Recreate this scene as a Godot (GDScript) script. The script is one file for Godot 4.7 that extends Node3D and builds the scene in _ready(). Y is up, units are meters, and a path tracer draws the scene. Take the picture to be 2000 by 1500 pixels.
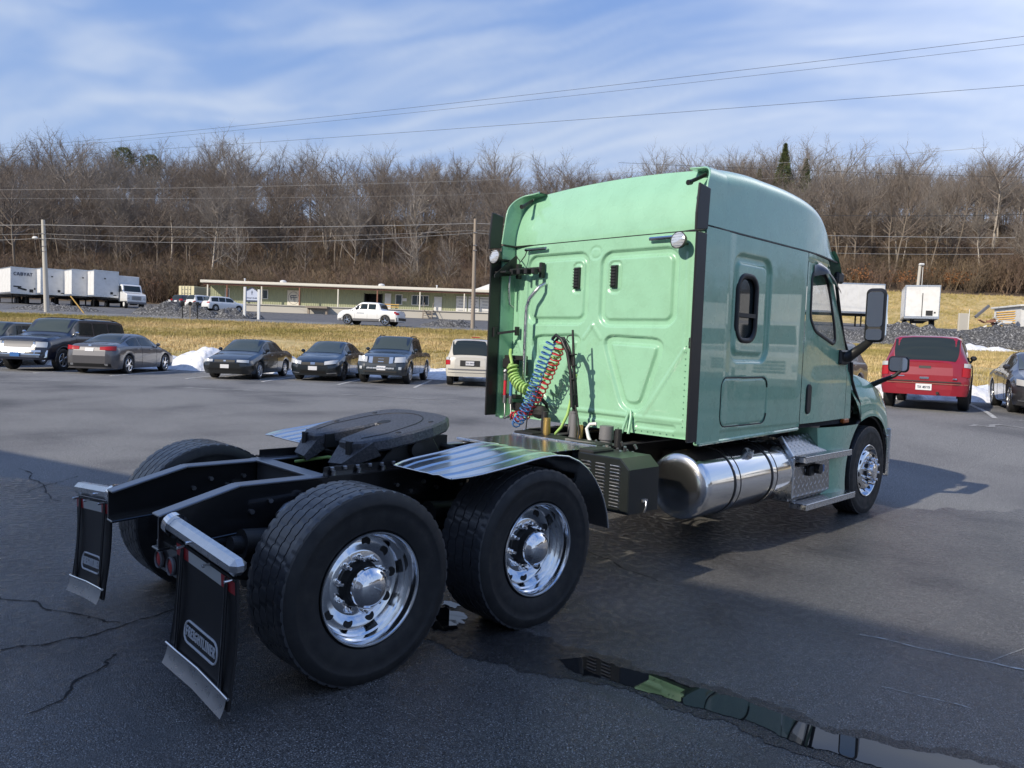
extends Node3D
# A mint green semi tractor on a damp asphalt lot; x = truck's right, y = up, -z = truck's front (metres).
# Far things are placed in a "site" frame turned 45.5 degrees: across = along the far rows, deep = away from the lot.

const SITE_YAW := 0.7942
var rng := RandomNumberGenerator.new()
var taken := {}
var M := {}

class B:
	var st := SurfaceTool.new()
	var g := 1
	var mir := false
	func _init():
		st.begin(Mesh.PRIMITIVE_TRIANGLES)
		st.set_smooth_group(-1)
	func sm():
		g += 1
		st.set_smooth_group(g)
	func fl():
		st.set_smooth_group(-1)
	func tri(a: Vector3, b: Vector3, c: Vector3):
		if mir:
			st.add_vertex(Vector3(-a.x, a.y, a.z)); st.add_vertex(Vector3(-b.x, b.y, b.z)); st.add_vertex(Vector3(-c.x, c.y, c.z))
		else:
			st.add_vertex(a); st.add_vertex(c); st.add_vertex(b)
	func quad(a: Vector3, b: Vector3, c: Vector3, d: Vector3):
		tri(a, b, c); tri(a, c, d)
	func face(pts: Array, mid: Vector3):
		var n: Vector3 = (pts[1] - pts[0]).cross(pts[2] - pts[0])
		var c := Vector3.ZERO
		for p in pts: c += p
		if n.dot(c / pts.size() - mid) < 0.0: pts.reverse()
		for i in range(1, pts.size() - 1): tri(pts[0], pts[i], pts[i + 1])
	func box(c: Vector3, s: Vector3, bas := Basis(), bev := 0.0):
		fl()
		var h := s * 0.5
		bev = minf(bev, minf(h.x, minf(h.y, h.z)) * 0.9)
		var v := func(sx, sy, sz, ax):
			return c + bas * Vector3(sx * (h.x - (0.0 if ax == 0 else bev)), sy * (h.y - (0.0 if ax == 1 else bev)), sz * (h.z - (0.0 if ax == 2 else bev)))
		for q in [-1, 1]:
			face([v.call(q, -1, -1, 0), v.call(q, 1, -1, 0), v.call(q, 1, 1, 0), v.call(q, -1, 1, 0)], c)
			face([v.call(-1, q, -1, 1), v.call(1, q, -1, 1), v.call(1, q, 1, 1), v.call(-1, q, 1, 1)], c)
			face([v.call(-1, -1, q, 2), v.call(1, -1, q, 2), v.call(1, 1, q, 2), v.call(-1, 1, q, 2)], c)
		if bev > 0.0:
			for p in [-1, 1]:
				for q in [-1, 1]:
					face([v.call(p, q, -1, 0), v.call(p, q, 1, 0), v.call(p, q, 1, 1), v.call(p, q, -1, 1)], c)
					face([v.call(p, -1, q, 0), v.call(p, 1, q, 0), v.call(p, 1, q, 2), v.call(p, -1, q, 2)], c)
					face([v.call(-1, p, q, 1), v.call(1, p, q, 1), v.call(1, p, q, 2), v.call(-1, p, q, 2)], c)
					for r in [-1, 1]:
						face([v.call(p, q, r, 0), v.call(p, q, r, 1), v.call(p, q, r, 2)], c)
	func bar(a: Vector3, b: Vector3, w: float, h: float, bev := 0.0, up := Vector3.UP):
		var d := (b - a).normalized()
		if absf(d.dot(up)) > 0.95: up = Vector3.RIGHT
		var x := up.cross(d).normalized()
		box((a + b) * 0.5, Vector3(w, h, a.distance_to(b)), Basis(x, d.cross(x), d), bev)
	func tube(pts: Array, r, n := 8, caps := true):
		sm()
		var m := pts.size()
		var up := Vector3.UP
		var d0: Vector3 = (pts[1] - pts[0]).normalized()
		if absf(d0.dot(up)) > 0.9: up = Vector3.RIGHT
		var x := up.cross(d0).normalized()
		var rings := []
		for i in m:
			var d: Vector3 = (pts[mini(i + 1, m - 1)] - pts[maxi(i - 1, 0)]).normalized()
			x = (x - d * x.dot(d)).normalized()
			var y := d.cross(x)
			var rr: float = r if not r is Array else r[i]
			var ring := []
			for k in n:
				var a := TAU * k / n
				ring.append(pts[i] + (x * cos(a) + y * sin(a)) * rr)
			rings.append(ring)
		for i in m - 1:
			for k in n:
				var k2 := (k + 1) % n
				quad(rings[i][k], rings[i][k2], rings[i + 1][k2], rings[i + 1][k])
		if caps:
			fl()
			for k in range(1, n - 1):
				tri(rings[0][0], rings[0][k + 1], rings[0][k])
				tri(rings[m - 1][0], rings[m - 1][k], rings[m - 1][k + 1])
	func lathe(prof: Array, xf := Transform3D(), n := 32, a0 := 0.0, a1 := TAU):
		sm()
		for k in prof.size() - 1:
			if k > 0:
				var e: Vector2 = prof[k] - prof[k - 1]
				var f: Vector2 = prof[k + 1] - prof[k]
				if absf(e.angle_to(f)) > 0.6: sm()
			for i in n:
				var a := lerpf(a0, a1, float(i) / n)
				var b := lerpf(a0, a1, float(i + 1) / n)
				var p = prof[k]
				var q = prof[k + 1]
				var A := xf * Vector3(p.x * cos(a), p.y, -p.x * sin(a))
				var Bb := xf * Vector3(p.x * cos(b), p.y, -p.x * sin(b))
				var C := xf * Vector3(q.x * cos(b), q.y, -q.x * sin(b))
				var D := xf * Vector3(q.x * cos(a), q.y, -q.x * sin(a))
				if p.x > 0.00001: tri(A, Bb, C)
				if q.x > 0.00001: tri(A, C, D)
	func cyl(a: Vector3, b: Vector3, r: float, n := 16, r2 := -1.0):
		if r2 < 0: r2 = r
		var d := (b - a).normalized()
		var x := (Vector3.RIGHT if absf(d.x) < 0.8 else Vector3.UP).cross(d).normalized()
		lathe([Vector2(0, 0), Vector2(r, 0), Vector2(r2, a.distance_to(b)), Vector2(0, a.distance_to(b))], Transform3D(Basis(x, d, x.cross(d)), a), n)
	func ball(c: Vector3, r: Vector3, n := 14):
		var pr := []
		for i in n / 2 + 1: pr.append(Vector2(cos(PI * i / (n / 2) - PI / 2), sin(PI * i / (n / 2) - PI / 2)))
		lathe(pr, Transform3D(Basis.from_scale(r), c), n)
	func prism(poly: PackedVector2Array, xf: Transform3D, depth: float, bev := 0.0):
		fl()
		var n := poly.size()
		if Geometry2D.is_polygon_clockwise(poly): poly.reverse()
		var inn := PackedVector2Array()
		for i in n:
			var d1 := (poly[i] - poly[(i + n - 1) % n]).normalized()
			var d2 := (poly[(i + 1) % n] - poly[i]).normalized()
			var nn := Vector2(-d1.y - d2.y, d1.x + d2.x)
			nn = nn.normalized() / maxf(0.35, nn.length() * 0.5) if nn.length() > 0.01 else Vector2.ZERO
			inn.append(poly[i] + nn * bev)
		var ix := Geometry2D.triangulate_polygon(poly)
		for k in range(0, ix.size(), 3):
			var a := inn[ix[k]]; var b := inn[ix[k + 1]]; var c := inn[ix[k + 2]]
			if (b - a).cross(c - a) < 0: var t2 := b; b = c; c = t2
			tri(xf * Vector3(a.x, a.y, depth), xf * Vector3(b.x, b.y, depth), xf * Vector3(c.x, c.y, depth))
			tri(xf * Vector3(a.x, a.y, 0), xf * Vector3(c.x, c.y, 0), xf * Vector3(b.x, b.y, 0))
		for i in n:
			var j := (i + 1) % n
			var P := func(v: Vector2, z: float): return xf * Vector3(v.x, v.y, z)
			if bev > 0.0:
				quad(P.call(poly[i], bev), P.call(poly[j], bev), P.call(poly[j], depth - bev), P.call(poly[i], depth - bev))
				quad(P.call(poly[i], depth - bev), P.call(poly[j], depth - bev), P.call(inn[j], depth), P.call(inn[i], depth))
				quad(P.call(inn[i], 0), P.call(inn[j], 0), P.call(poly[j], bev), P.call(poly[i], bev))
			else:
				quad(P.call(poly[i], 0), P.call(poly[j], 0), P.call(poly[j], depth), P.call(poly[i], depth))
	func grid(nu: int, nv: int, f: Callable, skip = null, flat := false):
		if flat: fl()
		else: sm()
		var p := []
		for i in nu + 1:
			var row := []
			for j in nv + 1: row.append(f.call(float(i) / nu, float(j) / nv))
			p.append(row)
		for i in nu:
			for j in nv:
				if skip != null and skip.call((i + 0.5) / nu, (j + 0.5) / nv): continue
				quad(p[i][j], p[i + 1][j], p[i + 1][j + 1], p[i][j + 1])
	func done() -> ArrayMesh:
		st.generate_normals()
		st.index()
		return st.commit()

func V(x: float, y: float, s: float) -> Vector3:
	return Vector3(x, y, -s)
func site(across: float, deep: float, y := 0.0) -> Vector3:
	return Vector3(4.402 + 0.7009 * across - 0.7133 * deep, y, -(-2.201 + 0.7133 * across + 0.7009 * deep))
func sstep(a: float, b: float, x: float) -> float:
	var t := clampf((x - a) / (b - a), 0.0, 1.0)
	return t * t * (3.0 - 2.0 * t)
func curve(pts: Array, x: float) -> float:   # smooth interpolation through (x, y) points
	if x <= pts[0].x: return pts[0].y
	for i in pts.size() - 1:
		if x <= pts[i + 1].x:
			var p0: Vector2 = pts[maxi(i - 1, 0)]
			var p1: Vector2 = pts[i]
			var p2: Vector2 = pts[i + 1]
			var p3: Vector2 = pts[mini(i + 2, pts.size() - 1)]
			var m1 := (p2.y - p0.y) / maxf(p2.x - p0.x, 0.001)
			var m2 := (p3.y - p1.y) / maxf(p3.x - p1.x, 0.001)
			var d := p2.x - p1.x
			var s := (p2.y - p1.y) / d
			if s == 0.0: m1 = 0.0; m2 = 0.0
			else:
				m1 = clampf(m1 / s, 0.0, 3.0) * s; m2 = clampf(m2 / s, 0.0, 3.0) * s
			var t := (x - p1.x) / d
			return (2*t*t*t - 3*t*t + 1) * p1.y + (t*t*t - 2*t*t + t) * d * m1 + (-2*t*t*t + 3*t*t) * p2.y + (t*t*t - t*t) * d * m2
	return pts[-1].y
func line(pts: Array, x: float) -> float:
	if x <= pts[0].x: return pts[0].y
	for i in pts.size() - 1:
		if x <= pts[i + 1].x: return lerpf(pts[i].y, pts[i + 1].y, (x - pts[i].x) / (pts[i + 1].x - pts[i].x))
	return pts[-1].y
func rrect(cx: float, cy: float, w: float, h: float, r: float, n := 6) -> PackedVector2Array:
	var o := PackedVector2Array()
	for q in 4:
		var c := Vector2(cx + (w / 2 - r) * [1, -1, -1, 1][q], cy + (h / 2 - r) * [1, 1, -1, -1][q])
		for i in n + 1: o.append(c + Vector2.from_angle(PI / 2 * (q + float(i) / n)) * r)
	return o
func soften(poly: PackedVector2Array, r: float, n := 5) -> PackedVector2Array:   # rounds the corners of a polygon
	var o := PackedVector2Array()
	var m := poly.size()
	for i in m:
		var p := poly[i]
		var a := (poly[(i + m - 1) % m] - p)
		var b := (poly[(i + 1) % m] - p)
		var k := minf(r, minf(a.length(), b.length()) * 0.48)
		var A := p + a.normalized() * k
		var C := p + b.normalized() * k
		for j in n + 1:
			var t := float(j) / n
			o.append(A.lerp(p, t).lerp(p.lerp(C, t), t))
	return o
func sdbox(x: float, y: float, x0: float, x1: float, y0: float, y1: float, r: float) -> float:   # distance inside (positive)
	var q := Vector2(absf(x - (x0 + x1) / 2) - (x1 - x0) / 2 + r, absf(y - (y0 + y1) / 2) - (y1 - y0) / 2 + r)
	return -(Vector2(maxf(q.x, 0), maxf(q.y, 0)).length() + minf(maxf(q.x, q.y), 0.0) - r)
func sdpoly(p: Vector2, poly: PackedVector2Array) -> float:
	var d := 1e9
	for i in poly.size():
		d = minf(d, p.distance_to(Geometry2D.get_closest_point_to_segment(p, poly[i], poly[(i + 1) % poly.size()])))
	return d if Geometry2D.is_point_in_polygon(p, poly) else -d

func numbered(n: String) -> String:
	taken[n] = taken.get(n, -1) + 1
	return n if taken[n] == 0 else "%s_%03d" % [n, taken[n]]
func tag(o: Node, label: String, category := "", group := "", kind := ""):
	if label: o.set_meta("label", label)
	if category: o.set_meta("category", category)
	if group: o.set_meta("group", group)
	if kind: o.set_meta("kind", kind)
func thing(called: String, label: String, category: String, at := Vector3.ZERO, yaw := 0.0, group := "") -> Node3D:
	var o := Node3D.new()
	o.name = numbered(called)
	add_child(o)
	o.position = at
	o.rotation.y = yaw
	tag(o, label, category, group)
	return o
func put(called: String, mesh: Mesh, m: Material, parent: Node = null, xf := Transform3D()) -> MeshInstance3D:
	var o := MeshInstance3D.new()
	o.name = called if parent else numbered(called)
	o.mesh = mesh
	o.material_override = null
	for i in mesh.get_surface_count(): o.set_surface_override_material(i, m)
	o.transform = xf
	if parent: parent.add_child(o, true)
	else: add_child(o)
	return o
func part(called: String, b: B, m: Material, parent: Node = null, xf := Transform3D()) -> MeshInstance3D:
	return put(called, b.done(), m, parent, xf)
func struct(called: String, b: B, m: Material, label := "") -> MeshInstance3D:
	var o := part(called, b, m)
	tag(o, label, "", "", "structure")
	return o
func copy_thing(o: Node3D, label: String, at: Vector3, yaw: float) -> Node3D:
	var c: Node3D = o.duplicate()
	c.name = numbered(str(o.name))
	add_child(c)
	c.position = at
	c.rotation.y = yaw
	if label: c.set_meta("label", label)
	return c

func lin(r: float, g: float, b: float) -> Color:
	return Color(r, g, b).linear_to_srgb()
func mat(key: String, c: Color, rough := 0.6, metal := 0.0, spec := 0.5) -> StandardMaterial3D:
	var m := StandardMaterial3D.new()
	m.resource_name = key
	m.albedo_color = c
	m.roughness = rough
	m.metallic = metal
	m.metallic_specular = spec
	M[key] = m
	return m
func paint(key: String, c: Color, rough := 0.35, metal := 0.0) -> StandardMaterial3D:
	var m := mat(key, c, rough, metal)
	m.clearcoat_enabled = true
	m.clearcoat = 1.0
	m.clearcoat_roughness = 0.03
	return m
func noise(sd: int, freq: float, oct := 4, type := FastNoiseLite.TYPE_SIMPLEX_SMOOTH) -> FastNoiseLite:
	var n := FastNoiseLite.new()
	n.seed = sd
	n.frequency = freq
	n.noise_type = type
	n.fractal_octaves = oct
	return n
func tex(im: Image) -> ImageTexture:
	return ImageTexture.create_from_image(im)
func ramp_tex(size: int, n: FastNoiseLite, stops: Array, n2: FastNoiseLite = null, mixw := 0.4) -> ImageTexture:   # colours (linear) along noise
	var a := n.get_seamless_image(size, size)
	a.convert(Image.FORMAT_L8)
	var d := a.get_data()
	var e := PackedByteArray()
	if n2:
		var b := n2.get_seamless_image(size, size)
		b.convert(Image.FORMAT_L8)
		e = b.get_data()
	var lut := PackedByteArray()
	for i in 256:
		var t := i / 255.0 * (stops.size() - 1)
		var k := mini(int(t), stops.size() - 2)
		var c: Color = (stops[k] as Color).lerp(stops[k + 1], t - k)
		lut.append_array(PackedByteArray([int(c.r * 255), int(c.g * 255), int(c.b * 255)]))
	var o := PackedByteArray()
	o.resize(size * size * 3)
	if n2:
		for i in size * size: d[i] = int(lerpf(d[i], e[i], mixw))
	var s1 := 0.0
	var s2 := 0.0
	for i in range(0, size * size, 7):
		s1 += d[i]
		s2 += d[i] * d[i]
	var cnt := ceilf(size * size / 7.0)
	var mean := s1 / cnt
	var gain := 52.0 / maxf(sqrt(maxf(s2 / cnt - mean * mean, 1.0)), 1.0)
	for i in size * size:
		var v := clampi(int(127.0 + (d[i] - mean) * gain), 0, 255)
		o[i * 3] = lut[v * 3]; o[i * 3 + 1] = lut[v * 3 + 1]; o[i * 3 + 2] = lut[v * 3 + 2]
	return tex(Image.create_from_data(size, size, false, Image.FORMAT_RGB8, o))
func grey_tex(size: int, n: FastNoiseLite, lo: float, hi: float, n2: FastNoiseLite = null, mixw := 0.5) -> ImageTexture:
	return ramp_tex(size, n, [lin0(lo), lin0(hi)], n2, mixw)
func lin0(v: float) -> Color:   # so that the stored byte is v
	return Color(v, v, v)
func tri_planar(m: StandardMaterial3D, metres: float, world := true):
	m.uv1_triplanar = true
	m.uv1_world_triplanar = world
	m.uv1_scale = Vector3.ONE / metres

func sky_image() -> Image:
	var w := 1536
	var h := 768
	var n1 := noise(11, 0.55, 5)
	var n2 := noise(23, 0.35, 4)
	var n3 := noise(31, 1.6, 4)
	var data := PackedFloat32Array()
	data.resize(w * h * 3)
	var sun := Vector3(-0.03, 0.60, 1.0).normalized()
	for j in h:
		var lat := (0.5 - (j + 0.5) / h) * PI
		var sl := sin(lat)
		var cl := cos(lat)
		var base := Vector3(0.57, 0.71, 0.90).lerp(Vector3(0.125, 0.285, 0.69), pow(clampf(sl * 1.9, 0, 1), 0.75))
		base = base.lerp(Vector3(0.085, 0.21, 0.58), clampf((sl - 0.45) / 0.5, 0, 1))
		for i in w:
			var k := (j * w + i) * 3
			if sl < -0.01:
				data[k] = 0.10; data[k + 1] = 0.095; data[k + 2] = 0.09
				continue
			var lon := ((i + 0.5) / w - 0.5) * TAU
			var d := Vector3(sin(lon) * cl, sl, -cos(lon) * cl)
			var q := Vector2(d.x, d.z) / (sl + 0.16)
			var a := q.rotated(0.42)
			var wob := n2.get_noise_2d(a.x * 1.0, a.y * 1.0)
			var c := n1.get_noise_2d(a.x * 1.7 + wob * 1.2, a.y * 7.5 + wob * 2.6) * 0.45 + n3.get_noise_2d(a.x * 1.3 + wob, a.y * 6.0 + wob * 2.0) * 0.33 + n2.get_noise_2d(a.x * 1.3 + 9.0, a.y * 1.4 + 4.0) * 0.6
			var cov := smoothstep(-0.40, 0.75, c) * 0.70
			var col := base.lerp(Vector3(0.69, 0.77, 0.90), cov)
			var g := maxf(d.dot(sun), 0.0)
			col += Vector3(1.0, 0.95, 0.88) * (0.45 * pow(g, 12) + 1.6 * pow(g, 90))
			data[k] = col.x; data[k + 1] = col.y; data[k + 2] = col.z
	return Image.create_from_data(w, h, false, Image.FORMAT_RGBF, data.to_byte_array())

func make_view():
	var cam := Camera3D.new()
	cam.name = "camera"
	add_child(cam)
	cam.look_at_from_position(Vector3(4.402, 1.794, 2.201), Vector3(4.402, 1.794, 2.201) + Vector3(-0.71228, -0.0526, -0.69992), Vector3(-0.06417, 0.99789, -0.0097))
	cam.fov = 54.19
	cam.near = 0.05
	cam.far = 2000.0
	cam.current = true
	var env := Environment.new()
	env.background_mode = Environment.BG_SKY
	var sk := Sky.new()
	var pm := PanoramaSkyMaterial.new()
	pm.panorama = ImageTexture.create_from_image(sky_image())
	sk.sky_material = pm
	env.sky = sk
	env.background_energy_multiplier = 1.0
	env.tonemap_mode = Environment.TONE_MAPPER_LINEAR
	env.tonemap_exposure = 1.0
	env.sdfgi_enabled = true
	env.ssao_enabled = true
	env.ssil_enabled = true
	var we := WorldEnvironment.new()
	we.name = "world"
	we.environment = env
	add_child(we)
	var sun := DirectionalLight3D.new()
	sun.name = "sun"
	add_child(sun)
	sun.look_at_from_position(Vector3.ZERO, Vector3(0.03, -0.60, -1.0), Vector3.UP)
	sun.light_energy = 1.5
	sun.light_color = Color(1.0, 0.955, 0.88)
	sun.light_angular_distance = 0.5
	sun.shadow_enabled = true

func make_materials():
	paint("green", lin(0.305, 0.575, 0.39), 0.32)
	# faint road film on the paint
	M.green.albedo_texture = ramp_tex(512, noise(12, 0.012, 5), [lin(0.90, 0.895, 0.88), lin(0.97, 0.97, 0.968), lin(1, 1, 1)], noise(13, 0.10, 3), 0.3)
	M.green.roughness_texture = grey_tex(256, noise(14, 0.03, 4), 0.22, 0.34)
	M.green.roughness = 1.0
	M.green.clearcoat_roughness = 0.02
	tri_planar(M.green, 1.7, false)
	paint("black_paint", lin(0.012, 0.012, 0.013), 0.3)
	mat("black_plastic", lin(0.018, 0.018, 0.019), 0.45)
	mat("grime", lin(0.014, 0.014, 0.014), 0.6)
	mat("rubber", lin(0.016, 0.017, 0.019), 0.62)
	mat("tread", lin(0.048, 0.050, 0.055), 0.30)
	var rb := grey_tex(256, noise(5, 0.03, 4), 0.45, 0.75)
	M.rubber.roughness = 1.0
	M.rubber.roughness_texture = rb
	M.rubber.albedo_color = Color(1, 1, 1)
	M.rubber.albedo_texture = ramp_tex(512, noise(7, 0.015, 5), [lin(0.013, 0.0135, 0.015), lin(0.018, 0.0185, 0.02), lin(0.032, 0.031, 0.030)], noise(10, 0.2, 3), 0.3)
	tri_planar(M.rubber, 0.9, false)
	mat("extender_rubber", lin(0.02, 0.02, 0.021), 0.38)
	mat("chrome", lin(0.86, 0.86, 0.87), 0.05, 1.0)
	mat("polished", lin(0.86, 0.87, 0.88), 0.12, 1.0)
	mat("rail_top", lin(0.30, 0.31, 0.33), 0.36, 0.8)
	mat("brushed", lin(0.66, 0.67, 0.68), 0.28, 1.0)
	var br := grey_tex(256, noise(8, 0.05, 4), 0.20, 0.46)
	M.brushed.roughness = 1.0
	M.brushed.roughness_texture = br
	tri_planar(M.brushed, 0.8, false)
	mat("fender_alu", lin(0.78, 0.79, 0.80), 0.22, 1.0)
	mat("tank_end", lin(0.84, 0.84, 0.84), 0.2, 1.0)
	mat("steel", lin(0.32, 0.32, 0.33), 0.4, 0.9)
	mat("brass", lin(0.55, 0.38, 0.13), 0.4, 0.8)
	mat("grey_plastic", lin(0.16, 0.16, 0.17), 0.5)
	mat("white_plastic", lin(0.7, 0.7, 0.68), 0.4)
	mat("red", lin(0.45, 0.02, 0.02), 0.3)
	mat("hose_red", lin(0.55, 0.03, 0.05), 0.35)
	mat("hose_blue", lin(0.05, 0.16, 0.42), 0.35)
	mat("hose_green", lin(0.34, 0.55, 0.16), 0.35)
	mat("amber", lin(0.5, 0.12, 0.02), 0.25)
	mat("reflect_red", lin(0.35, 0.02, 0.025), 0.3)
	mat("reflect_white", lin(0.55, 0.57, 0.55), 0.3)
	mat("logo_white", lin(0.62, 0.64, 0.66), 0.5)
	mat("dark_box", lin(0.016, 0.019, 0.019), 0.3)
	mat("fabric", lin(0.04, 0.04, 0.045), 0.9)
	mat("mirror", lin(0.85, 0.87, 0.87), 0.02, 1.0)
	mat("dark_glass", lin(0.022, 0.030, 0.031), 0.03)
	mat("screen_glass", lin(0.055, 0.070, 0.066), 0.03)
	mat("lens", lin(0.75, 0.77, 0.78), 0.08, 0.6)
	var gl := mat("glass", Color(0.55, 0.75, 0.68, 0.16), 0.02)
	gl.transparency = BaseMaterial3D.TRANSPARENCY_ALPHA
	# cast top of the fifth wheel: dark, greasy, speckled
	var fw := mat("fifth", lin(0.30, 0.305, 0.32), 1.0, 0.5)
	fw.albedo_texture = ramp_tex(512, noise(3, 0.05, 5), [lin(0.16, 0.165, 0.175), lin(0.26, 0.265, 0.28), lin(0.42, 0.42, 0.43), lin(1, 1, 1)], noise(9, 0.45, 2), 0.6)
	fw.roughness_texture = grey_tex(512, noise(4, 0.12, 4), 0.16, 0.6)
	fw.heightmap_enabled = true
	fw.heightmap_scale = 0.5
	fw.heightmap_texture = grey_tex(512, noise(6, 0.2, 4), 0.0, 1.0)
	tri_planar(fw, 0.6, false)
	# diamond tread plate: crossed raised lozenges as relief
	var n := 256
	var hb := Image.create(n, n, false, Image.FORMAT_L8)
	for y in n:
		for x in n:
			var best := 0.0
			for k in 8:
				var cx := (k % 4) * 64.0 + 32.0
				var cy := (k / 4) * 128.0 + (64.0 if k % 2 else 0.0) + 32.0
				for sx in [-256.0, 0.0, 256.0]:
					for sy in [-256.0, 0.0, 256.0]:
						var p := Vector2(x - cx + sx, y - cy + sy).rotated(0.78 if k % 2 else -0.78)
						var e := 1.0 - Vector2(p.x / 36.0, p.y / 11.0).length()
						best = maxf(best, clampf(e * 2.2, 0, 1))
			hb.set_pixel(x, y, Color(best, best, best))
	var dp := mat("diamond", lin(0.80, 0.81, 0.82), 0.22, 1.0)
	dp.albedo_color = Color(1, 1, 1)
	var db: Image = hb.duplicate()
	db.convert(Image.FORMAT_RGB8)
	for y in n:
		for x in n:
			var q := lerpf(0.66, 0.95, hb.get_pixel(x, y).r)
			db.set_pixel(x, y, Color(q, q, q * 1.01))
	dp.albedo_texture = tex(db)
	dp.heightmap_enabled = true
	dp.heightmap_scale = 0.7
	dp.heightmap_texture = tex(hb)
	tri_planar(dp, 0.19, false)
	# asphalt, dry and damp
	var stones := noise(77, 0.22, 2, FastNoiseLite.TYPE_CELLULAR)
	stones.cellular_return_type = FastNoiseLite.RETURN_CELL_VALUE
	var grain := noise(78, 0.4, 3)
	var hgt := grey_tex(1024, noise(79, 0.16, 3, FastNoiseLite.TYPE_CELLULAR), 0.0, 1.0, noise(80, 0.3, 3), 0.55)
	var dry := mat("asphalt", Color(1, 1, 1), 0.82)
	dry.albedo_texture = ramp_tex(1024, noise(85, 0.16, 3), [lin(0.0405, 0.0405, 0.0405), lin(0.1350, 0.1337, 0.1337), lin(0.2025, 0.2025, 0.2011), lin(0.2565, 0.2552, 0.2511), lin(0.3780, 0.3753, 0.3672), lin(0.8100, 0.7965, 0.7695)], stones, 0.25)
	dry.metallic_specular = 0.32
	dry.heightmap_enabled = true
	dry.heightmap_scale = 0.8
	dry.heightmap_texture = hgt
	tri_planar(dry, 2.3)
	dry.detail_enabled = true
	dry.detail_blend_mode = BaseMaterial3D.BLEND_MODE_MUL
	var macro := noise(81, 0.012, 5)
	dry.detail_albedo = ramp_tex(512, macro, [lin(0.50, 0.51, 0.53), lin(0.80, 0.80, 0.81), lin(0.96, 0.96, 0.955), lin(1, 1, 1)])
	dry.detail_uv_layer = BaseMaterial3D.DETAIL_UV_2
	dry.uv2_triplanar = true
	dry.uv2_world_triplanar = true
	dry.uv2_scale = Vector3.ONE / 23.0
	var wet := mat("damp_asphalt", Color(1, 1, 1), 1.0)
	wet.albedo_texture = ramp_tex(1024, noise(84, 0.20, 3), [lin(0.0097, 0.0097, 0.0097), lin(0.0411, 0.0411, 0.0399), lin(0.0798, 0.0786, 0.0762), lin(0.1185, 0.1161, 0.1112), lin(0.2660, 0.2599, 0.2478), lin(0.7410, 0.7410, 0.7410)], stones, 0.25)
	wet.roughness_texture = grey_tex(1024, noise(82, 0.02, 4), 0.17, 0.44, grain, 0.5)
	wet.metallic_specular = 0.38
	wet.heightmap_enabled = true
	wet.heightmap_scale = 0.42
	wet.heightmap_texture = hgt
	tri_planar(wet, 1.9)
	wet.detail_enabled = true
	wet.detail_blend_mode = BaseMaterial3D.BLEND_MODE_MUL
	wet.detail_albedo = dry.detail_albedo
	wet.detail_uv_layer = BaseMaterial3D.DETAIL_UV_2
	wet.uv2_triplanar = true
	wet.uv2_world_triplanar = true
	wet.uv2_scale = Vector3.ONE / 9.0
	var we: StandardMaterial3D = wet.duplicate()
	we.albedo_color = Color(0.66, 0.66, 0.67)
	we.roughness = 0.85
	we.resource_name = "wet_edge"
	M.wet_edge = we
	mat("puddle", lin(0.012, 0.012, 0.012), 0.015, 0.0, 0.55)
	mat("crack", lin(0.006, 0.006, 0.006), 0.8)
	mat("faint_paint", lin(0.26, 0.26, 0.255), 0.8)
	mat("line_paint", lin(0.62, 0.62, 0.60), 0.7)
	M.line_paint.albedo_texture = ramp_tex(256, noise(40, 0.05, 4), [lin(0.25, 0.25, 0.25), lin(0.8, 0.8, 0.8), lin(1, 1, 1)])
	tri_planar(M.line_paint, 1.2)
	# land
	var gr := mat("grass_soil", Color(1, 1, 1), 0.95)
	gr.albedo_texture = ramp_tex(512, noise(50, 0.015, 5), [lin(0.2750, 0.2188, 0.0750), lin(0.4125, 0.3187, 0.1313), lin(0.5250, 0.4000, 0.1875), lin(0.6250, 0.4875, 0.2625)], noise(51, 0.2, 3), 0.45)
	tri_planar(gr, 14.0)
	var lf := mat("leaf_litter", Color(1, 1, 1), 0.95)
	lf.albedo_texture = ramp_tex(512, noise(52, 0.02, 5), [lin(0.05, 0.038, 0.027), lin(0.12, 0.085, 0.056), lin(0.19, 0.135, 0.085)], noise(53, 0.25, 3), 0.5)
	tri_planar(lf, 18.0)
	var gv := mat("gravel", Color(1, 1, 1), 0.9)
	gv.albedo_texture = ramp_tex(512, noise(54, 0.02, 5), [lin(0.07, 0.07, 0.075), lin(0.12, 0.12, 0.125), lin(0.18, 0.178, 0.172)], noise(55, 0.3, 3), 0.5)
	tri_planar(gv, 9.0)
	var sn := mat("snow", lin(0.84, 0.85, 0.87), 0.7)
	sn.albedo_texture = ramp_tex(512, noise(59, 0.02, 5), [lin(0.52, 0.49, 0.44), lin(0.88, 0.88, 0.87), lin(1, 1, 1), lin(1, 1, 1)], noise(63, 0.2, 3), 0.4)
	sn.heightmap_enabled = true
	sn.heightmap_scale = 4.0
	sn.heightmap_texture = grey_tex(256, noise(56, 0.03, 5), 0.0, 1.0)
	tri_planar(sn, 2.5)
	var rs := mat("dirty_rubble", Color(1, 1, 1), 0.9)
	rs.albedo_texture = ramp_tex(512, noise(57, 0.045, 5), [lin(0.016, 0.016, 0.018), lin(0.034, 0.034, 0.037), lin(0.052, 0.052, 0.055), lin(0.085, 0.084, 0.082), lin(0.28, 0.275, 0.265), lin(0.8, 0.8, 0.8)], noise(58, 0.15, 4), 0.45)
	tri_planar(rs, 5.0)
	mat("bark", lin(0.20, 0.165, 0.13), 0.9)
	mat("bark_pale", lin(0.44, 0.39, 0.33), 0.9)
	mat("twig", lin(0.19, 0.155, 0.128), 0.9)
	mat("twig_grey", lin(0.25, 0.22, 0.192), 0.9)
	mat("brush", Color(1, 1, 1), 0.9).vertex_color_use_as_albedo = true
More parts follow.
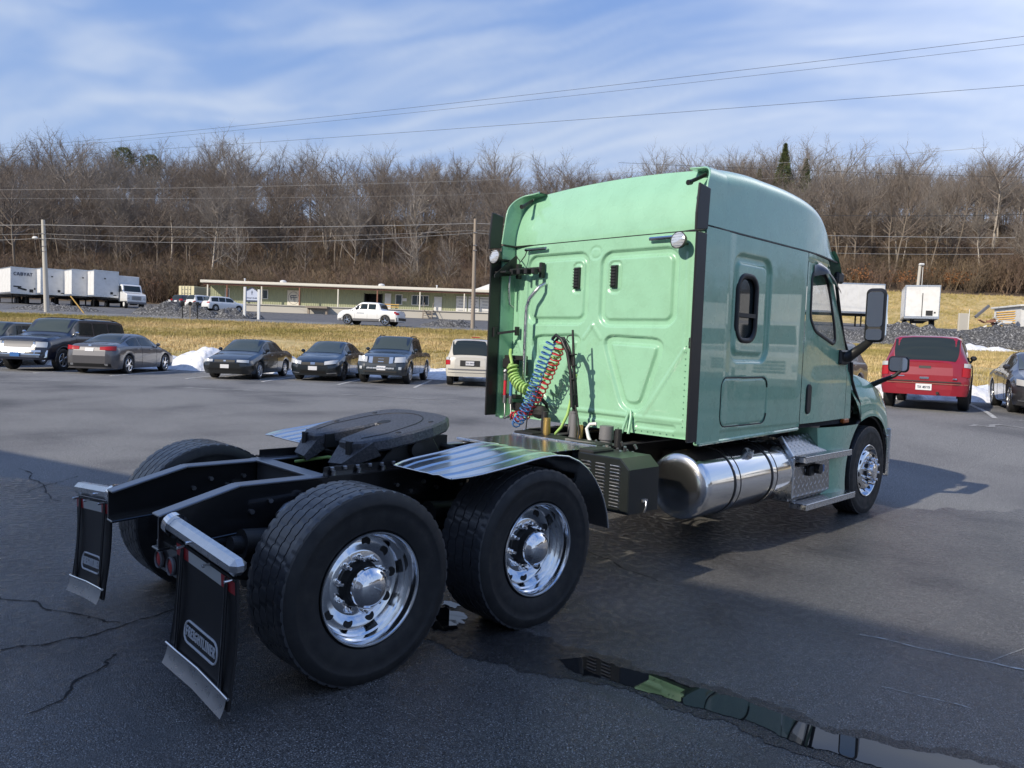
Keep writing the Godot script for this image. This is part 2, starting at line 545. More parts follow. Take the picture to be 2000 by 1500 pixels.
	mat("grass", Color(1, 1, 1), 0.9).vertex_color_use_as_albedo = true
	mat("leaves", Color(1, 1, 1), 0.8).vertex_color_use_as_albedo = true
	mat("pole_wood", lin(0.30, 0.25, 0.20), 0.85)
	mat("wire", lin(0.04, 0.04, 0.042), 0.6)
	mat("wire_pale", lin(0.28, 0.28, 0.28), 0.5)
	mat("siding", lin(0.34, 0.36, 0.23), 0.6)
	mat("concrete", lin(0.50, 0.47, 0.41), 0.85)
	mat("cream", lin(0.72, 0.68, 0.58), 0.6)
	mat("rust", lin(0.25, 0.12, 0.08), 0.8)
	mat("white_panel", lin(0.74, 0.74, 0.73), 0.45)
	M.white_panel.albedo_texture = ramp_tex(256, noise(60, 0.02, 4), [lin(0.88, 0.875, 0.865), lin(0.97, 0.97, 0.97), lin(1, 1, 1)])
	tri_planar(M.white_panel, 4.0, false)
	mat("print_dark", lin(0.035, 0.05, 0.09), 0.6)
	mat("sign_face", lin(0.5, 0.55, 0.68), 0.5)
	mat("wood_yellow", lin(0.62, 0.38, 0.10), 0.7)
	mat("yellow", lin(0.75, 0.62, 0.03), 0.4)
	mat("container", lin(0.66, 0.60, 0.38), 0.6)
	mat("service_wall", lin(0.42, 0.40, 0.37), 0.8)

# ---------------------------------------------------------------- wheels of the tractor
func tyre_mesh(hw: float, R: float, rim: float, grooves: Array, segs: int, blocks: int) -> Array:
	var side := B.new()
	var pr := []
	for sgn in [-1.0, 1.0]:
		var p := [Vector2(rim - 0.012, hw * 0.80), Vector2(rim + 0.006, hw * 0.90), Vector2(rim + 0.012, hw * 0.97), Vector2(rim + 0.05, hw * 1.03), Vector2(rim + 0.10, hw * 1.055), Vector2(rim + 0.135, hw * 1.05), Vector2(rim + 0.139, hw * 1.062), Vector2(rim + 0.15, hw * 1.058), Vector2(rim + 0.17, hw * 1.035), Vector2(R - 0.022, hw * 0.985), Vector2(R - 0.014, hw * 0.955)]
		if sgn < 0:
			pr = p.map(func(v): return Vector2(v.x, -v.y))
			side.lathe(pr, Transform3D(), 96)
		else:
			p.reverse()
			side.lathe(p, Transform3D(), 96)
	var tr := B.new()
	var cols := []   # [h, depth, which groove]
	var e := hw * 0.955
	cols.append([-e, 0.014, -1]); cols.append([-e * 0.985, 0.002, -1]); cols.append([-e * 0.8, 0.0, -2])
	for k in grooves.size():
		var g: float = grooves[k]
		cols.append([g - 0.0055, 0.0, k]); cols.append([g - 0.0030, 0.011, k]); cols.append([g + 0.0030, 0.011, k]); cols.append([g + 0.0055, 0.0, k])
	cols.append([e * 0.8, 0.0, -2]); cols.append([e * 0.985, 0.002, -1]); cols.append([e, 0.014, -1])
	var pt := func(i: int, c: Array) -> Vector3:
		var a := TAU * i / segs
		var h: float = c[0]
		var d: float = c[1]
		if c[2] >= 0:
			var per := segs / 8
			h += 0.0035 * (1.0 if ((i + c[2] * 3) % 8) < 4 else -1.0) * (0.6 if i % 4 == 0 else 1.0)
			if d == 0.0 and (i + c[2] * 2) % 8 == 2: d = 0.006
		else:
			var per2 := segs / blocks
			if i % per2 == 0: d += 0.008 if c[2] == -1 else 0.0
		var r := R - d
		return Vector3(r * cos(a), h, -r * sin(a))
	for k in cols.size() - 1:
		tr.sm()
		for i in segs:
			tr.quad(pt.call(i, cols[k]), pt.call(i + 1, cols[k]), pt.call(i + 1, cols[k + 1]), pt.call(i, cols[k + 1]))
	return [side.done(), tr.done()]

func wheel_parts(root: Node3D, called: String, xf: Transform3D, kit: Dictionary):
	var w := Node3D.new()
	w.name = called
	w.transform = xf
	root.add_child(w, true)
	put("tyre", kit.tyre[0], M.rubber, w)
	put("tread", kit.tyre[1], M.tread, w)
	put("rim", kit.rim, M.polished, w)
	put("hub_cap", kit.cap, M.chrome, w)
	put("hub", kit.hub, M.grime, w)
	for i in 10:
		var a := TAU * (i + 0.5) / 10
		put("lug_nut", kit.nut, M.chrome, w, Transform3D(Basis(), Vector3(kit.nut_r * cos(a), kit.nut_h, kit.nut_r * sin(a))))
	for i in 10:
		var a2 := TAU * i / 10
		put("hand_hole", kit.hole, M.grime, w, Transform3D(Basis(Vector3(cos(a2), 0, sin(a2)), Vector3(0, 1, 0), Vector3(-sin(a2), 0, cos(a2))) * Basis(Vector3(0, 0, 1), kit.hole_tilt), Vector3(kit.hole_r * cos(a2), kit.hole_h, kit.hole_r * sin(a2))))

func side_xf(x: float, y: float, s: float, spin := 0.0) -> Transform3D:   # local y points outwards
	var o := signf(x)
	return Transform3D(Basis(Vector3(0, 1, 0) * o, Vector3(o, 0, 0), Vector3(0, 0, -1)) * Basis(Vector3.UP, spin), V(x, y, s))

func truck_wheels(t: Node3D):
	var drive := {}
	drive.tyre = tyre_mesh(0.19, 0.513, 0.2985, [-0.108, -0.036, 0.036, 0.108], 240, 48)
	var b := B.new()
	b.lathe([Vector2(0.293, 0.150), Vector2(0.299, 0.176), Vector2(0.3005, 0.186), Vector2(0.297, 0.193), Vector2(0.290, 0.192), Vector2(0.285, 0.184), Vector2(0.280, 0.150), Vector2(0.272, 0.142), Vector2(0.270, 0.105), Vector2(0.262, 0.098), Vector2(0.260, 0.060), Vector2(0.252, 0.044), Vector2(0.235, 0.040), Vector2(0.200, 0.046), Vector2(0.180, 0.062), Vector2(0.170, 0.066), Vector2(0.10, 0.066)].map(func(v): return v), Transform3D(Basis.from_scale(Vector3(1, 1, 1)), Vector3.ZERO), 72)
	drive.rim = b.done()
	b = B.new()
	b.lathe([Vector2(0.125, 0.066), Vector2(0.118, 0.085), Vector2(0.104, 0.10), Vector2(0.098, 0.165), Vector2(0.0, 0.165)], Transform3D(), 32)
	drive.hub = b.done()
	b = B.new()
	b.lathe([Vector2(0.108, 0.150), Vector2(0.110, 0.166), Vector2(0.106, 0.172), Vector2(0.101, 0.174), Vector2(0.090, 0.190), Vector2(0.070, 0.203), Vector2(0.04, 0.211), Vector2(0.0, 0.214)], Transform3D(), 40)
	drive.cap = b.done()
	b = B.new()
	b.lathe([Vector2(0.022, 0), Vector2(0.022, 0.006), Vector2(0.0165, 0.008), Vector2(0.0165, 0.032), Vector2(0.012, 0.037), Vector2(0.009, 0.038), Vector2(0.009, 0.062), Vector2(0, 0.064)], Transform3D(), 6)
	drive.nut = b.done()
	b = B.new()
	b.lathe([Vector2(0.0265, -0.002), Vector2(0.0265, 0.003), Vector2(0.022, 0.0035), Vector2(0.0, 0.0005)], Transform3D(), 20)
	drive.hole = b.done()
	drive.merge({"nut_r": 0.143, "nut_h": 0.064, "hole_r": 0.216, "hole_h": 0.044, "hole_tilt": 0.16})
	var steer := {}
	steer.tyre = tyre_mesh(0.132, 0.513, 0.2985, [-0.07, -0.024, 0.024, 0.07], 240, 60)
	b = B.new()
	b.lathe([Vector2(0.293, 0.100), Vector2(0.299, 0.122), Vector2(0.3005, 0.132), Vector2(0.295, 0.138), Vector2(0.286, 0.134), Vector2(0.280, 0.118), Vector2(0.270, 0.095), Vector2(0.262, 0.082), Vector2(0.252, 0.082), Vector2(0.235, 0.104), Vector2(0.215, 0.122), Vector2(0.19, 0.134), Vector2(0.175, 0.137), Vector2(0.112, 0.137)], Transform3D(), 72)
	steer.rim = b.done()
	b = B.new()
	b.lathe([Vector2(0.12, 0.137), Vector2(0.112, 0.15), Vector2(0.105, 0.16), Vector2(0.0, 0.16)], Transform3D(), 32)
	steer.hub = b.done()
	b = B.new()
	b.lathe([Vector2(0.092, 0.155), Vector2(0.09, 0.20), Vector2(0.082, 0.212), Vector2(0.05, 0.222), Vector2(0, 0.224)], Transform3D(), 32)
	steer.cap = b.done()
	b = B.new()
	b.lathe([Vector2(0.024, 0), Vector2(0.024, 0.008), Vector2(0.0185, 0.012), Vector2(0.0175, 0.066), Vector2(0.012, 0.076), Vector2(0, 0.079)], Transform3D(), 12)
	steer.nut = b.done()
	steer.hole = drive.hole
	steer.merge({"nut_r": 0.143, "nut_h": 0.136, "hole_r": 0.222, "hole_h": 0.1175, "hole_tilt": 0.63})
	var k := 0
	for s in [0.0, 1.256]:
		for x in [0.998, -0.998]:
			wheel_parts(t, "drive_wheel", side_xf(x, 0.498, s, 0.4 + k * 1.1), drive)
			k += 1
	for x in [1.03, -1.03]:
		wheel_parts(t, "steer_wheel", side_xf(x, 0.498, 6.79, 0.2 + k), steer)
		k += 1

# ---------------------------------------------------------------- chassis
func truck_chassis(t: Node3D):
	var shape := PackedVector2Array([Vector2(-0.80, 0.66), Vector2(-0.80, 0.835), Vector2(-0.37, 0.948), Vector2(7.4, 0.948), Vector2(7.4, 0.69), Vector2(-0.37, 0.69)])
	for x in [0.41, -0.41]:
		var b := B.new()
		var sg := signf(x)
		b.prism(shape, Transform3D(Basis(Vector3(0, 0, -1), Vector3(0, 1, 0), Vector3(1, 0, 0)), Vector3(x - 0.006, 0, 0)), 0.012)
		b.bar(V(x - sg * 0.035, 0.662, -0.803), V(x - sg * 0.035, 0.688, -0.37), 0.095, 0.014, 0.004)
		b.bar(V(x - sg * 0.035, 0.688, -0.37), V(x - sg * 0.035, 0.688, 7.4), 0.095, 0.014, 0.004)
		var rail := part("frame_rail", b, M.black_paint, t)
		b = B.new()
		var top := [[-0.803, 0.838], [-0.37, 0.951], [7.4, 0.951]]
		for i in 2:
			b.bar(V(x - sg * 0.035, top[i][1], top[i][0]), V(x - sg * 0.035, top[i + 1][1], top[i + 1][0]), 0.095, 0.014, 0.004)
		put("top_flange", b.done(), M.rail_top, rail)
		# bolts along the outer and inner web
		b = B.new()
		for i in 16:
			var s := -0.3 + i * 0.11
			b.cyl(V(x + sg * 0.006, 0.80 + 0.05 * (i % 2), s), V(x + sg * 0.024, 0.80 + 0.05 * (i % 2), s), 0.014, 6)
			b.cyl(V(x - sg * 0.006, 0.80 + 0.05 * (i % 2), s), V(x - sg * 0.024, 0.80 + 0.05 * (i % 2), s), 0.014, 6)
		tag(part("rail_bolts", b, M.steel, t), "", "", "", "stuff")
	var b := B.new()
	b.box(V(0, 0.953, 0.13), Vector3(0.84, 0.018, 0.10), Basis(), 0.004)
	b.box(V(0, 0.86, 0.13), Vector3(0.78, 0.17, 0.02))
	part("crossmember", b, M.rail_top, t)
	for s in [0.63, 1.95, 2.9, 4.2, 5.6]:
		b = B.new()
		b.box(V(0, 0.80, s), Vector3(0.79, 0.2, 0.03)); b.box(V(0, 0.905, s), Vector3(0.79, 0.012, 0.12)); b.box(V(0, 0.695, s), Vector3(0.79, 0.012, 0.12))
		part("crossmember", b, M.black_paint, t)
	for s in [0.0, 1.256]:
		b = B.new()
		b.tube([V(-0.86, 0.498, s), V(-0.3, 0.498, s), V(0.3, 0.498, s), V(0.86, 0.498, s)], [0.07, 0.085, 0.085, 0.07], 14)
		b.ball(V(0.02, 0.50, s), Vector3(0.20, 0.21, 0.19), 18)
		b.cyl(V(0.02, 0.50, s), V(0.02, 0.53, s + 0.42), 0.12, 14, 0.07)
		for x in [-0.74, 0.74]: b.cyl(V(x - 0.06, 0.498, s), V(x + 0.06, 0.498, s), 0.20, 24)
		part("drive_axle", b, M.grime, t)
		for x in [-0.42, 0.42]:
			b = B.new()
			b.lathe([Vector2(0, 0), Vector2(0.10, 0.0), Vector2(0.13, 0.03), Vector2(0.135, 0.07), Vector2(0.115, 0.10), Vector2(0.135, 0.13), Vector2(0.13, 0.18), Vector2(0.11, 0.21), Vector2(0, 0.21)], Transform3D(Basis(), V(x, 0.44, s - 0.30)), 20)
			part("air_spring", b, M.rubber, t)
			b = B.new()
			b.tube([V(x, 0.50, s + 0.55), V(x, 0.42, s + 0.30), V(x, 0.40, s), V(x, 0.42, s - 0.34)], 0.045, 8)
			b.box(V(x, 0.6, s + 0.55), Vector3(0.06, 0.28, 0.12))
			part("suspension_arm", b, M.grime, t)
			b = B.new()
			var xo: float = x + signf(x) * 0.08
			b.cyl(V(xo, 0.40, s - 0.12), V(xo, 0.63, s - 0.06), 0.035, 12); b.cyl(V(xo, 0.63, s - 0.06), V(xo, 0.84, s), 0.026, 12)
			part("shock_absorber", b, M.grime, t)
	b = B.new()
	b.cyl(V(0.02, 0.53, 0.40), V(0.02, 0.52, 0.95), 0.045, 14)
	b.cyl(V(0.02, 0.55, 1.6), V(0.0, 0.72, 4.6), 0.05, 14)
	part("drive_shaft", b, M.grime, t)
	b = B.new()
	for k in 8:
		var x2 := 0.15 + 0.028 * k * (1 if k % 2 else -1)
		b.tube([V(x2, 0.86, 0.2), V(x2 * 1.2, 0.83 + 0.01 * k, 0.7), V(x2 * 0.9, 0.88, 1.2), V(x2, 0.86, 2.0)], 0.011, 6)
	tag(part("air_lines", b, M.grime, t), "", "", "", "stuff")
	b = B.new()
	b.tube([V(-0.3, 0.93, 0.35), V(-0.12, 0.975, 0.50), V(0.06, 0.955, 0.62), V(0.1, 0.9, 0.8)], 0.012, 6)
	part("air_line", b, M.hose_green, t)
	# brake chambers and a link seen between the rails
	for s in [-0.22, 1.05]:
		for x in [-0.55, 0.55]:
			b = B.new()
			b.cyl(V(x, 0.64, s), V(x, 0.66, s - 0.20), 0.085, 18); b.cyl(V(x, 0.66, s - 0.20), V(x, 0.665, s - 0.26), 0.05, 12)
			part("brake_chamber", b, M.grime, t)
	b = B.new()
	b.tube([V(0.46, 0.84, 0.0), V(0.52, 0.82, -0.14), V(0.60, 0.80, -0.22)], 0.028, 10)
	b.ball(V(0.46, 0.84, 0.0), Vector3(0.045, 0.045, 0.045), 10)
	part("levelling_valve", b, M.steel, t)
	# perforated angle brackets with bolts that carry the fifth wheel
	for x in [-0.42, 0.42]:
		b = B.new()
		b.box(V(x, 0.985, 0.80), Vector3(0.012, 0.055, 1.30)); b.box(V(x + signf(x) * 0.03, 0.963, 0.80), Vector3(0.07, 0.010, 1.30))
		part("mounting_angle", b, M.black_paint, t)
		b = B.new()
		for i in 14:
			b.box(V(x + signf(x) * 0.012, 1.0, 0.20 + i * 0.09), Vector3(0.022, 0.024, 0.026), Basis(), 0.005)
			if i % 2 == 0: b.cyl(V(x + signf(x) * 0.03, 0.968, 0.2 + i * 0.09), V(x + signf(x) * 0.03, 0.992, 0.2 + i * 0.09), 0.014, 6)
		tag(part("mounting_bolts", b, M.steel, t), "", "", "", "stuff")
	# fifth wheel
	var h := [Vector2(0.0, 0.86), Vector2(0.03, 0.84), Vector2(0.04, 0.76), Vector2(0.085, 0.60), Vector2(0.13, 0.46), Vector2(0.155, 0.43), Vector2(0.30, 0.43), Vector2(0.36, 0.47), Vector2(0.43, 0.62), Vector2(0.455, 0.80), Vector2(0.45, 0.98), Vector2(0.40, 1.14), Vector2(0.32, 1.225), Vector2(0.16, 1.26)]
	var poly := PackedVector2Array(h)
	var hr := h.duplicate(); hr.reverse()
	for p in hr:
		if p.x > 0.0: poly.append(Vector2(-p.x, p.y))
	var tilt := 0.175
	var top_at := func(s): return 1.14 + (s - 0.43) * tilt
	var ca := atan(tilt)
	var bs := Basis(Vector3(1, 0, 0), V(0, sin(ca), cos(ca)), V(0, cos(ca), -sin(ca)))
	b = B.new()
	b.prism(poly, Transform3D(bs, V(0, 1.135 - 0.085 - 0.43 * tilt, 0)), 0.085, 0.014)
	for sg in [-1, 1]:   # sloping jaws behind the plate
		var q := [V(sg * 0.13, 1.135, 0.455), V(sg * 0.42, 1.14, 0.50), V(sg * 0.30, 1.0, 0.345), V(sg * 0.155, 0.99, 0.335)]
		var low := [V(sg * 0.13, 1.04, 0.50), V(sg * 0.42, 1.05, 0.56), V(sg * 0.30, 0.965, 0.37), V(sg * 0.155, 0.955, 0.36)]
		var mid := V(sg * 0.25, 1.04, 0.44)
		b.face([q[0], q[1], q[2], q[3]], mid)
		for i in 4: b.face([q[i], q[(i + 1) % 4], low[(i + 1) % 4], low[i]], mid)
	var fwm := part("fifth_wheel", b, M.fifth, t)
	b = B.new()
	for sg in [-1, 1]:
		b.prism(PackedVector2Array([Vector2(0.55, 0.965), Vector2(1.12, 0.965), Vector2(1.0, 1.15), Vector2(0.7, 1.12)]), Transform3D(Basis(Vector3(0, 0, -1), Vector3(0, 1, 0), Vector3(1, 0, 0)), Vector3(sg * 0.36 - 0.03, 0, 0)), 0.06, 0.008)
		b.cyl(V(sg * 0.30, 1.07, 0.84), V(sg * 0.44, 1.07, 0.84), 0.05, 14)
		b.box(V(sg * 0.28, 1.09, 0.80), Vector3(0.05, 0.09, 0.8)); b.box(V(sg * 0.12, 1.09, 0.72), Vector3(0.04, 0.09, 0.5))
	b.box(V(0, 1.10, 1.08), Vector3(0.62, 0.10, 0.08)); b.box(V(0, 0.985, 0.84), Vector3(0.84, 0.03, 0.50), Basis(), 0.006)
	b.tube([V(0.2, 1.08, 1.1), V(0.42, 1.04, 1.22), V(0.46, 1.02, 1.38)], 0.022, 8)
	put("saddle", b.done(), M.grime, fwm)
	b = B.new()
	var tp := func(x: float, s: float) -> Vector3: return V(x, 1.1345 + (s - 0.43) * tilt, s)
	b.tube(range(13).map(func(i): return tp.call(0.30 * cos(PI * i / 12.0), 0.86 + 0.27 * sin(PI * i / 12.0))), 0.006, 6)
	for sx in [-1.0, 1.0]: b.tube([tp.call(sx * 0.30, 0.86), tp.call(sx * 0.33, 0.66), tp.call(sx * 0.28, 0.5)], 0.006, 6)
	b.lathe([Vector2(0.052, 0), Vector2(0.048, 0.004), Vector2(0, 0.004)], Transform3D(Basis(Vector3.RIGHT, atan(tilt)), tp.call(0.0, 0.87)), 24)
	put("grease_groove", b.done(), M.grime, fwm)
	for q in [[-0.38, 0.72], [0.38, 0.72], [-0.34, 1.02], [0.34, 1.02]]:
		b = B.new()
		b.lathe([Vector2(0.020, 0), Vector2(0.018, 0.005), Vector2(0, 0.006)], Transform3D(Basis(Vector3.RIGHT, atan(tilt)), tp.call(q[0], q[1])), 12)
		put("plate_bolt", b.done(), M.grime, fwm)
	# mud flaps
	for sg in [1.0, -1.0]:
		b = B.new()
		var a := V(sg * 0.47, 0.795, -0.735)
		var e := V(sg * 1.16, 0.725, -0.70 if sg > 0 else -0.755)
		b.bar(a, e, 0.085, 0.082, 0.026)
		var br := part("flap_bracket", b, M.brushed, t)
		b = B.new()
		b.cyl(a + (a - e).normalized() * 0.03, a + (e - a).normalized() * 0.02, 0.062, 18)
		b.cyl(V(sg * 0.42, 0.80, -0.735), a, 0.045, 12)
		put("bracket_clamp", b.done(), M.chrome, br)
		for f in [0.22, 0.36, 0.62, 0.94]:
			b = B.new()
			var dy: float = -0.005 if f == 0.36 else -0.06
			b.cyl(a.lerp(e, f) + Vector3(0, dy, 0.02), a.lerp(e, f) + Vector3(0, dy - 0.003, 0.056), 0.008, 8)
			put("bolt", b.done(), M.chrome, br)
		b = B.new()
		var d := (e - a)
		var a2 := a + d * 0.10 + Vector3(0, -0.052, 0.012)
		var e2 := a + d * 0.985 + Vector3(0, -0.05, 0.012)
		var flap := func(u: float, v: float, off: float) -> Vector3:
			var p := a2.lerp(e2, u)
			var bow := 0.010 * sin(PI * minf(v * 1.1, 1.0))
			return p + Vector3((u - 0.5) * 0.02 * v, -0.60 * v, -bow + 0.022 * v * v + 0.012 * (absf(u - 0.5) * 2.0) * v + off)
		b.grid(12, 16, func(u, v): return flap.call(u, v, 0.006))
		b.grid(12, 16, func(u, v): return flap.call(1.0 - u, v, -0.006))
		for u in [0.0, 1.0]: b.tube(range(9).map(func(i): return flap.call(u, i / 8.0, 0.0)), 0.010, 6)
		var fl := part("mud_flap", b, M.black_plastic, t)
		b = B.new()
		b.grid(10, 4, func(u, v): return flap.call(u, 0.89 + v * 0.15, 0.016 + 0.02 * v * v))
		b.grid(10, 4, func(u, v): return flap.call(1.0 - u, 0.89 + v * 0.15, -0.012))
		put("flap_weight", b.done(), M.brushed, fl)
		b = B.new()
		b.tube(range(9).map(func(i): return flap.call(-0.03 + 1.06 * i / 8.0, 0.888, 0.017)), 0.008, 6)
		put("weight_edge", b.done(), M.chrome, fl)
		for band in [[0.0, 0.22, "reflect_red"], [0.22, 0.78, "reflect_white"], [0.78, 1.0, "reflect_red"]]:
			b = B.new()
			b.grid(4, 1, func(u, v): return flap.call(lerpf(band[0], band[1], u), 0.02 + 0.10 * v, 0.010))
			put("reflector_strip", b.done(), M[band[2]], fl)
		for u in [0.1, 0.86]:
			b = B.new()
			b.tube(range(7).map(func(i): return flap.call(u, 0.02 + 0.86 * i / 6.0, 0.012 + 0.012 * sin(PI * i / 6.0))), 0.0055, 5)
			b.tube(range(7).map(func(i): return flap.call(u + 0.03, 0.02 + 0.86 * i / 6.0, 0.012 + 0.012 * sin(PI * i / 6.0))), 0.0055, 5)
			put("flap_rod", b.done(), M.black_paint, fl)
		# the raised lettering in its rounded border
		var right: Vector3 = (e2 - a2).normalized() * sg
		var mid2: Vector3 = flap.call(0.48, 0.68, 0.011)
		var dn: Vector3 = (flap.call(0.48, 0.78, 0.0) - flap.call(0.48, 0.58, 0.0)).normalized()
		var nrm: Vector3 = right.cross(-dn).normalized()
		var tf := Transform3D(Basis(right, -dn, nrm), mid2)
		b = B.new()
		var ring := []
		for p in rrect(0, 0, 0.345, 0.105, 0.045, 7): ring.append(tf * Vector3(p.x, p.y - 0.05 * p.x * p.x * 4.0, 0))
		ring.append(ring[0])
		b.tube(ring, 0.0062, 6)
		put("logo_border", b.done(), M.logo_white, fl)
		var tm := TextMesh.new()
		tm.text = "FREIGHTLINER"
		var sf := SystemFont.new()
		sf.font_names = PackedStringArray(["Droid Sans"])
		sf.font_weight = 700
		tm.font = sf
		tm.font_size = 32
		tm.pixel_size = 0.0021
		tm.depth = 0.004
		put("logo_lettering", tm, M.logo_white, fl, tf * Transform3D(Basis.from_scale(Vector3(0.66, 1.0, 1.0)), Vector3(0, 0, 0.003)))
	# tail lamps on a plate between the rails
	b = B.new()
	b.box(V(0.38, 0.60, -0.735), Vector3(0.30, 0.15, 0.02), Basis(), 0.006)
	part("lamp_plate", b, M.black_paint, t)
	for x in [0.31, 0.475]:
		b = B.new()
		b.lathe([Vector2(0.047, 0), Vector2(0.050, 0.012), Vector2(0.044, 0.02), Vector2(0.041, 0.012)], Transform3D(Basis(Vector3(1, 0, 0), Vector3(0, 0, 1), Vector3(0, -1, 0)), V(x, 0.585, -0.748)), 24)
		var tl := part("tail_lamp", b, M.grey_plastic, t)
		b = B.new()
		b.lathe([Vector2(0.042, 0), Vector2(0.040, 0.010), Vector2(0.03, 0.015), Vector2(0, 0.018)], Transform3D(Basis(Vector3(1, 0, 0), Vector3(0, 0, 1), Vector3(0, -1, 0)), V(x, 0.585, -0.746)), 24)
		put("lamp_lens", b.done(), M.red, tl)
	# half fenders over the middle axle
	for sg in [1.0, -1.0]:
		var path := [Vector2(0.55, 1.012), Vector2(0.75, 1.035), Vector2(1.0, 1.06), Vector2(1.2, 1.088), Vector2(1.34, 1.096), Vector2(1.48, 1.080), Vector2(1.60, 1.035), Vector2(1.70, 0.970), Vector2(1.79, 0.88), Vector2(1.865, 0.77), Vector2(1.915, 0.65), Vector2(1.94, 0.54)]
		b = B.new()
		b.mir = sg < 0
		var fp := func(u: float, v: float, off: float) -> Vector3:
			var kk := u * (path.size() - 1)
			var i := mini(int(kk), path.size() - 2)
			var p: Vector2 = path[i].lerp(path[i + 1], kk - i)
			var tn: Vector2 = (path[i + 1] - path[i]).normalized()
			var x := lerpf(0.52, 1.20, v)
			if u < 0.06: x = lerpf(0.52 + 0.06 * (1.0 - u / 0.06), 1.20 - 0.06 * (1.0 - u / 0.06), v)
			var rib := 0.0
			for c in [0.16, 0.36, 0.58, 0.80]: rib += 0.008 * exp(-pow((v - c) / 0.018, 2.0))
			var nn := Vector2(-tn.y, tn.x) * (rib + off)
			return V(x, p.y + nn.y, p.x + nn.x)
		b.grid(48, 70, func(u, v): return fp.call(u, v, 0.0))
		b.grid(24, 8, func(u, v): return fp.call(u, 1.0 - v, -0.004))
		for v in [0.0, 1.0]: b.tube(range(25).map(func(i): return fp.call(i / 24.0, v, 0.0)), 0.007, 6)
		b.tube(range(11).map(func(i): return fp.call(0.0, i / 10.0, 0.0)), 0.006, 6)
		part("half_fender", b, M.fender_alu, t)
		b = B.new()
		b.mir = sg < 0
		b.bar(V(0.43, 0.90, 0.95), V(0.78, 1.03, 0.95), 0.05, 0.03); b.bar(V(0.43, 0.90, 1.75), V(1.0, 0.86, 1.78), 0.05, 0.03)
		b.bar(V(0.78, 1.03, 0.95), V(1.15, 1.04, 0.95), 0.05, 0.02)
		part("fender_arm", b, M.black_paint, t)
	# deck plate behind the cab
	b = B.new()
	b.box(V(0.03, 0.972, 2.28), Vector3(0.96, 0.008, 0.66), Basis(), 0.002)
	part("deck_plate", b, M.diamond, t)
	b = B.new()
	b.bar(V(-0.46, 0.978, 1.945), V(0.52, 0.978, 1.945), 0.02, 0.022, 0.004); b.bar(V(-0.46, 0.978, 2.615), V(0.52, 0.978, 2.615), 0.02, 0.022, 0.004)
	part("deck_edge", b, M.brushed, t)
	# louvred dark box ahead of the fender
	b = B.new()
	var bp := PackedVector2Array([Vector2(0.44, 0.53), Vector2(1.02, 0.53), Vector2(1.02, 0.875), Vector2(0.93, 0.955), Vector2(0.44, 0.955)])
	b.prism(bp, Transform3D(Basis(Vector3(1, 0, 0), Vector3(0, 1, 0), Vector3(0, 0, 1)), V(0, 0, 2.80)), 0.40, 0.008)
	var lb := part("louvred_box", b, M.dark_box, t)
	for i in 3:
		for j in 13:
			b = B.new()
			var cx := 0.60 + i * 0.145
			b.prism(PackedVector2Array([Vector2(-0.05, 0), Vector2(0.05, 0), Vector2(0.044, 0.014), Vector2(-0.044, 0.014)]), Transform3D(Basis(Vector3(1, 0, 0), Vector3(0, 0.9, 0.5), Vector3(0, -0.4, 0.9)), V(cx, 0.575 + j * 0.026, 2.401)), 0.010, 0.003)
			put("louvre", b.done(), M.steel if (i + j) % 2 else M.brushed, lb)
	b = B.new()
	b.tube([V(1.022, 0.62, 2.60), V(1.045, 0.62, 2.60), V(1.045, 0.57, 2.60), V(1.03, 0.53, 2.60)], 0.008, 6)
	b.box(V(1.03, 0.625, 2.60), Vector3(0.02, 0.02, 0.06))
	put("latch", b.done(), M.brushed, lb)

func truck_tank(t: Node3D, sg: float):
	var x := sg * 0.90
	var y := 0.652
	var s0 := 3.22
	var L := 1.62
	var xf := Transform3D(Basis(Vector3(1, 0, 0), Vector3(0, 0, -1), Vector3(0, 1, 0)), V(x, y, s0))
	var b := B.new()
	b.lathe([Vector2(0.275, 0.034), Vector2(0.280, 0.04), Vector2(0.291, 0.07), Vector2(0.294, 0.10), Vector2(0.294, L - 0.1), Vector2(0.285, L - 0.04), Vector2(0.24, L - 0.01), Vector2(0, L)], xf, 64)
	var tk := part("fuel_tank", b, M.polished, t)
	b = B.new()
	b.lathe([Vector2(0, 0.0), Vector2(0.12, 0.001), Vector2(0.20, 0.005), Vector2(0.245, 0.014), Vector2(0.266, 0.025), Vector2(0.2755, 0.034)], xf, 64)
	put("tank_end", b.done(), M.tank_end, tk)
	for s in [0.52, 1.20]:
		for o in [-0.045, 0.045]:
			b = B.new()
			b.lathe([Vector2(0.2945, s + o - 0.012), Vector2(0.299, s + o - 0.011), Vector2(0.299, s + o + 0.011), Vector2(0.2945, s + o + 0.012)], xf, 64)
			put("tank_strap", b.done(), M.black_plastic, tk)
		b = B.new()
		b.lathe([Vector2(0.2945, s - 0.033), Vector2(0.301, s - 0.031), Vector2(0.301, s + 0.031), Vector2(0.2945, s + 0.033)], xf, 64)
		put("strap_band", b.done(), M.polished, tk)
	b = B.new()
	var nrm := Vector3(sg * 0.62, 0.78, 0)
	var c := V(x, y, s0 + 0.86) + nrm * 0.285
	b.cyl(c, c + nrm * 0.035, 0.055, 24)
	b.cyl(c + nrm * 0.035, c + nrm * 0.05, 0.045, 24)
	b.box(c + nrm * 0.055, Vector3(0.07, 0.016, 0.016))
	put("filler_cap", b.done(), M.brushed, tk)
	b = B.new()
	for s in [0.52, 1.20]: b.box(V(sg * 0.53, 0.62, s0 + s), Vector3(0.22, 0.5, 0.07), Basis(), 0.01)
	put("tank_bracket", b.done(), M.grime, tk)

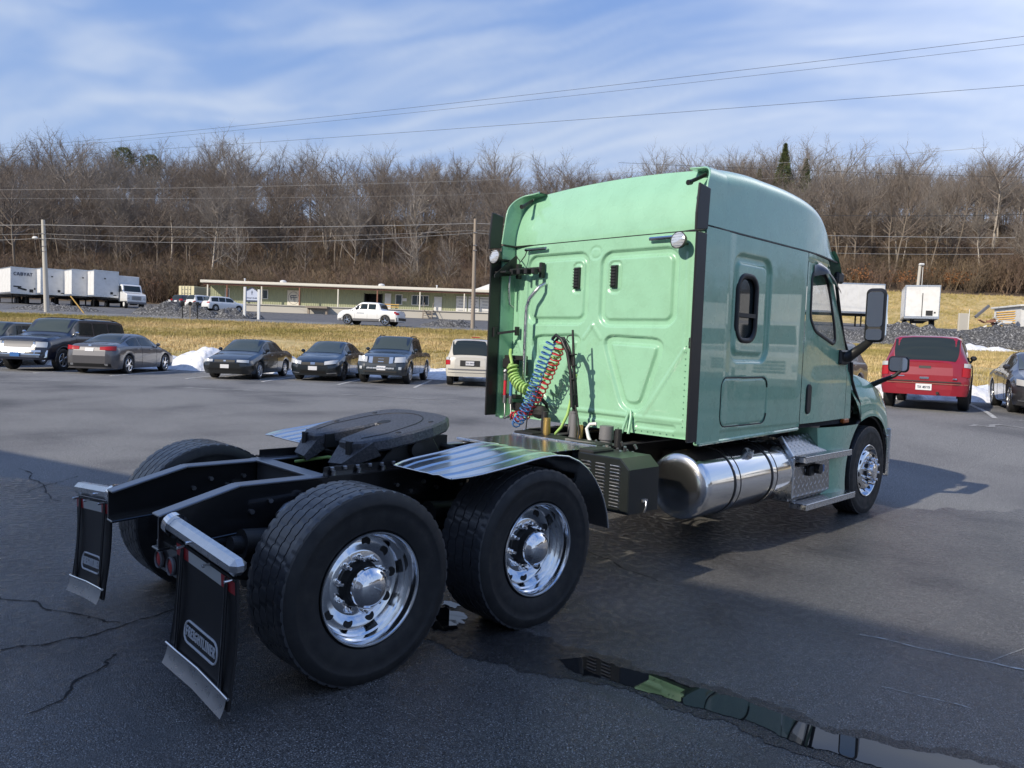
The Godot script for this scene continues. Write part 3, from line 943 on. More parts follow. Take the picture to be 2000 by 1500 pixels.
func truck_steps(t: Node3D, sg: float):
	# aluminium tread plate box with two steps, ahead of the tank
	var b := B.new()
	b.mir = sg < 0
	var sec := PackedVector2Array([Vector2(0.62, 0.36), Vector2(1.13, 0.36), Vector2(1.16, 0.40), Vector2(1.16, 0.80), Vector2(1.02, 0.985), Vector2(0.62, 0.995)])
	b.prism(sec, Transform3D(Basis(), V(0, 0, 5.74)), 0.92, 0.006)
	var bx := part("step_box", b, M.diamond, t)
	b = B.new()
	b.mir = sg < 0
	for q in [[1.16, 0.40, 1.16, 0.80], [1.16, 0.80, 1.02, 0.988]]:
		b.bar(V(q[0] + 0.004, q[1], 4.825), V(q[2] + 0.004, q[3], 4.825), 0.03, 0.05, 0.006)
	b.box(V(0.9, 0.60, 4.815), Vector3(0.5, 0.46, 0.012))
	put("box_edge", b.done(), M.brushed, bx)
	for q in [[0.805, 4.90, 6.02, 1.27], [0.345, 4.90, 6.10, 1.30]]:
		b = B.new()
		b.mir = sg < 0
		b.box(V((1.12 + q[3]) / 2, q[0], (q[1] + q[2]) / 2), Vector3(q[3] - 1.12, 0.012, q[2] - q[1]), Basis(), 0.003)
		var stp := put("step", b.done(), M.diamond, bx)
		b = B.new()
		b.mir = sg < 0
		b.box(V(q[3] - 0.008, q[0] - 0.024, (q[1] + q[2]) / 2), Vector3(0.014, 0.062, q[2] - q[1]), Basis(), 0.004)
		b.box(V((1.12 + q[3]) / 2, q[0] - 0.024, q[1] + 0.007), Vector3(q[3] - 1.125, 0.055, 0.012), Basis(), 0.003)
		b.prism(PackedVector2Array([Vector2(1.12, q[0] - 0.10), Vector2(1.12, q[0] - 0.01), Vector2(q[3] - 0.03, q[0] - 0.01)]), Transform3D(Basis(), V(0, 0, q[1] + 0.34)), 0.03)
		put("step_edge", b.done(), M.brushed, bx)
	b = B.new()
	b.mir = sg < 0
	b.box(V(1.178, 0.64, 5.22), Vector3(0.05, 0.10, 0.10), Basis(), 0.012)
	b.cyl(V(1.16, 0.66, 5.30), V(1.25, 0.66, 5.30), 0.05, 18)
	b.box(V(1.18, 0.72, 5.10), Vector3(0.04, 0.03, 0.36), Basis(), 0.008)
	put("bracket", b.done(), M.black_plastic, bx)
	b = B.new()
	b.mir = sg < 0
	b.box(V(1.1625, 0.635, 5.55), Vector3(0.004, 0.07, 0.07))
	put("sticker", b.done(), M.hose_blue, bx)
	b = B.new()
	b.mir = sg < 0
	b.tube([V(1.05, 0.40, 5.0), V(1.12, 0.30, 5.05), V(1.10, 0.27, 5.25), V(1.02, 0.29, 5.5)], 0.035, 8)
	put("step_hanger", b.done(), M.brushed, bx)

# ---------------------------------------------------------------- cab
const SEAM := 2.79
func cab_w(s: float, y: float) -> float:
	var w := 1.17 - 0.075 * sstep(4.8, 6.3, s)
	w -= 0.055 * sstep(1.85, 2.8, y) * sstep(4.85, 5.9, s)
	w += 0.022 * sstep(1.72, 1.52, y) * sstep(4.95, 5.5, s)
	return w
func moat(d: float, depth: float, w := 0.075) -> float:
	if d <= 0.0: return 0.0
	return -depth * sstep(0.0, w * 0.20, d) + depth * 0.8 * sstep(w * 0.66, w * 0.95, d)
var tri_r: PackedVector2Array
var tri_l: PackedVector2Array
func wall_relief(x: float, y: float) -> float:
	var h := 0.0
	h += moat(sdbox(x, y, -0.95, -0.125, 2.0, 2.69, 0.13), 0.03, 0.085)
	h += moat(sdbox(x, y, 0.0, 0.845, 1.985, 2.675, 0.13), 0.03, 0.085)
	if y < 2.0:
		var p := Vector2(x, y)
		h += moat(sdpoly(p, tri_r), 0.034, 0.10) + moat(sdpoly(p, tri_l), 0.034, 0.10)
	h += moat(sdbox(x, y, 0.46, 0.88, 1.105, 1.165, 0.03), 0.014, 0.06)
	h += moat(sdbox(x, y, -0.32, 0.38, 1.13, 1.19, 0.03), 0.014, 0.06)
	h += moat(sdbox(x, y, -0.335, -0.205, 2.30, 2.59, 0.05), 0.014, 0.03)
	h += moat(sdbox(x, y, 0.095, 0.245, 2.29, 2.58, 0.05), 0.014, 0.03)
	h += moat(sdbox(x, y, -0.135, 0.015, 2.60, 2.73, 0.07), 0.006, 0.03)
	for seg in [[-0.06, 2.0, -0.16, 1.88], [-0.06, 2.0, 0.04, 1.88], [0.93, 1.80, 0.56, 1.24], [-1.05, 1.82, -0.68, 1.24], [0.93, 1.80, 0.93, 2.6], [-1.05, 1.82, -1.05, 2.62], [-1.1, 1.215, 0.93, 1.20]]:
		var d := Vector2(x, y).distance_to(Geometry2D.get_closest_point_to_segment(Vector2(x, y), Vector2(seg[0], seg[1]), Vector2(seg[2], seg[3])))
		h += 0.007 * sstep(0.028, 0.006, d)
	h -= 0.012 * sstep(1.12, 1.06, y)
	return h

func window_ring(b: B, poly: PackedVector2Array, surf: Callable, w_in: float, w_out: float, h: float):
	var n := poly.size()
	if Geometry2D.is_polygon_clockwise(poly): poly.reverse()
	var off := func(i: int, d: float) -> Vector2:
		var t := (poly[(i + 1) % n] - poly[(i + n - 1) % n]).normalized()
		return poly[i % n] + Vector2(t.y, -t.x) * d
	var prof := [[w_out, 0.0], [w_out * 0.8, h * 0.8], [0.0, h], [-w_in * 0.8, h * 0.7], [-w_in, -0.006]]
	b.sm()
	for i in n:
		for k in prof.size() - 1:
			var P := func(ii: int, kk: int) -> Vector3:
				var q: Vector2 = off.call(ii % n, prof[kk][0])
				return surf.call(q.x, q.y, prof[kk][1])
			b.quad(P.call(i, k), P.call(i + 1, k), P.call(i + 1, k + 1), P.call(i, k + 1))
	b.fl()

func roof_h(s: float) -> float:   # height of the roof's edge above the seam
	return curve([Vector2(3.2, 0.505), Vector2(3.5, 0.53), Vector2(3.9, 0.55), Vector2(4.4, 0.55), Vector2(4.8, 0.53), Vector2(5.15, 0.485), Vector2(5.38, 0.41), Vector2(5.56, 0.30), Vector2(5.72, 0.16), Vector2(5.84, 0.03)], s)
func roof_pt(u: float, a: float, inset := 0.0) -> Vector3:   # u: rear to front, a: 0 right .. PI left
	var s0 := lerpf(3.24, 5.84, u)
	var H := roof_h(s0) - inset
	var hw := cab_w(s0, 2.2) - 0.004 - inset - 0.03 * sstep(5.2, 5.9, s0)
	var r := minf(0.15, H * 0.8)
	var t := minf(a, PI - a) / (PI / 2.0)
	var x := 0.0
	var y := 0.0
	if t < 0.3:
		x = hw - 0.022 * t / 0.3
		y = (H - r) * t / 0.3
	elif t < 0.6:
		var g := (t - 0.3) / 0.3 * PI / 2.0
		x = hw - 0.022 - r * (1.0 - cos(g))
		y = H - r + r * sin(g)
	else:
		var q := (t - 0.6) / 0.4
		x = lerpf(hw - 0.022 - r, 0.0, q)
		y = H + 0.045 * (1.0 - (1.0 - q) * (1.0 - q)) * (1.0 - 0.5 * sstep(5.3, 5.8, s0))
	if a > PI / 2.0: x = -x
	var fy := y / maxf(H, 0.01)
	var lean := 0.15 * pow(minf(fy, 1.0), 1.2) * pow(1.0 - u, 7.0)
	var bulge := 0.42 * pow(u, 3.0) * (1.0 - pow(x / hw, 2.0))
	return V(x, SEAM + 0.012 + y, s0 + lean + bulge)

func truck_cab(t: Node3D):
	tri_r = soften(PackedVector2Array([Vector2(0.03, 1.925), Vector2(0.77, 1.90), Vector2(0.55, 1.235), Vector2(0.30, 1.235)]), 0.17)
	tri_l = PackedVector2Array()
	for p in tri_r: tri_l.append(Vector2(-0.12 - p.x, p.y))
	# --- rear wall
	var b := B.new()
	b.grid(230, 180, func(u, v):
		var x := lerpf(-1.165, 1.165, u)
		var y := lerpf(1.055, SEAM - 0.006, v)
		var bow := 0.05 * pow(absf(x) / 1.165, 6.0)
		return V(x, y, 3.20 - wall_relief(x, y) + bow))
	b.quad(V(-1.165, 1.055, 3.26), V(1.165, 1.055, 3.26), V(1.165, 1.055, 3.21), V(-1.165, 1.055, 3.21))
	var wall := part("rear_wall", b, M.green, t)
	b = B.new()
	for i in 14:
		for x in [0.945, 0.985, -1.075]:
			b.ball(V(x, 1.16 + i * 0.052, 3.205), Vector3(0.006, 0.006, 0.004), 6)
	for i in 30: b.ball(V(-1.0 + i * 0.064, 1.085, 3.20), Vector3(0.006, 0.006, 0.006), 6)
	tag(put("rivets", b.done(), M.green, wall), "", "", "", "stuff")
	for x in [-0.27, 0.17]:
		b = B.new()
		b.prism(PackedVector2Array([Vector2(-0.034, -0.10), Vector2(0.034, -0.10), Vector2(0.034, 0.10), Vector2(-0.034, 0.10)]), Transform3D(Basis(), V(x, 2.44, 3.225)), 0.052, 0.012)
		for i in 7: b.box(V(x, 2.36 + i * 0.027, 3.17), Vector3(0.052, 0.007, 0.014))
		put("vent_louvre", b.done(), M.black_plastic, wall)
	for q in [[-0.80, 0.30], [0.70, 0.30]]:
		b = B.new()
		b.box(V(q[0], 2.742, 3.17), Vector3(q[1], 0.030, 0.03), Basis(), 0.008)
		b.box(V(q[0], 2.742, 3.153), Vector3(q[1] - 0.02, 0.012, 0.010), Basis(), 0.003)
		put("light_bar", b.done(), M.chrome, wall)
	# --- work lamps
	for q in [[0.895, 2.70, 3.10], [-1.13, 2.66, 2.93]]:
		b = B.new()
		var lx := Transform3D(Basis(Vector3(1, 0, 0), Vector3(0, 0.12, 0.993), Vector3(0, -0.993, 0.12)), V(q[0], q[1], q[2]))
		b.lathe([Vector2(0, -0.07), Vector2(0.035, -0.065), Vector2(0.062, -0.03), Vector2(0.070, 0.0), Vector2(0.073, 0.012), Vector2(0.066, 0.016)], lx, 28)
		b.bar(V(q[0], q[1] - 0.02, q[2] + 0.03), V(q[0] + 0.02 * signf(q[0]), q[1] - 0.02, 3.2), 0.03, 0.02)
		var wl := part("work_lamp", b, M.black_plastic, t)
		b = B.new()
		b.lathe([Vector2(0.066, 0.013), Vector2(0.05, 0.019), Vector2(0.0, 0.024)], lx, 28)
		for i in 5: b.tube([lx * Vector3(-0.06 * cos(i * 0.4 - 0.8), 0.022, -0.048 + i * 0.024), lx * Vector3(0.06 * cos(i * 0.4 - 0.8), 0.022, -0.048 + i * 0.024)], 0.002, 4)
		put("lamp_lens", b.done(), M.lens, wl)
	b = B.new()
	b.prism(PackedVector2Array([Vector2(0.0, 0.0), Vector2(-0.30, -0.05), Vector2(-0.30, -0.02), Vector2(-0.02, 0.19), Vector2(0.0, 0.19)]), Transform3D(Basis(Vector3(0, 0, -1), Vector3(0, 1, 0), Vector3(1, 0, 0)), V(-1.09, 2.50, 3.19)), 0.012)
	b.box(V(-1.08, 2.51, 3.06), Vector3(0.16, 0.02, 0.2), Basis(), 0.004)
	part("lamp_bracket", b, M.black_plastic, t)
	b = B.new()
	b.tube([V(-1.06, 2.70, 3.15), V(-1.0, 2.66, 3.12), V(-0.97, 2.62, 3.13), V(-0.94, 2.68, 3.16), V(-0.93, 2.74, 3.18)], 0.006, 5)
	part("lamp_wire", b, M.rubber, t)
	# --- hose rack, grab bar
	b = B.new()
	b.box(V(-0.91, 2.53, 3.12), Vector3(0.50, 0.055, 0.03), Basis(), 0.008)
	for x in [-1.02, -0.70]: b.box(V(x, 2.53, 3.165), Vector3(0.035, 0.15, 0.06), Basis(), 0.006)
	for i in 5: b.box(V(-1.11 + i * 0.10, 2.515, 3.075), Vector3(0.045, 0.06, 0.075), Basis(), 0.008)
	part("hose_rack", b, M.black_plastic, t)
	b = B.new()
	b.tube([V(-1.10, 2.50, 3.12), V(-1.105, 2.35, 3.12), V(-1.10, 2.20, 3.13), V(-1.10, 2.17, 3.19)], 0.012, 8)
	b.tube([V(-0.675, 2.40, 3.19), V(-0.68, 2.365, 3.12), V(-0.72, 2.315, 3.10), V(-0.785, 2.25, 3.095), V(-0.815, 2.16, 3.09), V(-0.82, 2.0, 3.09), V(-0.82, 1.45, 3.09), V(-0.82, 1.40, 3.12), V(-0.82, 1.385, 3.20)], 0.019, 10)
	part("grab_bar", b, M.brushed, t)
	for y in [1.86, 2.6]:
		for sg in [-1, 1]:
			if sg < 0 and y > 2.0: continue
			b = B.new()
			var yy: float = y if sg > 0 else 1.93
			b.box(V(sg * 1.02, yy, 3.17), Vector3(0.03, 0.09, 0.05), Basis(), 0.005)
			b.bar(V(sg * 1.02, yy, 3.15), V(sg * 1.15, yy - 0.03, 3.02), 0.03, 0.025)
			b.box(V(sg * 1.16, yy - 0.02, 3.0), Vector3(0.025, 0.10, 0.06), Basis(), 0.005)
			if y < 2.0: part("extender_bracket", b, M.black_plastic, t)
	b = B.new()
	for x in [-0.03, 0.05]: b.tube([V(0.41 + x * 0.9, 1.05, 3.13), V(0.42 + x * 0.5, 1.2, 3.17), V(0.42 + x * 0.2, 1.25, 3.18)], 0.014, 6)
	part("cab_latch", b, M.green, t)
	# --- side walls, doors, extenders (both sides)
	for sg in [1.0, -1.0]:
		var mr: bool = sg < 0
		var slp := rrect(3.785, 2.18, 0.33, 0.56, 0.125, 6)
		var side := func(s: float, y: float, o: float) -> Vector3:
			var h := 0.0
			if s < 4.9:
				h += moat(sdbox(s, y, 3.52, 4.20, 1.71, 2.64, 0.14), 0.028, 0.10)
				h += moat(sdbox(s, y, 3.40, 4.22, 1.17, 1.585, 0.09), 0.012, 0.016) * 1.2
				h -= 0.010 * sstep(1.14, 1.125, y)
				h += 0.008 * sstep(3.56, 3.42, s)
			return V(cab_w(s, y) + h + o, y, s)
		b = B.new()
		b.mir = mr
		b.grid(150, 150, func(u, v): return side.call(lerpf(3.4105, 4.915, u), lerpf(lerpf(1.06, 1.10, u), SEAM - 0.006, v), 0.0), func(u, v): return sdpoly(Vector2(lerpf(3.4105, 4.915, u), lerpf(lerpf(1.06, 1.10, u), SEAM - 0.006, v)), slp) > -0.002)
		var sw := part("sleeper_side", b, M.green, t)
		b = B.new()
		b.mir = mr
		window_ring(b, slp, side, 0.028, 0.020, 0.014)
		b.bar(side.call(3.63, 2.12, 0.0), side.call(3.94, 2.12, 0.0), 0.02, 0.035)
		put("window_seal", b.done(), M.black_plastic, sw)
		b = B.new()
		b.mir = mr
		b.prism(slp, Transform3D(Basis(Vector3(0, 0, -1), Vector3(0, 1, 0), Vector3(1, 0, 0)), Vector3(1.135, 0, 0)), 0.006)
		put("window_pane", b.done(), M.dark_glass, sw)
		b = B.new()
		b.mir = mr
		b.tube(Array(rrect(3.81, 1.3775, 0.82, 0.415, 0.09, 6)).map(func(p): return side.call(p.x, p.y, -0.001)), 0.006, 5)
		put("hatch_seam", b.done(), M.black_plastic, sw)
		# extender: green fairing, then the rubber edge
		b = B.new()
		b.mir = mr
		b.grid(6, 24, func(u, v): return V(1.178, lerpf(1.05, SEAM - 0.004, v), lerpf(3.06, 3.41, u)))
		b.grid(6, 24, func(u, v): return V(1.160 - 0.004 * (1.0 - u), lerpf(1.05, SEAM - 0.004, v), lerpf(3.412, 3.06, u)))
		b.quad(V(1.16, 1.05, 3.06), V(1.16, 1.05, 3.412), V(1.176, 1.05, 3.412), V(1.176, 1.05, 3.06))
		b.bar(V(1.15, 1.045, 3.1), V(1.15, 1.08, 4.9), 0.06, 0.03, 0.01)
		part("side_extender", b, M.green, t)
		b = B.new()
		b.mir = mr
		b.box(V(1.176, 1.90, 2.985), Vector3(0.020, 1.66, 0.15), Basis(), 0.008)
		part("extender_edge", b, M.extender_rubber, t)
		# roof extender: a curled lip behind the roof
		b = B.new()
		b.mir = mr
		var lip := func(u: float, v: float, ins: float) -> Vector3:
			var a: float = v * 1.02
			var p := roof_pt(0.0, a, ins)
			var reach := 0.15 * sstep(1.0, 0.35, v) + 0.04
			return Vector3(p.x + 0.004, p.y, -3.30 + lerpf(0.0, reach + 0.06, u) + (1.0 - u) * (-0.02) - 0.10 * sin(v * PI * 0.5) * (1.0 - 0.4 * u))
		b.grid(8, 36, func(u, v): return lip.call(1.0 - u, v, 0.0))
		b.grid(8, 36, func(u, v): return lip.call(u, v, 0.014))
		b.tube(range(19).map(func(i): return lip.call(1.0, i / 18.0, 0.007)), 0.009, 6)
		part("roof_extender", b, M.green, t)
		b = B.new()
		b.mir = mr
		b.prism(PackedVector2Array([Vector2(-0.01, -0.035), Vector2(0.155, -0.01), Vector2(0.17, 0.31), Vector2(0.015, 0.33), Vector2(-0.012, 0.1)]), Transform3D(Basis(Vector3(0, 0, -1), Vector3(0, 1, 0), Vector3(1, 0, 0)), V(1.168, 2.77, 2.90)), 0.024, 0.006)
		part("extender_edge", b, M.extender_rubber, t)
		b = B.new()
		b.mir = mr
		b.bar(V(1.0, 3.255, 3.30), V(0.955, 3.17, 3.13), 0.03, 0.03, 0.006)
		b.cyl(V(0.96, 3.17, 3.14), V(0.955, 3.16, 3.10), 0.022, 10)
		part("roof_bracket", b, M.black_plastic, t)
		# door
		var sfront := func(y: float) -> float: return line([Vector2(1.1, 6.13), Vector2(1.78, 6.13), Vector2(1.95, 6.04), Vector2(2.55, 5.74), Vector2(2.70, 5.62), Vector2(2.80, 5.46)], y)
		var dsurf := func(s: float, y: float, o: float) -> Vector3:
			var h := moat(sdbox(s, y, 5.03, 5.17, 1.20, 1.52, 0.06), 0.02, 0.3)
			return V(cab_w(s, y) + h + o, y, s)
		var dw := soften(PackedVector2Array([Vector2(5.03, 2.60), Vector2(5.30, 2.655), Vector2(5.52, 2.585), Vector2(5.64, 2.43), Vector2(5.76, 2.12), Vector2(5.79, 1.96), Vector2(5.72, 1.925), Vector2(5.18, 2.04), Vector2(5.04, 2.16)]), 0.07)
		b = B.new()
		b.mir = mr
		var duv := func(u: float, v: float) -> Vector2:
			var y := lerpf(1.125, 2.70, v)
			return Vector2(lerpf(4.928, sfront.call(y), u), y)
		b.grid(96, 130, func(u, v):
			var q: Vector2 = duv.call(u, v)
			return dsurf.call(q.x, q.y, 0.0), func(u, v): return sdpoly(duv.call(u, v), dw) > 0.0)
		var door := part("door", b, M.green, t)
		b = B.new()
		b.mir = mr
		window_ring(b, dw, dsurf, 0.026, 0.018, 0.010)
		put("window_seal", b.done(), M.black_plastic, door)
		b = B.new()
		b.mir = mr
		var gp := []
		b.fl()
		for k in range(0, Geometry2D.triangulate_polygon(dw).size(), 3):
			var ix := Geometry2D.triangulate_polygon(dw)
			b.face([dsurf.call(dw[ix[k]].x, dw[ix[k]].y, -0.012), dsurf.call(dw[ix[k + 1]].x, dw[ix[k + 1]].y, -0.012), dsurf.call(dw[ix[k + 2]].x, dw[ix[k + 2]].y, -0.012)], Vector3.ZERO)
		put("window_pane", b.done(), M.glass, door)
		b = B.new()
		b.mir = mr
		b.prism(rrect(5.10, 1.365, 0.10, 0.30, 0.048, 5), Transform3D(Basis(Vector3(0, 0, -1), Vector3(0, 1, 0), Vector3(1, 0, 0)), Vector3(cab_w(5.1, 1.36) - 0.012, 0, 0)), 0.024, 0.008)
		put("door_handle", b.done(), M.black_plastic, door)
		b = B.new()
		b.mir = mr
		b.grid(16, 6, func(u, v):
			var s := lerpf(5.06, 5.70, u)
			var y: float = line([Vector2(5.0, 2.63), Vector2(5.25, 2.69), Vector2(5.5, 2.62), Vector2(5.7, 2.52), Vector2(5.9, 2.40)], s) + 0.035 - 0.11 * v
			return V(cab_w(s, y) + 0.012 + 0.085 * sin(v * 1.7) * sstep(0.0, 0.3, u), y, s))
		put("rain_guard", b.done(), M.black_paint, door)
		# panel above the door and the pillar in front
		b = B.new()
		b.mir = mr
		b.grid(30, 6, func(u, v):
			var y := lerpf(2.706, SEAM - 0.006, v)
			var s := lerpf(4.928, sfront.call(y) + 0.05, u)
			return V(cab_w(s, y) - 0.012 * sstep(0.5, 0.0, v), y, s))
		b.grid(8, 30, func(u, v):
			var y := lerpf(1.12, 2.78, v)
			var s: float = sfront.call(y) + 0.008 + u * lerpf(0.16, 0.06, v)
			return V(cab_w(s, y) - 0.05 * u * u * sstep(1.7, 1.9, y), y, s))
		part("cab_pillar", b, M.green, t)
		b = B.new()
		b.mir = mr
		b.tube([V(1.105, 2.62, 5.72), V(1.09, 2.3, 5.90), V(1.075, 2.0, 6.09), V(1.08, 1.86, 6.20), V(1.10, 1.6, 6.25)], 0.018, 6)
		b.tube([V(1.115, 1.74, 6.25), V(1.12, 1.55, 6.27), V(1.125, 1.45, 6.34), V(1.13, 1.28, 6.50), V(1.135, 1.10, 6.54)], 0.018, 6)
		b.box(V(1.09, 1.62, 6.24), Vector3(0.03, 0.30, 0.09), Basis(), 0.01)
		part("cowl_gap", b, M.black_plastic, t)
		b = B.new()
		b.mir = mr
		b.box(V(1.125, 1.10, 6.13), Vector3(0.05, 0.05, 0.14), Basis(), 0.01)
		part("marker_lamp", b, M.amber, t)
		# mirrors
		b = B.new()
		b.mir = mr
		b.tube([V(1.10, 1.80, 6.02), V(1.16, 1.80, 6.05), V(1.30, 1.90, 6.02), V(1.38, 1.96, 5.98), V(1.42, 2.04, 5.98)], [0.075, 0.06, 0.048, 0.042, 0.04], 10)
		b.box(V(1.11, 1.79, 6.02), Vector3(0.06, 0.16, 0.22), Basis(), 0.02)
		b.prism(rrect(0, 0, 0.19, 0.56, 0.055, 5), Transform3D(Basis(Vector3(0.98, 0, -0.2), Vector3(0, 1, 0), Vector3(0.2, 0, 0.98)), V(1.42, 2.24, 6.05)), 0.12, 0.035)
		var mm := part("door_mirror", b, M.black_plastic, t)
		b = B.new()
		b.mir = mr
		var mb := Basis(Vector3(0.98, 0, -0.2), Vector3(0, 1, 0), Vector3(0.2, 0, 0.98))
		b.prism(rrect(0, 0.06, 0.15, 0.36, 0.035, 5), Transform3D(mb, V(1.42, 2.24, 6.05) + mb.z * 0.121), 0.003)
		put("mirror_glass", b.done(), M.mirror, mm)
		b = B.new()
		b.mir = mr
		b.prism(rrect(0, -0.20, 0.15, 0.115, 0.03, 5), Transform3D(mb, V(1.42, 2.24, 6.05) + mb.z * 0.121), 0.004)
		put("wide_angle_mirror", b.done(), M.mirror, mm)
		b = B.new()
		b.mir = mr
		b.prism(rrect(0, 0, 0.165, 0.5, 0.05, 5), Transform3D(Basis(Vector3(0.98, 0, -0.2), Vector3(0, 1, 0), Vector3(0.2, 0, 0.98)), V(1.425, 2.24, 6.105)), 0.05, 0.02)
		put("mirror_cover", b.done(), M.chrome, mm)
		b = B.new()
		b.mir = mr
		b.tube([V(1.02, 1.46, 7.05), V(1.14, 1.53, 7.09), V(1.28, 1.60, 7.12), V(1.34, 1.66, 7.12)], [0.035, 0.028, 0.022, 0.02], 8)
		b.prism(rrect(0, 0, 0.22, 0.19, 0.05, 5), Transform3D(mb, V(1.30, 1.735, 7.18)), 0.07, 0.025)
		var hm := part("hood_mirror", b, M.black_plastic, t)
		b = B.new()
		b.mir = mr
		b.prism(rrect(0, 0, 0.185, 0.155, 0.04, 5), Transform3D(mb, V(1.30, 1.735, 7.18) + mb.z * 0.0705), 0.003)
		put("mirror_glass", b.done(), M.mirror, hm)
		# hood side with wheel arch, and the panel behind the wheel
		b = B.new()
		b.mir = mr
		var arch := func(s: float) -> float:
			var d := 0.63 * 0.63 - (s - 6.79) * (s - 6.79)
			return maxf(0.50 + (sqrt(d) if d > 0 else 0.0), 0.62 if s > 6.79 else 1.075)
		var ftop := func(s: float) -> float: return curve([Vector2(6.3, 1.62), Vector2(6.7, 1.56), Vector2(7.0, 1.49), Vector2(7.4, 1.36), Vector2(7.72, 1.20), Vector2(7.84, 1.0)], s)
		var hood := func(u: float, v: float) -> Vector3:
			var s := lerpf(6.26 + 0.27 * sstep(0.45, 0.0, v), 7.84, u)
			var yb: float = arch.call(s)
			var yt: float = ftop.call(s)
			var hw := line([Vector2(6.2, 1.10), Vector2(6.6, 1.14), Vector2(6.9, 1.16), Vector2(7.3, 1.15), Vector2(7.6, 1.08), Vector2(7.8, 0.93), Vector2(7.9, 0.8)], s)
			var yc: float = curve([Vector2(6.26, 1.84), Vector2(6.7, 1.80), Vector2(7.1, 1.68), Vector2(7.5, 1.48), Vector2(7.75, 1.26), Vector2(7.9, 1.0)], s)
			if v < 0.5:
				var q := v * 2.0
				var bulge := 0.03 * sin(q * PI) + 0.02 * exp(-pow(q * (yt - yb) / 0.05, 2.0))
				return V(hw + bulge - 0.09 * q * q, lerpf(yb, yt, q), s)
			var q2 := (v - 0.5) * 2.0
			return V((hw - 0.09) * cos(q2 * PI / 2.0), yt + (yc - yt) * sin(q2 * PI / 2.0) * (0.25 + 0.75 * q2) , s + 0.12 * q2 * sstep(0.7, 1.0, u))
		b.grid(60, 40, hood)
		part("hood", b, M.green, t)
		b = B.new()
		b.mir = mr
		b.tube(range(21).map(func(i):
			var a := lerpf(-0.15, PI - 0.1, i / 20.0)
			return V(1.12, 0.50 + 0.63 * sin(a), 6.79 + 0.63 * cos(a))), 0.022, 6)
		b.grid(24, 4, func(u, v):
			var a := lerpf(-0.15, PI, u)
			return V(lerpf(0.75, 1.12, v), 0.50 + 0.635 * sin(a), 6.79 + 0.635 * cos(a)))
		part("wheel_arch", b, M.black_plastic, t)
		b = B.new()
		b.mir = mr
		b.grid(16, 20, func(u, v):
			var y := lerpf(0.33, 1.055, v)
			var sb := 6.79 - sqrt(maxf(0.66 * 0.66 - (y - 0.50) * (y - 0.50), 0.02))
			var s0 := lerpf(5.62, 5.46, v)
			return V(1.165 + 0.02 * sin(u * PI) - 0.05 * pow(1.0 - u, 3.0), y, lerpf(s0, minf(sb, 6.42), u)))
		b.grid(4, 8, func(u, v): return V(lerpf(0.8, 1.118, u), lerpf(0.33, 1.055, v), lerpf(5.625, 5.465, v)))
		part("quarter_panel", b, M.green, t)
		b = B.new()
		b.mir = mr
		b.box(V(1.02, 0.66, 7.42), Vector3(0.30, 0.58, 0.03), Basis(Vector3.UP, 0.3), 0.01)
		b.box(V(1.06, 0.86, 7.44), Vector3(0.18, 0.03, 0.20), Basis(), 0.01)
		part("bumper_end", b, M.brushed, t)
	# --- roof
	b = B.new()
	b.grid(60, 72, func(u, v): return roof_pt(u, v * PI))
	b.grid(90, 16, func(u, v):
		var p := roof_pt(0.0, (1.0 - u) * PI)
		return Vector3(p.x, lerpf(SEAM + 0.004, p.y, v), lerpf(-3.205 - 0.035 * pow(absf(p.x) / 1.16, 8.0), p.z, pow(v, 1.5)) + 0.018 * sin(v * PI)))
	part("roof_fairing", b, M.green, t)
	b = B.new()
	b.tube([V(-1.16, SEAM, 3.215), V(1.16, SEAM, 3.215)], 0.009, 6)
	for sg in [1.0, -1.0]:
		b.tube(range(16).map(func(i): return V(sg * (cab_w(lerpf(3.08, 5.9, i / 15.0), 2.2) - 0.012 - 0.03 * sstep(5.2, 5.9, lerpf(3.08, 5.9, i / 15.0))), SEAM + 0.002, lerpf(3.08, 5.9, i / 15.0))), 0.011, 6)
	part("roof_seam", b, M.black_plastic, t)
	# --- windscreen, visor, cowl, front
	b = B.new()
	b.grid(20, 12, func(u, v):
		var f := lerpf(1.0, -1.0, u)
		return V(lerpf(1.06, 1.0, v) * f, lerpf(1.83, 2.79, v), lerpf(6.42 - 0.30 * f * f, 6.0 - 0.30 * f * f, v)))
	part("windscreen", b, M.glass, t)
	b = B.new()
	b.grid(20, 6, func(u, v):
		var f := lerpf(-1.0, 1.0, u)
		return V(1.07 * f, 2.90 - 0.27 * v * v - 0.03 * v, 6.08 - 0.34 * f * f + 0.26 * v))
	b.grid(20, 6, func(u, v):
		var f := lerpf(1.0, -1.0, u)
		return V(1.07 * f, 2.885 - 0.27 * v * v - 0.03 * v, 6.07 - 0.34 * f * f + 0.25 * v))
	part("sun_visor", b, M.green, t)
	b = B.new()
	for sg in [-1.0, 1.0]: b.box(V(sg * 1.04, 2.64, 5.96), Vector3(0.06, 0.12, 0.16), Basis(), 0.02)
	part("visor_bracket", b, M.black_plastic, t)
	b = B.new()
	b.box(V(0, 1.80, 6.30), Vector3(2.0, 0.05, 0.35), Basis(), 0.02)
	for sg in [-1.0, 1.0]: b.box(V(sg * 0.86, 1.80, 6.62), Vector3(0.22, 0.10, 0.30), Basis(Vector3(1, 0, 0), 0.25), 0.03)
	part("cowl", b, M.black_plastic, t)
	b = B.new()
	b.box(V(0, 0.98, 7.80), Vector3(1.3, 0.62, 0.14), Basis(), 0.05)
	for i in 7: b.box(V(0, 0.74 + i * 0.085, 7.89), Vector3(1.2, 0.03, 0.04), Basis(), 0.01)
	part("grille", b, M.chrome, t)
	b = B.new()
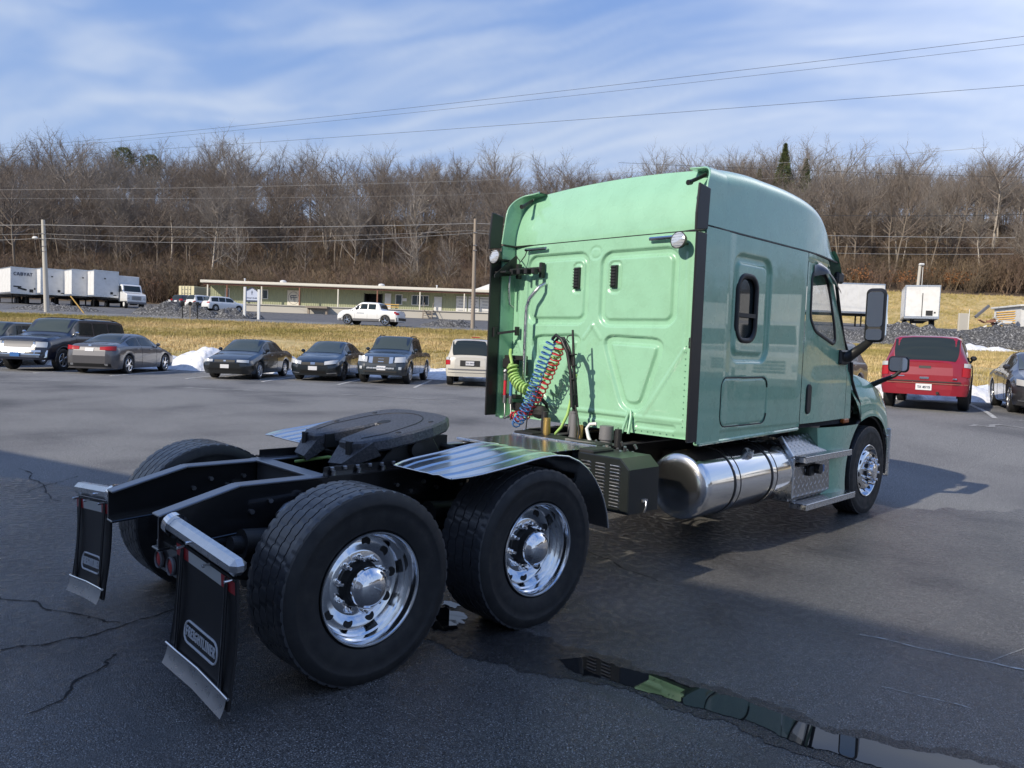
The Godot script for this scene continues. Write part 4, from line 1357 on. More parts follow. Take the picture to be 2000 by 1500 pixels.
	b.box(V(0, 0.52, 7.70), Vector3(2.1, 0.34, 0.34), Basis(), 0.10)
	part("front_bumper", b, M.black_plastic, t)
	for sg in [-1.0, 1.0]:
		b = B.new()
		b.ball(V(sg * 0.86, 0.98, 7.68), Vector3(0.16, 0.12, 0.16), 14)
		part("headlight", b, M.lens, t)
	# --- what shows inside
	b = B.new()
	b.box(V(0, 1.10, 4.7), Vector3(2.2, 0.06, 2.9)); b.box(V(0, 1.95, 4.6), Vector3(2.2, 1.6, 0.05)); b.box(V(0, 1.30, 3.9), Vector3(2.1, 0.3, 1.2))
	b.box(V(0, 2.76, 5.1), Vector3(2.1, 0.03, 1.2)); b.box(V(0, 1.62, 6.0), Vector3(2.0, 0.34, 0.40), Basis(), 0.06)
	part("interior", b, M.fabric, t)
	for x in [-0.62, 0.62]:
		b = B.new()
		b.box(V(x, 1.52, 5.15), Vector3(0.5, 0.16, 0.5), Basis(), 0.05); b.box(V(x, 1.80, 4.88), Vector3(0.5, 0.56, 0.14), Basis(Vector3(1, 0, 0), 0.12), 0.05); b.box(V(x, 2.16, 4.84), Vector3(0.28, 0.18, 0.10), Basis(), 0.04)
		part("seat", b, M.fabric, t)
	b = B.new()
	b.box(V(-0.4, 2.58, 5.80), Vector3(0.7, 0.14, 0.02)); b.tube(range(17).map(func(i): return V(-0.62 + 0.22 * cos(TAU * i / 16), 1.86 + 0.16 * sin(TAU * i / 16), 5.66 + 0.13 * sin(TAU * i / 16))), 0.016, 6)
	part("steering_wheel", b, M.black_plastic, t)

func coil(path: Array, turns: int, r: float, tube_r: float, per := 9) -> B:
	var b := B.new()
	var c := Curve3D.new()
	for i in path.size():
		var d: Vector3 = (path[mini(i + 1, path.size() - 1)] - path[maxi(i - 1, 0)]) * 0.17
		c.add_point(path[i], -d, d)
	var L := c.get_baked_length()
	var pts := []
	var n := turns * per
	for i in n + 1:
		var o := L * i / n
		var p := c.sample_baked(o, true)
		var d := (c.sample_baked(minf(o + 0.01, L), true) - c.sample_baked(maxf(o - 0.01, 0), true)).normalized()
		var x := Vector3(0, 0, 1).cross(d).normalized()
		var y := d.cross(x)
		var a := TAU * i / per
		var rr := r * sstep(0.0, 0.06, float(i) / n) * sstep(1.0, 0.94, float(i) / n)
		pts.append(p + (x * cos(a) + y * sin(a)) * rr)
	b.tube(pts, tube_r, 5)
	return b

func truck_hoses(t: Node3D):
	var s := 2.93
	var b := B.new()
	b.cyl(V(-0.005, 0.95, s), V(-0.01, 1.20, s), 0.040, 18, 0.030)
	b.cyl(V(-0.01, 1.20, s), V(-0.01, 1.215, s), 0.036, 18)
	part("pogo_base", b, M.grey_plastic, t)
	b = B.new()
	b.tube([V(-0.01, 1.2, s), V(-0.03, 1.6, s), V(-0.065, 1.945, s)], [0.017, 0.014, 0.010], 8)
	b.tube([V(-0.008, 1.25, s - 0.03), V(-0.05, 1.55, s - 0.02), V(-0.09, 1.74, s - 0.03), V(-0.15, 1.855, s - 0.05), V(-0.22, 1.895, s - 0.05), V(-0.27, 1.86, s - 0.04)], 0.016, 7)
	b.tube([V(-0.0, 1.25, s + 0.03), V(-0.035, 1.55, s + 0.02), V(-0.10, 1.78, s), V(-0.17, 1.87, s), V(-0.235, 1.87, s), V(-0.285, 1.82, s)], 0.014, 7)
	for y in [1.36, 1.5, 1.62, 1.72]: b.cyl(V(-0.02 - (y - 1.2) * 0.05, y, s), V(-0.02 - (y - 1.2) * 0.05, y + 0.012, s), 0.036, 10)
	b.tube([V(-0.06, 1.90, s), V(-0.10, 1.89, s - 0.02), V(-0.115, 1.86, s - 0.02), V(-0.10, 1.83, s)], 0.006, 5)
	part("pogo_pole", b, M.black_plastic, t)
	part("coil_hose", coil([V(-0.27, 1.86, s - 0.03), V(-0.36, 1.70, s - 0.03), V(-0.47, 1.48, s - 0.02), V(-0.60, 1.22, s), V(-0.71, 1.06, s), V(-0.79, 1.03, s + 0.01)], 21, 0.050, 0.0078), M.hose_blue, t)
	part("coil_hose", coil([V(-0.20, 1.88, s + 0.03), V(-0.27, 1.72, s + 0.03), V(-0.40, 1.50, s + 0.05), V(-0.54, 1.28, s + 0.05), V(-0.68, 1.12, s + 0.06), V(-0.80, 1.09, s + 0.06), V(-0.88, 1.12, s + 0.07)], 21, 0.050, 0.0078), M.hose_red, t)
	part("coil_hose", coil([V(-0.93, 1.60, s + 0.10), V(-0.87, 1.47, s + 0.08), V(-0.76, 1.39, s + 0.06), V(-0.66, 1.36, s + 0.06)], 10, 0.048, 0.014), M.hose_green, t)
	part("coil_hose", coil([V(-0.66, 1.36, s + 0.06), V(-0.48, 1.50, s + 0.08), V(-0.36, 1.62, s + 0.07), V(-0.28, 1.76, s + 0.06), V(-0.22, 1.87, s + 0.02)], 9, 0.036, 0.0125), M.hose_green, t)
	b = B.new()
	b.tube([V(-0.02, 1.55, s + 0.02), V(-0.06, 1.35, s + 0.02), V(-0.07, 1.18, s - 0.02), V(-0.12, 1.06, s - 0.04), V(-0.19, 0.985, s - 0.05)], 0.014, 7)
	part("air_line", b, M.hose_green, t)
	b = B.new()
	b.tube([V(-0.93, 1.60, s + 0.10), V(-0.985, 1.70, s + 0.12), V(-1.02, 1.74, s + 0.16)], 0.016, 7)
	part("air_line", b, M.hose_green, t)
	for q in [[-1.06, "hose_red"], [-0.975, "hose_blue"]]:
		b = B.new()
		b.cyl(V(q[0], 1.28, s + 0.14), V(q[0], 1.43, s + 0.14), 0.017, 10)
		var gh := part("glad_hand", b, M[q[1]], t)
		b = B.new()
		b.cyl(V(q[0], 1.43, s + 0.14), V(q[0], 1.50, s + 0.14), 0.022, 10); b.ball(V(q[0], 1.52, s + 0.14), Vector3(0.03, 0.03, 0.03), 8); b.cyl(V(q[0], 1.20, s + 0.14), V(q[0], 1.28, s + 0.14), 0.022, 10)
		b.tube([V(q[0], 1.22, s + 0.14), V(q[0] + 0.03, 1.12, s + 0.12), V(q[0] + 0.07, 1.05, s + 0.08), V(-0.86, 1.12, s + 0.07)], 0.009, 5)
		put("fitting", b.done(), M.steel, gh)
	b = B.new()
	b.box(V(-0.98, 1.66, s + 0.2), Vector3(0.30, 0.05, 0.05), Basis(), 0.008); b.box(V(-1.03, 1.60, s + 0.18), Vector3(0.18, 0.10, 0.08), Basis(), 0.012); b.box(V(-0.86, 1.56, s + 0.22), Vector3(0.05, 0.14, 0.04), Basis(), 0.01)
	b.box(V(-1.02, 1.27, s + 0.2), Vector3(0.20, 0.04, 0.1), Basis(), 0.008); b.box(V(-0.86, 1.17, s + 0.22), Vector3(0.36, 0.08, 0.06), Basis(), 0.01)
	b.tube([V(-0.62, 1.40, s + 0.1), V(-0.55, 1.30, s + 0.12), V(-0.50, 1.23, s + 0.16), V(-0.52, 1.15, s + 0.2)], 0.018, 6)
	part("hose_holder", b, M.black_plastic, t)
	# canisters, valves and pipes on the frame below the wall
	for q in [[-0.30, 0.95, 2.86, 0.034, 0.24, "black_plastic"], [-0.215, 0.95, 2.80, 0.034, 0.19, "brass"], [-0.11, 0.95, 3.02, 0.033, 0.24, "grey_plastic"], [0.075, 0.95, 2.93, 0.026, 0.15, "brass"], [0.30, 0.95, 3.02, 0.066, 0.16, "grey_plastic"], [0.46, 0.88, 2.98, 0.034, 0.22, "black_plastic"]]:
		b = B.new()
		b.cyl(V(q[0], q[1], q[2]), V(q[0], q[1] + q[4] * 0.25, q[2]), q[3] * 0.8, 16); b.cyl(V(q[0], q[1] + q[4] * 0.25, q[2]), V(q[0], q[1] + q[4], q[2]), q[3], 18, q[3] * 0.94)
		part("canister", b, M[q[5]], t)
	b = B.new()
	b.tube([V(0.24, 0.94, 2.90), V(0.18, 1.0, 2.92), V(0.13, 1.07, 2.95), V(0.14, 1.11, 2.98), V(0.20, 1.12, 3.0)], 0.016, 8)
	part("white_pipe", b, M.white_plastic, t)
	b = B.new()
	b.tube([V(0.0, 1.27, s), V(0.06, 1.15, s - 0.02), V(0.10, 1.02, s - 0.05), V(0.10, 0.96, s - 0.07)], 0.009, 6)
	b.cyl(V(-0.60, 0.95, 2.92), V(-0.60, 1.15, 2.94), 0.006, 6); b.ball(V(-0.52, 1.16, 3.02), Vector3(0.10, 0.07, 0.06), 10)
	b.box(V(0.1, 0.965, 2.78), Vector3(0.76, 0.04, 0.22), Basis(), 0.01); b.box(V(-0.48, 0.97, 2.86), Vector3(0.24, 0.03, 0.2), Basis(), 0.008)
	b.box(V(0.56, 0.93, 2.55), Vector3(0.18, 0.10, 0.28), Basis(), 0.012); b.box(V(0.56, 0.88, 2.95), Vector3(0.16, 0.05, 0.18), Basis(), 0.01)
	part("valve_block", b, M.grime, t)
	b = B.new()
	for i in 14:
		var p := V(0.50 + 0.20 * sin(i * 2.1), 0.93 + 0.03 * cos(i * 1.7), 2.86 + 0.13 * cos(i * 3.3))
		b.cyl(p, p + Vector3(0.02 * sin(i), 0.035, 0.015), 0.013, 6)
	b.bar(V(0.13, 0.99, 2.67), V(0.50, 0.965, 2.80), 0.02, 0.025)
	part("fittings", b, M.steel, t)

func truck():
	var t := thing("semi_truck", "mint green semi tractor with sleeper cab, bare frame and fifth wheel, parked on damp asphalt", "truck")
	truck_wheels(t)
	truck_chassis(t)
	for sg in [1.0, -1.0]:
		truck_tank(t, sg)
		truck_steps(t, sg)
	truck_cab(t)
	truck_hoses(t)

# ---------------------------------------------------------------- cars
# l runs from the rear bumper (0) to the front bumper (L); local -z is forward.
var wheel_kits := {}
func car_wheel(r: float, w: float, style: int) -> Array:
	var key := "%.3f_%d" % [r, style]
	if wheel_kits.has(key): return wheel_kits[key]
	var rim: float = r * [0.66, 0.70, 0.60, 0.64][style]
	var b := B.new()
	b.lathe([Vector2(rim, -w * 0.45), Vector2(r * 0.9, -w * 0.5), Vector2(r * 0.985, -w * 0.40), Vector2(r, -w * 0.2), Vector2(r, w * 0.2), Vector2(r * 0.985, w * 0.40), Vector2(r * 0.9, w * 0.5), Vector2(r * 0.78, w * 0.51), Vector2(rim + 0.006, w * 0.46)], Transform3D(), 36)
	var tyre := b.done()
	b = B.new()
	b.lathe([Vector2(rim * 1.02, w * 0.44), Vector2(rim * 0.99, w * 0.49), Vector2(rim * 0.93, w * 0.45), Vector2(rim * 0.90, w * 0.18)], Transform3D(), 36)
	var n: int = [9, 5, 6, 7][style]
	for i in n:
		var a := TAU * i / n
		if style == 1:   # paired black and bright spokes
			for o in [-0.16, 0.16]:
				b.bar(Vector3(0.03 * cos(a), w * 0.40, 0.03 * sin(a)), Vector3(rim * 0.94 * cos(a + o), w * 0.43, rim * 0.94 * sin(a + o)), 0.022, 0.03, 0.006)
		else:
			b.bar(Vector3(0.03 * cos(a), w * 0.42, 0.03 * sin(a)), Vector3(rim * 0.95 * cos(a), w * 0.40, rim * 0.95 * sin(a)), 0.05 if style != 2 else 0.075, 0.03, 0.008)
	b.lathe([Vector2(0.075, w * 0.36), Vector2(0.07, w * 0.46), Vector2(0.03, w * 0.48), Vector2(0, w * 0.48)], Transform3D(), 16)
	var rm := b.done()
	b = B.new()
	b.lathe([Vector2(rim * 0.95, w * 0.15), Vector2(0.0, w * 0.16)], Transform3D(), 24)
	var back := b.done()
	wheel_kits[key] = [tyre, rm, back]
	return wheel_kits[key]

func car(c: Dictionary, called: String, label: String, category: String, at: Vector3, yaw: float, group := "") -> Node3D:
	var t := thing(called, label, category, at, yaw, group)
	var L: float = c.L
	var W: float = c.W * 0.5
	var top: Array = c.top          # outline from the rear to the front: (l, y)
	var belt: Array = c.belt        # lower edge of the windows: (l, y)
	var ride: float = c.get("ride", 0.2)
	var wr: float = c.wr
	var axles: Array = c.axles
	var rf: float = c.get("round_front", 0.5)
	var rr: float = c.get("round_rear", 0.28)
	var roof_w: float = c.get("roof_w", 0.72)
	var body_m: Material = c.paint
	var emin := 0.62
	var plan := func(l: float) -> float:
		var d := 0.0
		if l > L - rf: d = (l - (L - rf)) / rf
		elif l < rr: d = (rr - l) / rr
		return emin + (1.0 - emin) * sqrt(maxf(0.0, 1.0 - d * d))
	var nose := func(l: float, y: float) -> float:   # bumper line sticks out, upper edge set back
		var f := sstep(L - 0.9, L, l)
		var g := sstep(0.6, 0.0, l)
		return -f * (0.16 * sstep(0.55, 1.05, y) + 0.10 * sstep(0.42, 0.2, y)) + g * (c.get("tail_back", 0.10) * sstep(0.6, 1.1, y) + 0.08 * sstep(0.42, 0.2, y))
	var sec := func(l: float) -> Array:
		var e: float = plan.call(l)
		var T: float = curve(top, l)
		var Bt: float = minf(line(belt, l), T - 0.03)
		var y0 := ride
		for a in axles:
			var q: float = (wr * 1.14) * (wr * 1.14) - (l - a) * (l - a)
			if q > 0.0: y0 = maxf(y0, wr + sqrt(q))
		var g := clampf((T - Bt) / 0.40, 0.0, 1.0)
		var y1 := maxf(y0 + 0.015, ride + 0.14)
		var y2 := maxf(y1 + 0.015, lerpf(ride, Bt, 0.62))
		var y3 := maxf(y2 + 0.01, Bt - 0.10)
		var yr := T - lerpf(0.02, 0.07, g)
		return [Vector2(W * 0.95 * e, y0), Vector2(W * 0.985 * e, y1), Vector2(W * e, y2), Vector2(W * 0.985 * e, y3), Vector2(W * lerpf(0.90, 0.93, g) * e, maxf(Bt, y3 + 0.004)), Vector2(W * lerpf(0.80, roof_w, g) * e, maxf(yr, Bt + 0.006)), Vector2(W * lerpf(0.6, roof_w - 0.10, g) * e, T - lerpf(0.006, 0.018, g)), Vector2(W * 0.3 * e, T - 0.002), Vector2(0, T)]
	var S := func(l: float, k: float, o := 0.0) -> Vector3:   # a point on the right side; k counts along the section
		var s: Array = sec.call(l)
		var i := mini(int(k), s.size() - 2)
		var p: Vector2 = s[i].lerp(s[i + 1], k - i)
		var tn: Vector2 = (s[i + 1] - s[i]).normalized()
		var n := Vector2(tn.y, -tn.x)
		if i == 4: n = (n + Vector2(0.0, 0.15)).normalized()
		p += n * o
		return Vector3(p.x, p.y, L / 2 - (l + nose.call(l, p.y)))
	var stations := []
	for i in 97: stations.append(L * i / 96.0)
	for side in [false, true]:
		pass
	var b := B.new()
	for m in [false, true]:
		b.mir = m
		var rows := []
		for l in stations:
			var row := []
			for k in 9: row.append(S.call(l, float(k)))
			rows.append(row)
		for band in [[0, 4], [4, 5], [5, 8]]:
			b.sm()
			for i in 96:
				for k in range(band[0], band[1]):
					b.quad(rows[i + 1][k], rows[i][k], rows[i][k + 1], rows[i + 1][k + 1])
		b.fl()
		for k in 8:   # closed ends
			var z := Vector3(0, 0, 0)
			var fa: Vector3 = rows[96][k]; var fb: Vector3 = rows[96][k + 1]
			b.quad(Vector3(0, fa.y, fa.z), fa, fb, Vector3(0, fb.y, fb.z))
			var ra: Vector3 = rows[0][k]; var rb: Vector3 = rows[0][k + 1]
			b.quad(ra, Vector3(0, ra.y, ra.z), Vector3(0, rb.y, rb.z), rb)
	b.mir = false
	part("body", b, body_m, t)
	b = B.new()
	b.box(Vector3(0, ride + 0.20, 0), Vector3(W * 1.5, 0.34, L * 0.9)); b.box(Vector3(0, ride + 0.06, 0), Vector3(W * 1.75, 0.12, (axles[1] - axles[0]) - wr * 2.4))
	part("underbody", b, M.grime, t)
	# windows
	for w in c.windows:   # [l0, l1]
		for m in [false, true]:
			b = B.new()
			b.mir = m
			b.grid(10, 3, func(u, v): return S.call(lerpf(w[1], w[0], u), 4.0 + lerpf(0.10, 0.86, v), 0.006))
			part("side_window", b, M.dark_glass, t)
	for ws in [["windscreen", c.screen], ["rear_window", c.get("rear", [])]]:
		if ws[1].is_empty(): continue
		b = B.new()
		var lo: float = ws[1][0]
		var hi: float = ws[1][1]
		var fwd: bool = ws[0] == "windscreen"
		b.grid(14, 12, func(u, v):
			var l := lerpf(lo, hi, v)
			var f := lerpf(1.0, -1.0, u) if fwd else lerpf(-1.0, 1.0, u)
			var s: Array = sec.call(l)
			var xr: float = s[5].x * 0.97
			var T: float = s[8].y
			var y := lerpf(T, s[5].y, pow(absf(f), 3.0) * 0.8) + 0.006
			return Vector3(f * xr, y, L / 2 - (l + nose.call(l, y) + (0.008 if fwd else -0.008))))
		part(ws[0], b, M.screen_glass if fwd else M.dark_glass, t)
	# front and rear furniture: patches on the end surfaces, given as [x0, x1, y00, y01, y10, y11]
	var endp := func(x: float, y: float, front: bool, o: float) -> Vector3:
		var e := clampf((absf(x) / W - emin) / (1.0 - emin), 0.0, 0.999)
		var d := sqrt(1.0 - e * e) if absf(x) / W > emin else 1.0
		var l: float = L - rf + rf * d if front else rr - rr * d
		if not front and y > line(belt, 0.1): l = maxf(l, 0.0)
		return Vector3(x, y, L / 2 - (l + nose.call(l, y) + (o if front else -o)))
	for q in c.get("patches", []):   # [name, material, front, x0, x1, y at x0 (lo, hi), y at x1 (lo, hi), both sides]
		for m in ([false, true] if q[9] else [false]):
			b = B.new()
			b.mir = m != (not q[2])
			b.grid(8, 3, func(u, v):
				var x := lerpf(q[3], q[4], u) * (1.0 if q[2] else -1.0)
				return endp.call(x, lerpf(lerpf(q[5], q[7], u), lerpf(q[6], q[8], u), v), q[2], 0.012))
			b.grid(1, 3, func(u, v): return endp.call(q[3] * (1.0 if q[2] else -1.0), lerpf(q[5], q[6], v), q[2], 0.012 * u))
			b.grid(8, 1, func(u, v): return endp.call(lerpf(q[3], q[4], u) * (1.0 if q[2] else -1.0), lerpf(q[6], q[8], u), q[2], 0.012 * (1.0 - v)))
			part(q[0], b, M[q[1]] if q[1] is String else q[1], t)
	for q in c.get("side_patches", []):   # [name, material, l0, l1, k0, k1]
		for m in [false, true]:
			b = B.new()
			b.mir = m
			b.grid(8, 4, func(u, v): return S.call(lerpf(q[3], q[2], u), lerpf(q[4], q[5], v), 0.008))
			part(q[0], b, M[q[1]] if q[1] is String else q[1], t)
	# doors: seams and handles
	for l in c.get("seams", []):
		for m in [false, true]:
			b = B.new()
			b.mir = m
			b.tube([S.call(l, 0.3), S.call(l, 1.0), S.call(l, 2.0), S.call(l, 3.0), S.call(l, 4.0)], 0.005, 4)
			part("door_seam", b, M.grime, t)
	for l in c.get("handles", []):
		for m in [false, true]:
			b = B.new()
			b.mir = m
			b.bar(S.call(l, 3.1, 0.012), S.call(l + 0.2, 3.1, 0.012), 0.025, 0.03, 0.008)
			part("door_handle", b, c.get("handle_m", body_m), t)
	var ml: float = c.mirror
	for m in [false, true]:
		b = B.new()
		b.mir = m
		var mp: Vector3 = S.call(ml, 4.1, 0.06)
		b.box(mp + Vector3(0.03, 0.05, 0), Vector3(0.15, 0.12, 0.10), Basis(), 0.04)
		b.bar(S.call(ml, 4.0, 0.0), mp, 0.05, 0.05)
		part("mirror", b, c.get("mirror_m", body_m), t)
	if c.has("sill"):
		for m in [false, true]:
			b = B.new()
			b.mir = m
			b.grid(30, 2, func(u, v): return S.call(lerpf(L - 0.15, 0.15, u), lerpf(0.0, 1.1, v), 0.007))
			part("cladding", b, M[c.sill], t)
	if c.has("rack"):
		for m in [false, true]:
			b = B.new()
			b.mir = m
			b.tube(range(6).map(func(i): return S.call(lerpf(c.rack[0], c.rack[1], i / 5.0), 6.0, 0.04 if i > 0 and i < 5 else 0.0)), 0.018, 6)
			part("roof_rail", b, M.black_plastic, t)
	var kit := car_wheel(wr, 0.23, c.get("style", 0))
	for a in axles:
		for sg in [1.0, -1.0]:
			var w := Node3D.new()
			w.name = "wheel"
			w.transform = Transform3D(Basis(Vector3(0, sg, 0), Vector3(sg, 0, 0), Vector3(0, 0, -1)) * Basis(Vector3.UP, a * 2.0 + sg), Vector3(sg * (W - 0.125), wr, L / 2 - a))
			t.add_child(w, true)
			put("tyre", kit[0], M.rubber, w)
			put("rim", kit[1], c.get("rim_m", M.brushed), w)
			put("brake_disc", kit[2], M.grime, w)
	return t

func plate(front: bool, y: float, x := 0.0) -> Array:
	return ["licence_plate", "plate", front, x - 0.15, x + 0.15, y, y + 0.15, y, y + 0.15, false]
func plate_text(t: Node3D, txt: String, pos: Vector3, front: bool):
	var tm := TextMesh.new()
	tm.text = txt
	var sf := SystemFont.new()
	sf.font_names = PackedStringArray(["Droid Sans"])
	sf.font_weight = 700
	tm.font = sf
	tm.font_size = 24
	tm.pixel_size = 0.0030
	tm.depth = 0.003
	put("plate_lettering", tm, M.print_dark, t, Transform3D(Basis(Vector3.UP, PI if front else 0.0), pos))

func cars():
	mat("plate", lin(0.68, 0.68, 0.70), 0.5)
	mat("tail_red", lin(0.40, 0.012, 0.016), 0.15)
	mat("head", lin(0.62, 0.63, 0.63), 0.12, 0.3)
	mat("bright", lin(0.8, 0.8, 0.8), 0.12, 1.0)
	var navy := paint("navy", lin(0.008, 0.010, 0.022), 0.3)
	var grey := paint("car_grey", lin(0.115, 0.112, 0.118), 0.35, 0.35)
	var black := paint("car_black", lin(0.010, 0.0115, 0.0115), 0.3)
	var dgreen := paint("car_dark", lin(0.009, 0.013, 0.0155), 0.3)
	var slate := paint("car_slate", lin(0.020, 0.027, 0.033), 0.3)
	var gold := paint("car_gold", lin(0.56, 0.53, 0.46), 0.35)
	var redp := paint("car_red", lin(0.25, 0.009, 0.020), 0.3)
	var brown := paint("car_brown", lin(0.10, 0.045, 0.028), 0.35)
	var white := paint("car_white", lin(0.78, 0.78, 0.77), 0.35)
	var char := paint("car_charcoal", lin(0.045, 0.045, 0.050), 0.3, 0.2)
	var sed_top := [Vector2(0, 0.95), Vector2(0.12, 1.05), Vector2(0.75, 1.10), Vector2(1.05, 1.19), Vector2(1.55, 1.38), Vector2(2.1, 1.45), Vector2(2.65, 1.43), Vector2(3.05, 1.31), Vector2(3.75, 0.99), Vector2(4.4, 0.86), Vector2(4.72, 0.72), Vector2(4.85, 0.62)]
	var sed_belt := [Vector2(0, 0.93), Vector2(0.8, 1.0), Vector2(3.6, 0.93), Vector2(4.85, 0.62)]
	var R := SITE_YAW
	# grey sedan seen from behind
	var c := {"L": 4.88, "W": 1.84, "top": sed_top, "belt": sed_belt, "wr": 0.335, "axles": [1.03, 3.86], "paint": grey, "style": 1, "rim_m": M.bright, "mirror": 3.25, "roof_w": 0.66,
		"windows": [[1.15, 1.95], [2.02, 3.05]], "screen": [2.72, 3.68], "rear": [0.86, 1.75], "seams": [1.98, 3.1], "handles": [1.55, 2.55], "round_rear": 0.42, "ride": 0.19,
		"patches": [["tail_light", "tail_red", false, 0.36, 0.86, 0.86, 0.96, 0.84, 1.0, true], ["number_plate", "plate", false, -0.15, 0.15, 0.80, 0.92, 0.80, 0.92, false], ["rear_diffuser", "black_plastic", false, -0.75, 0.75, 0.25, 0.37, 0.25, 0.37, false], ["badge", "bright", false, -0.05, 0.05, 0.985, 1.03, 0.985, 1.03, false], ["exhaust_tip", "bright", false, 0.55, 0.66, 0.30, 0.37, 0.30, 0.37, true]]}
	var t := car(c, "parked_car", "grey sedan parked nose to the bank, seen from behind on alloy wheels", "car", lot(-14.85, 28.7), R, "cars parked in the lot")
	# old black sedan, nose to the camera
	var c2 := {"L": 4.78, "W": 1.78, "top": [Vector2(0, 0.90), Vector2(0.1, 1.0), Vector2(0.9, 1.04), Vector2(1.45, 1.35), Vector2(2.0, 1.42), Vector2(2.6, 1.40), Vector2(3.5, 0.96), Vector2(4.3, 0.82), Vector2(4.65, 0.70), Vector2(4.78, 0.6)], "belt": [Vector2(0, 0.88), Vector2(1.0, 0.95), Vector2(3.4, 0.91), Vector2(4.78, 0.6)], "wr": 0.315, "axles": [1.05, 3.75], "paint": black, "style": 0, "rim_m": M.brushed, "mirror": 3.05, "roof_w": 0.70,
		"windows": [[1.2, 1.95], [2.03, 3.0]], "screen": [2.62, 3.42], "rear": [0.95, 1.5], "seams": [1.99, 3.1], "handles": [1.5, 2.5], "round_front": 0.45,
		"patches": [["headlight", "head", true, 0.42, 0.80, 0.62, 0.70, 0.60, 0.70, true], ["grille", "grime", true, -0.36, 0.36, 0.61, 0.69, 0.61, 0.69, false], ["badge", "bright", true, -0.04, 0.04, 0.63, 0.68, 0.63, 0.68, false], ["number_plate", "plate", true, -0.15, 0.15, 0.40, 0.53, 0.40, 0.53, false], ["lower_grille", "grime", true, -0.6, 0.6, 0.33, 0.38, 0.33, 0.38, false]]}
	car(c2, "parked_car", "oldest black sedan with steel wheel covers, nose out beside the snow bank", "car", lot(-9.9, 28.35), R + PI - 0.03, "cars parked in the lot")
	# dark sedan
	var c3 := {"L": 4.82, "W": 1.82, "top": [Vector2(0, 0.95), Vector2(0.1, 1.05), Vector2(0.8, 1.10), Vector2(1.4, 1.37), Vector2(2.05, 1.46), Vector2(2.6, 1.43), Vector2(3.6, 1.0), Vector2(4.35, 0.86), Vector2(4.68, 0.74), Vector2(4.82, 0.62)], "belt": [Vector2(0, 0.93), Vector2(1.0, 1.0), Vector2(3.5, 0.94), Vector2(4.82, 0.62)], "wr": 0.33, "axles": [1.05, 3.83], "paint": dgreen, "style": 0, "rim_m": M.black_plastic, "mirror": 3.15, "roof_w": 0.68,
		"windows": [[1.15, 1.95], [2.03, 3.02]], "screen": [2.64, 3.52], "rear": [0.86, 1.5], "seams": [1.99, 3.1], "handles": [1.5, 2.5], "round_front": 0.5,
		"patches": [["headlight", "head", true, 0.42, 0.86, 0.60, 0.72, 0.66, 0.80, true], ["grille", "grime", true, -0.40, 0.40, 0.58, 0.68, 0.58, 0.68, false], ["badge", "bright", true, -0.08, 0.08, 0.60, 0.68, 0.60, 0.68, false], ["number_plate", "plate", true, -0.16, 0.16, 0.40, 0.54, 0.40, 0.54, false], ["lower_grille", "grime", true, -0.45, 0.45, 0.27, 0.38, 0.27, 0.38, false], ["bumper_lip", "brushed", true, 0.5, 0.82, 0.27, 0.30, 0.30, 0.33, true]]}
	car(c3, "parked_car", "dark sedan with black wheels and swept headlights, between the oldest sedan and the pickup", "car", lot(-7.1, 29.4), R + PI - 0.04, "cars parked in the lot")
	# crew cab pickup
	var c4 := {"L": 5.2, "W": 1.86, "top": [Vector2(0, 1.12), Vector2(0.05, 1.14), Vector2(1.45, 1.16), Vector2(1.58, 1.22), Vector2(1.72, 1.62), Vector2(2.0, 1.72), Vector2(2.9, 1.74), Vector2(3.15, 1.66), Vector2(3.78, 1.20), Vector2(4.6, 1.08), Vector2(5.05, 0.98), Vector2(5.2, 0.86)], "belt": [Vector2(0, 1.08), Vector2(3.8, 1.12), Vector2(5.2, 0.86)], "wr": 0.385, "axles": [1.15, 4.3], "paint": slate, "style": 3, "rim_m": M.brushed, "mirror": 3.45, "roof_w": 0.76, "ride": 0.32,
		"windows": [[1.85, 2.5], [2.57, 3.35]], "screen": [3.05, 3.68], "seams": [1.75, 2.53, 3.5], "handles": [2.0, 2.85], "round_front": 0.4, "rack": [1.8, 2.95],
		"patches": [["headlight", "head", true, 0.50, 0.86, 0.78, 0.97, 0.80, 1.0, true], ["grille", "grime", true, -0.30, 0.30, 0.74, 0.98, 0.74, 0.98, false], ["grille_bar", "bright", true, 0.30, 0.44, 0.74, 0.98, 0.76, 0.98, true], ["grille_top", "bright", true, -0.30, 0.30, 0.95, 0.985, 0.95, 0.985, false], ["badge", "bright", true, -0.10, 0.10, 0.79, 0.92, 0.79, 0.92, false], ["number_plate", "plate", true, -0.19, 0.13, 0.50, 0.65, 0.50, 0.65, false], ["bumper_bar", "brushed", true, -0.50, 0.50, 0.54, 0.60, 0.54, 0.60, false], ["fog_light", "head", true, 0.66, 0.76, 0.53, 0.63, 0.53, 0.63, true], ["lower_grille", "grime", true, -0.6, 0.6, 0.42, 0.48, 0.42, 0.48, false]]}
	car(c4, "parked_pickup", "dark slate crew cab pickup with bright grille, nose out in the lot", "pickup truck", lot(-4.55, 29.4), R + PI - 0.07, "cars parked in the lot")
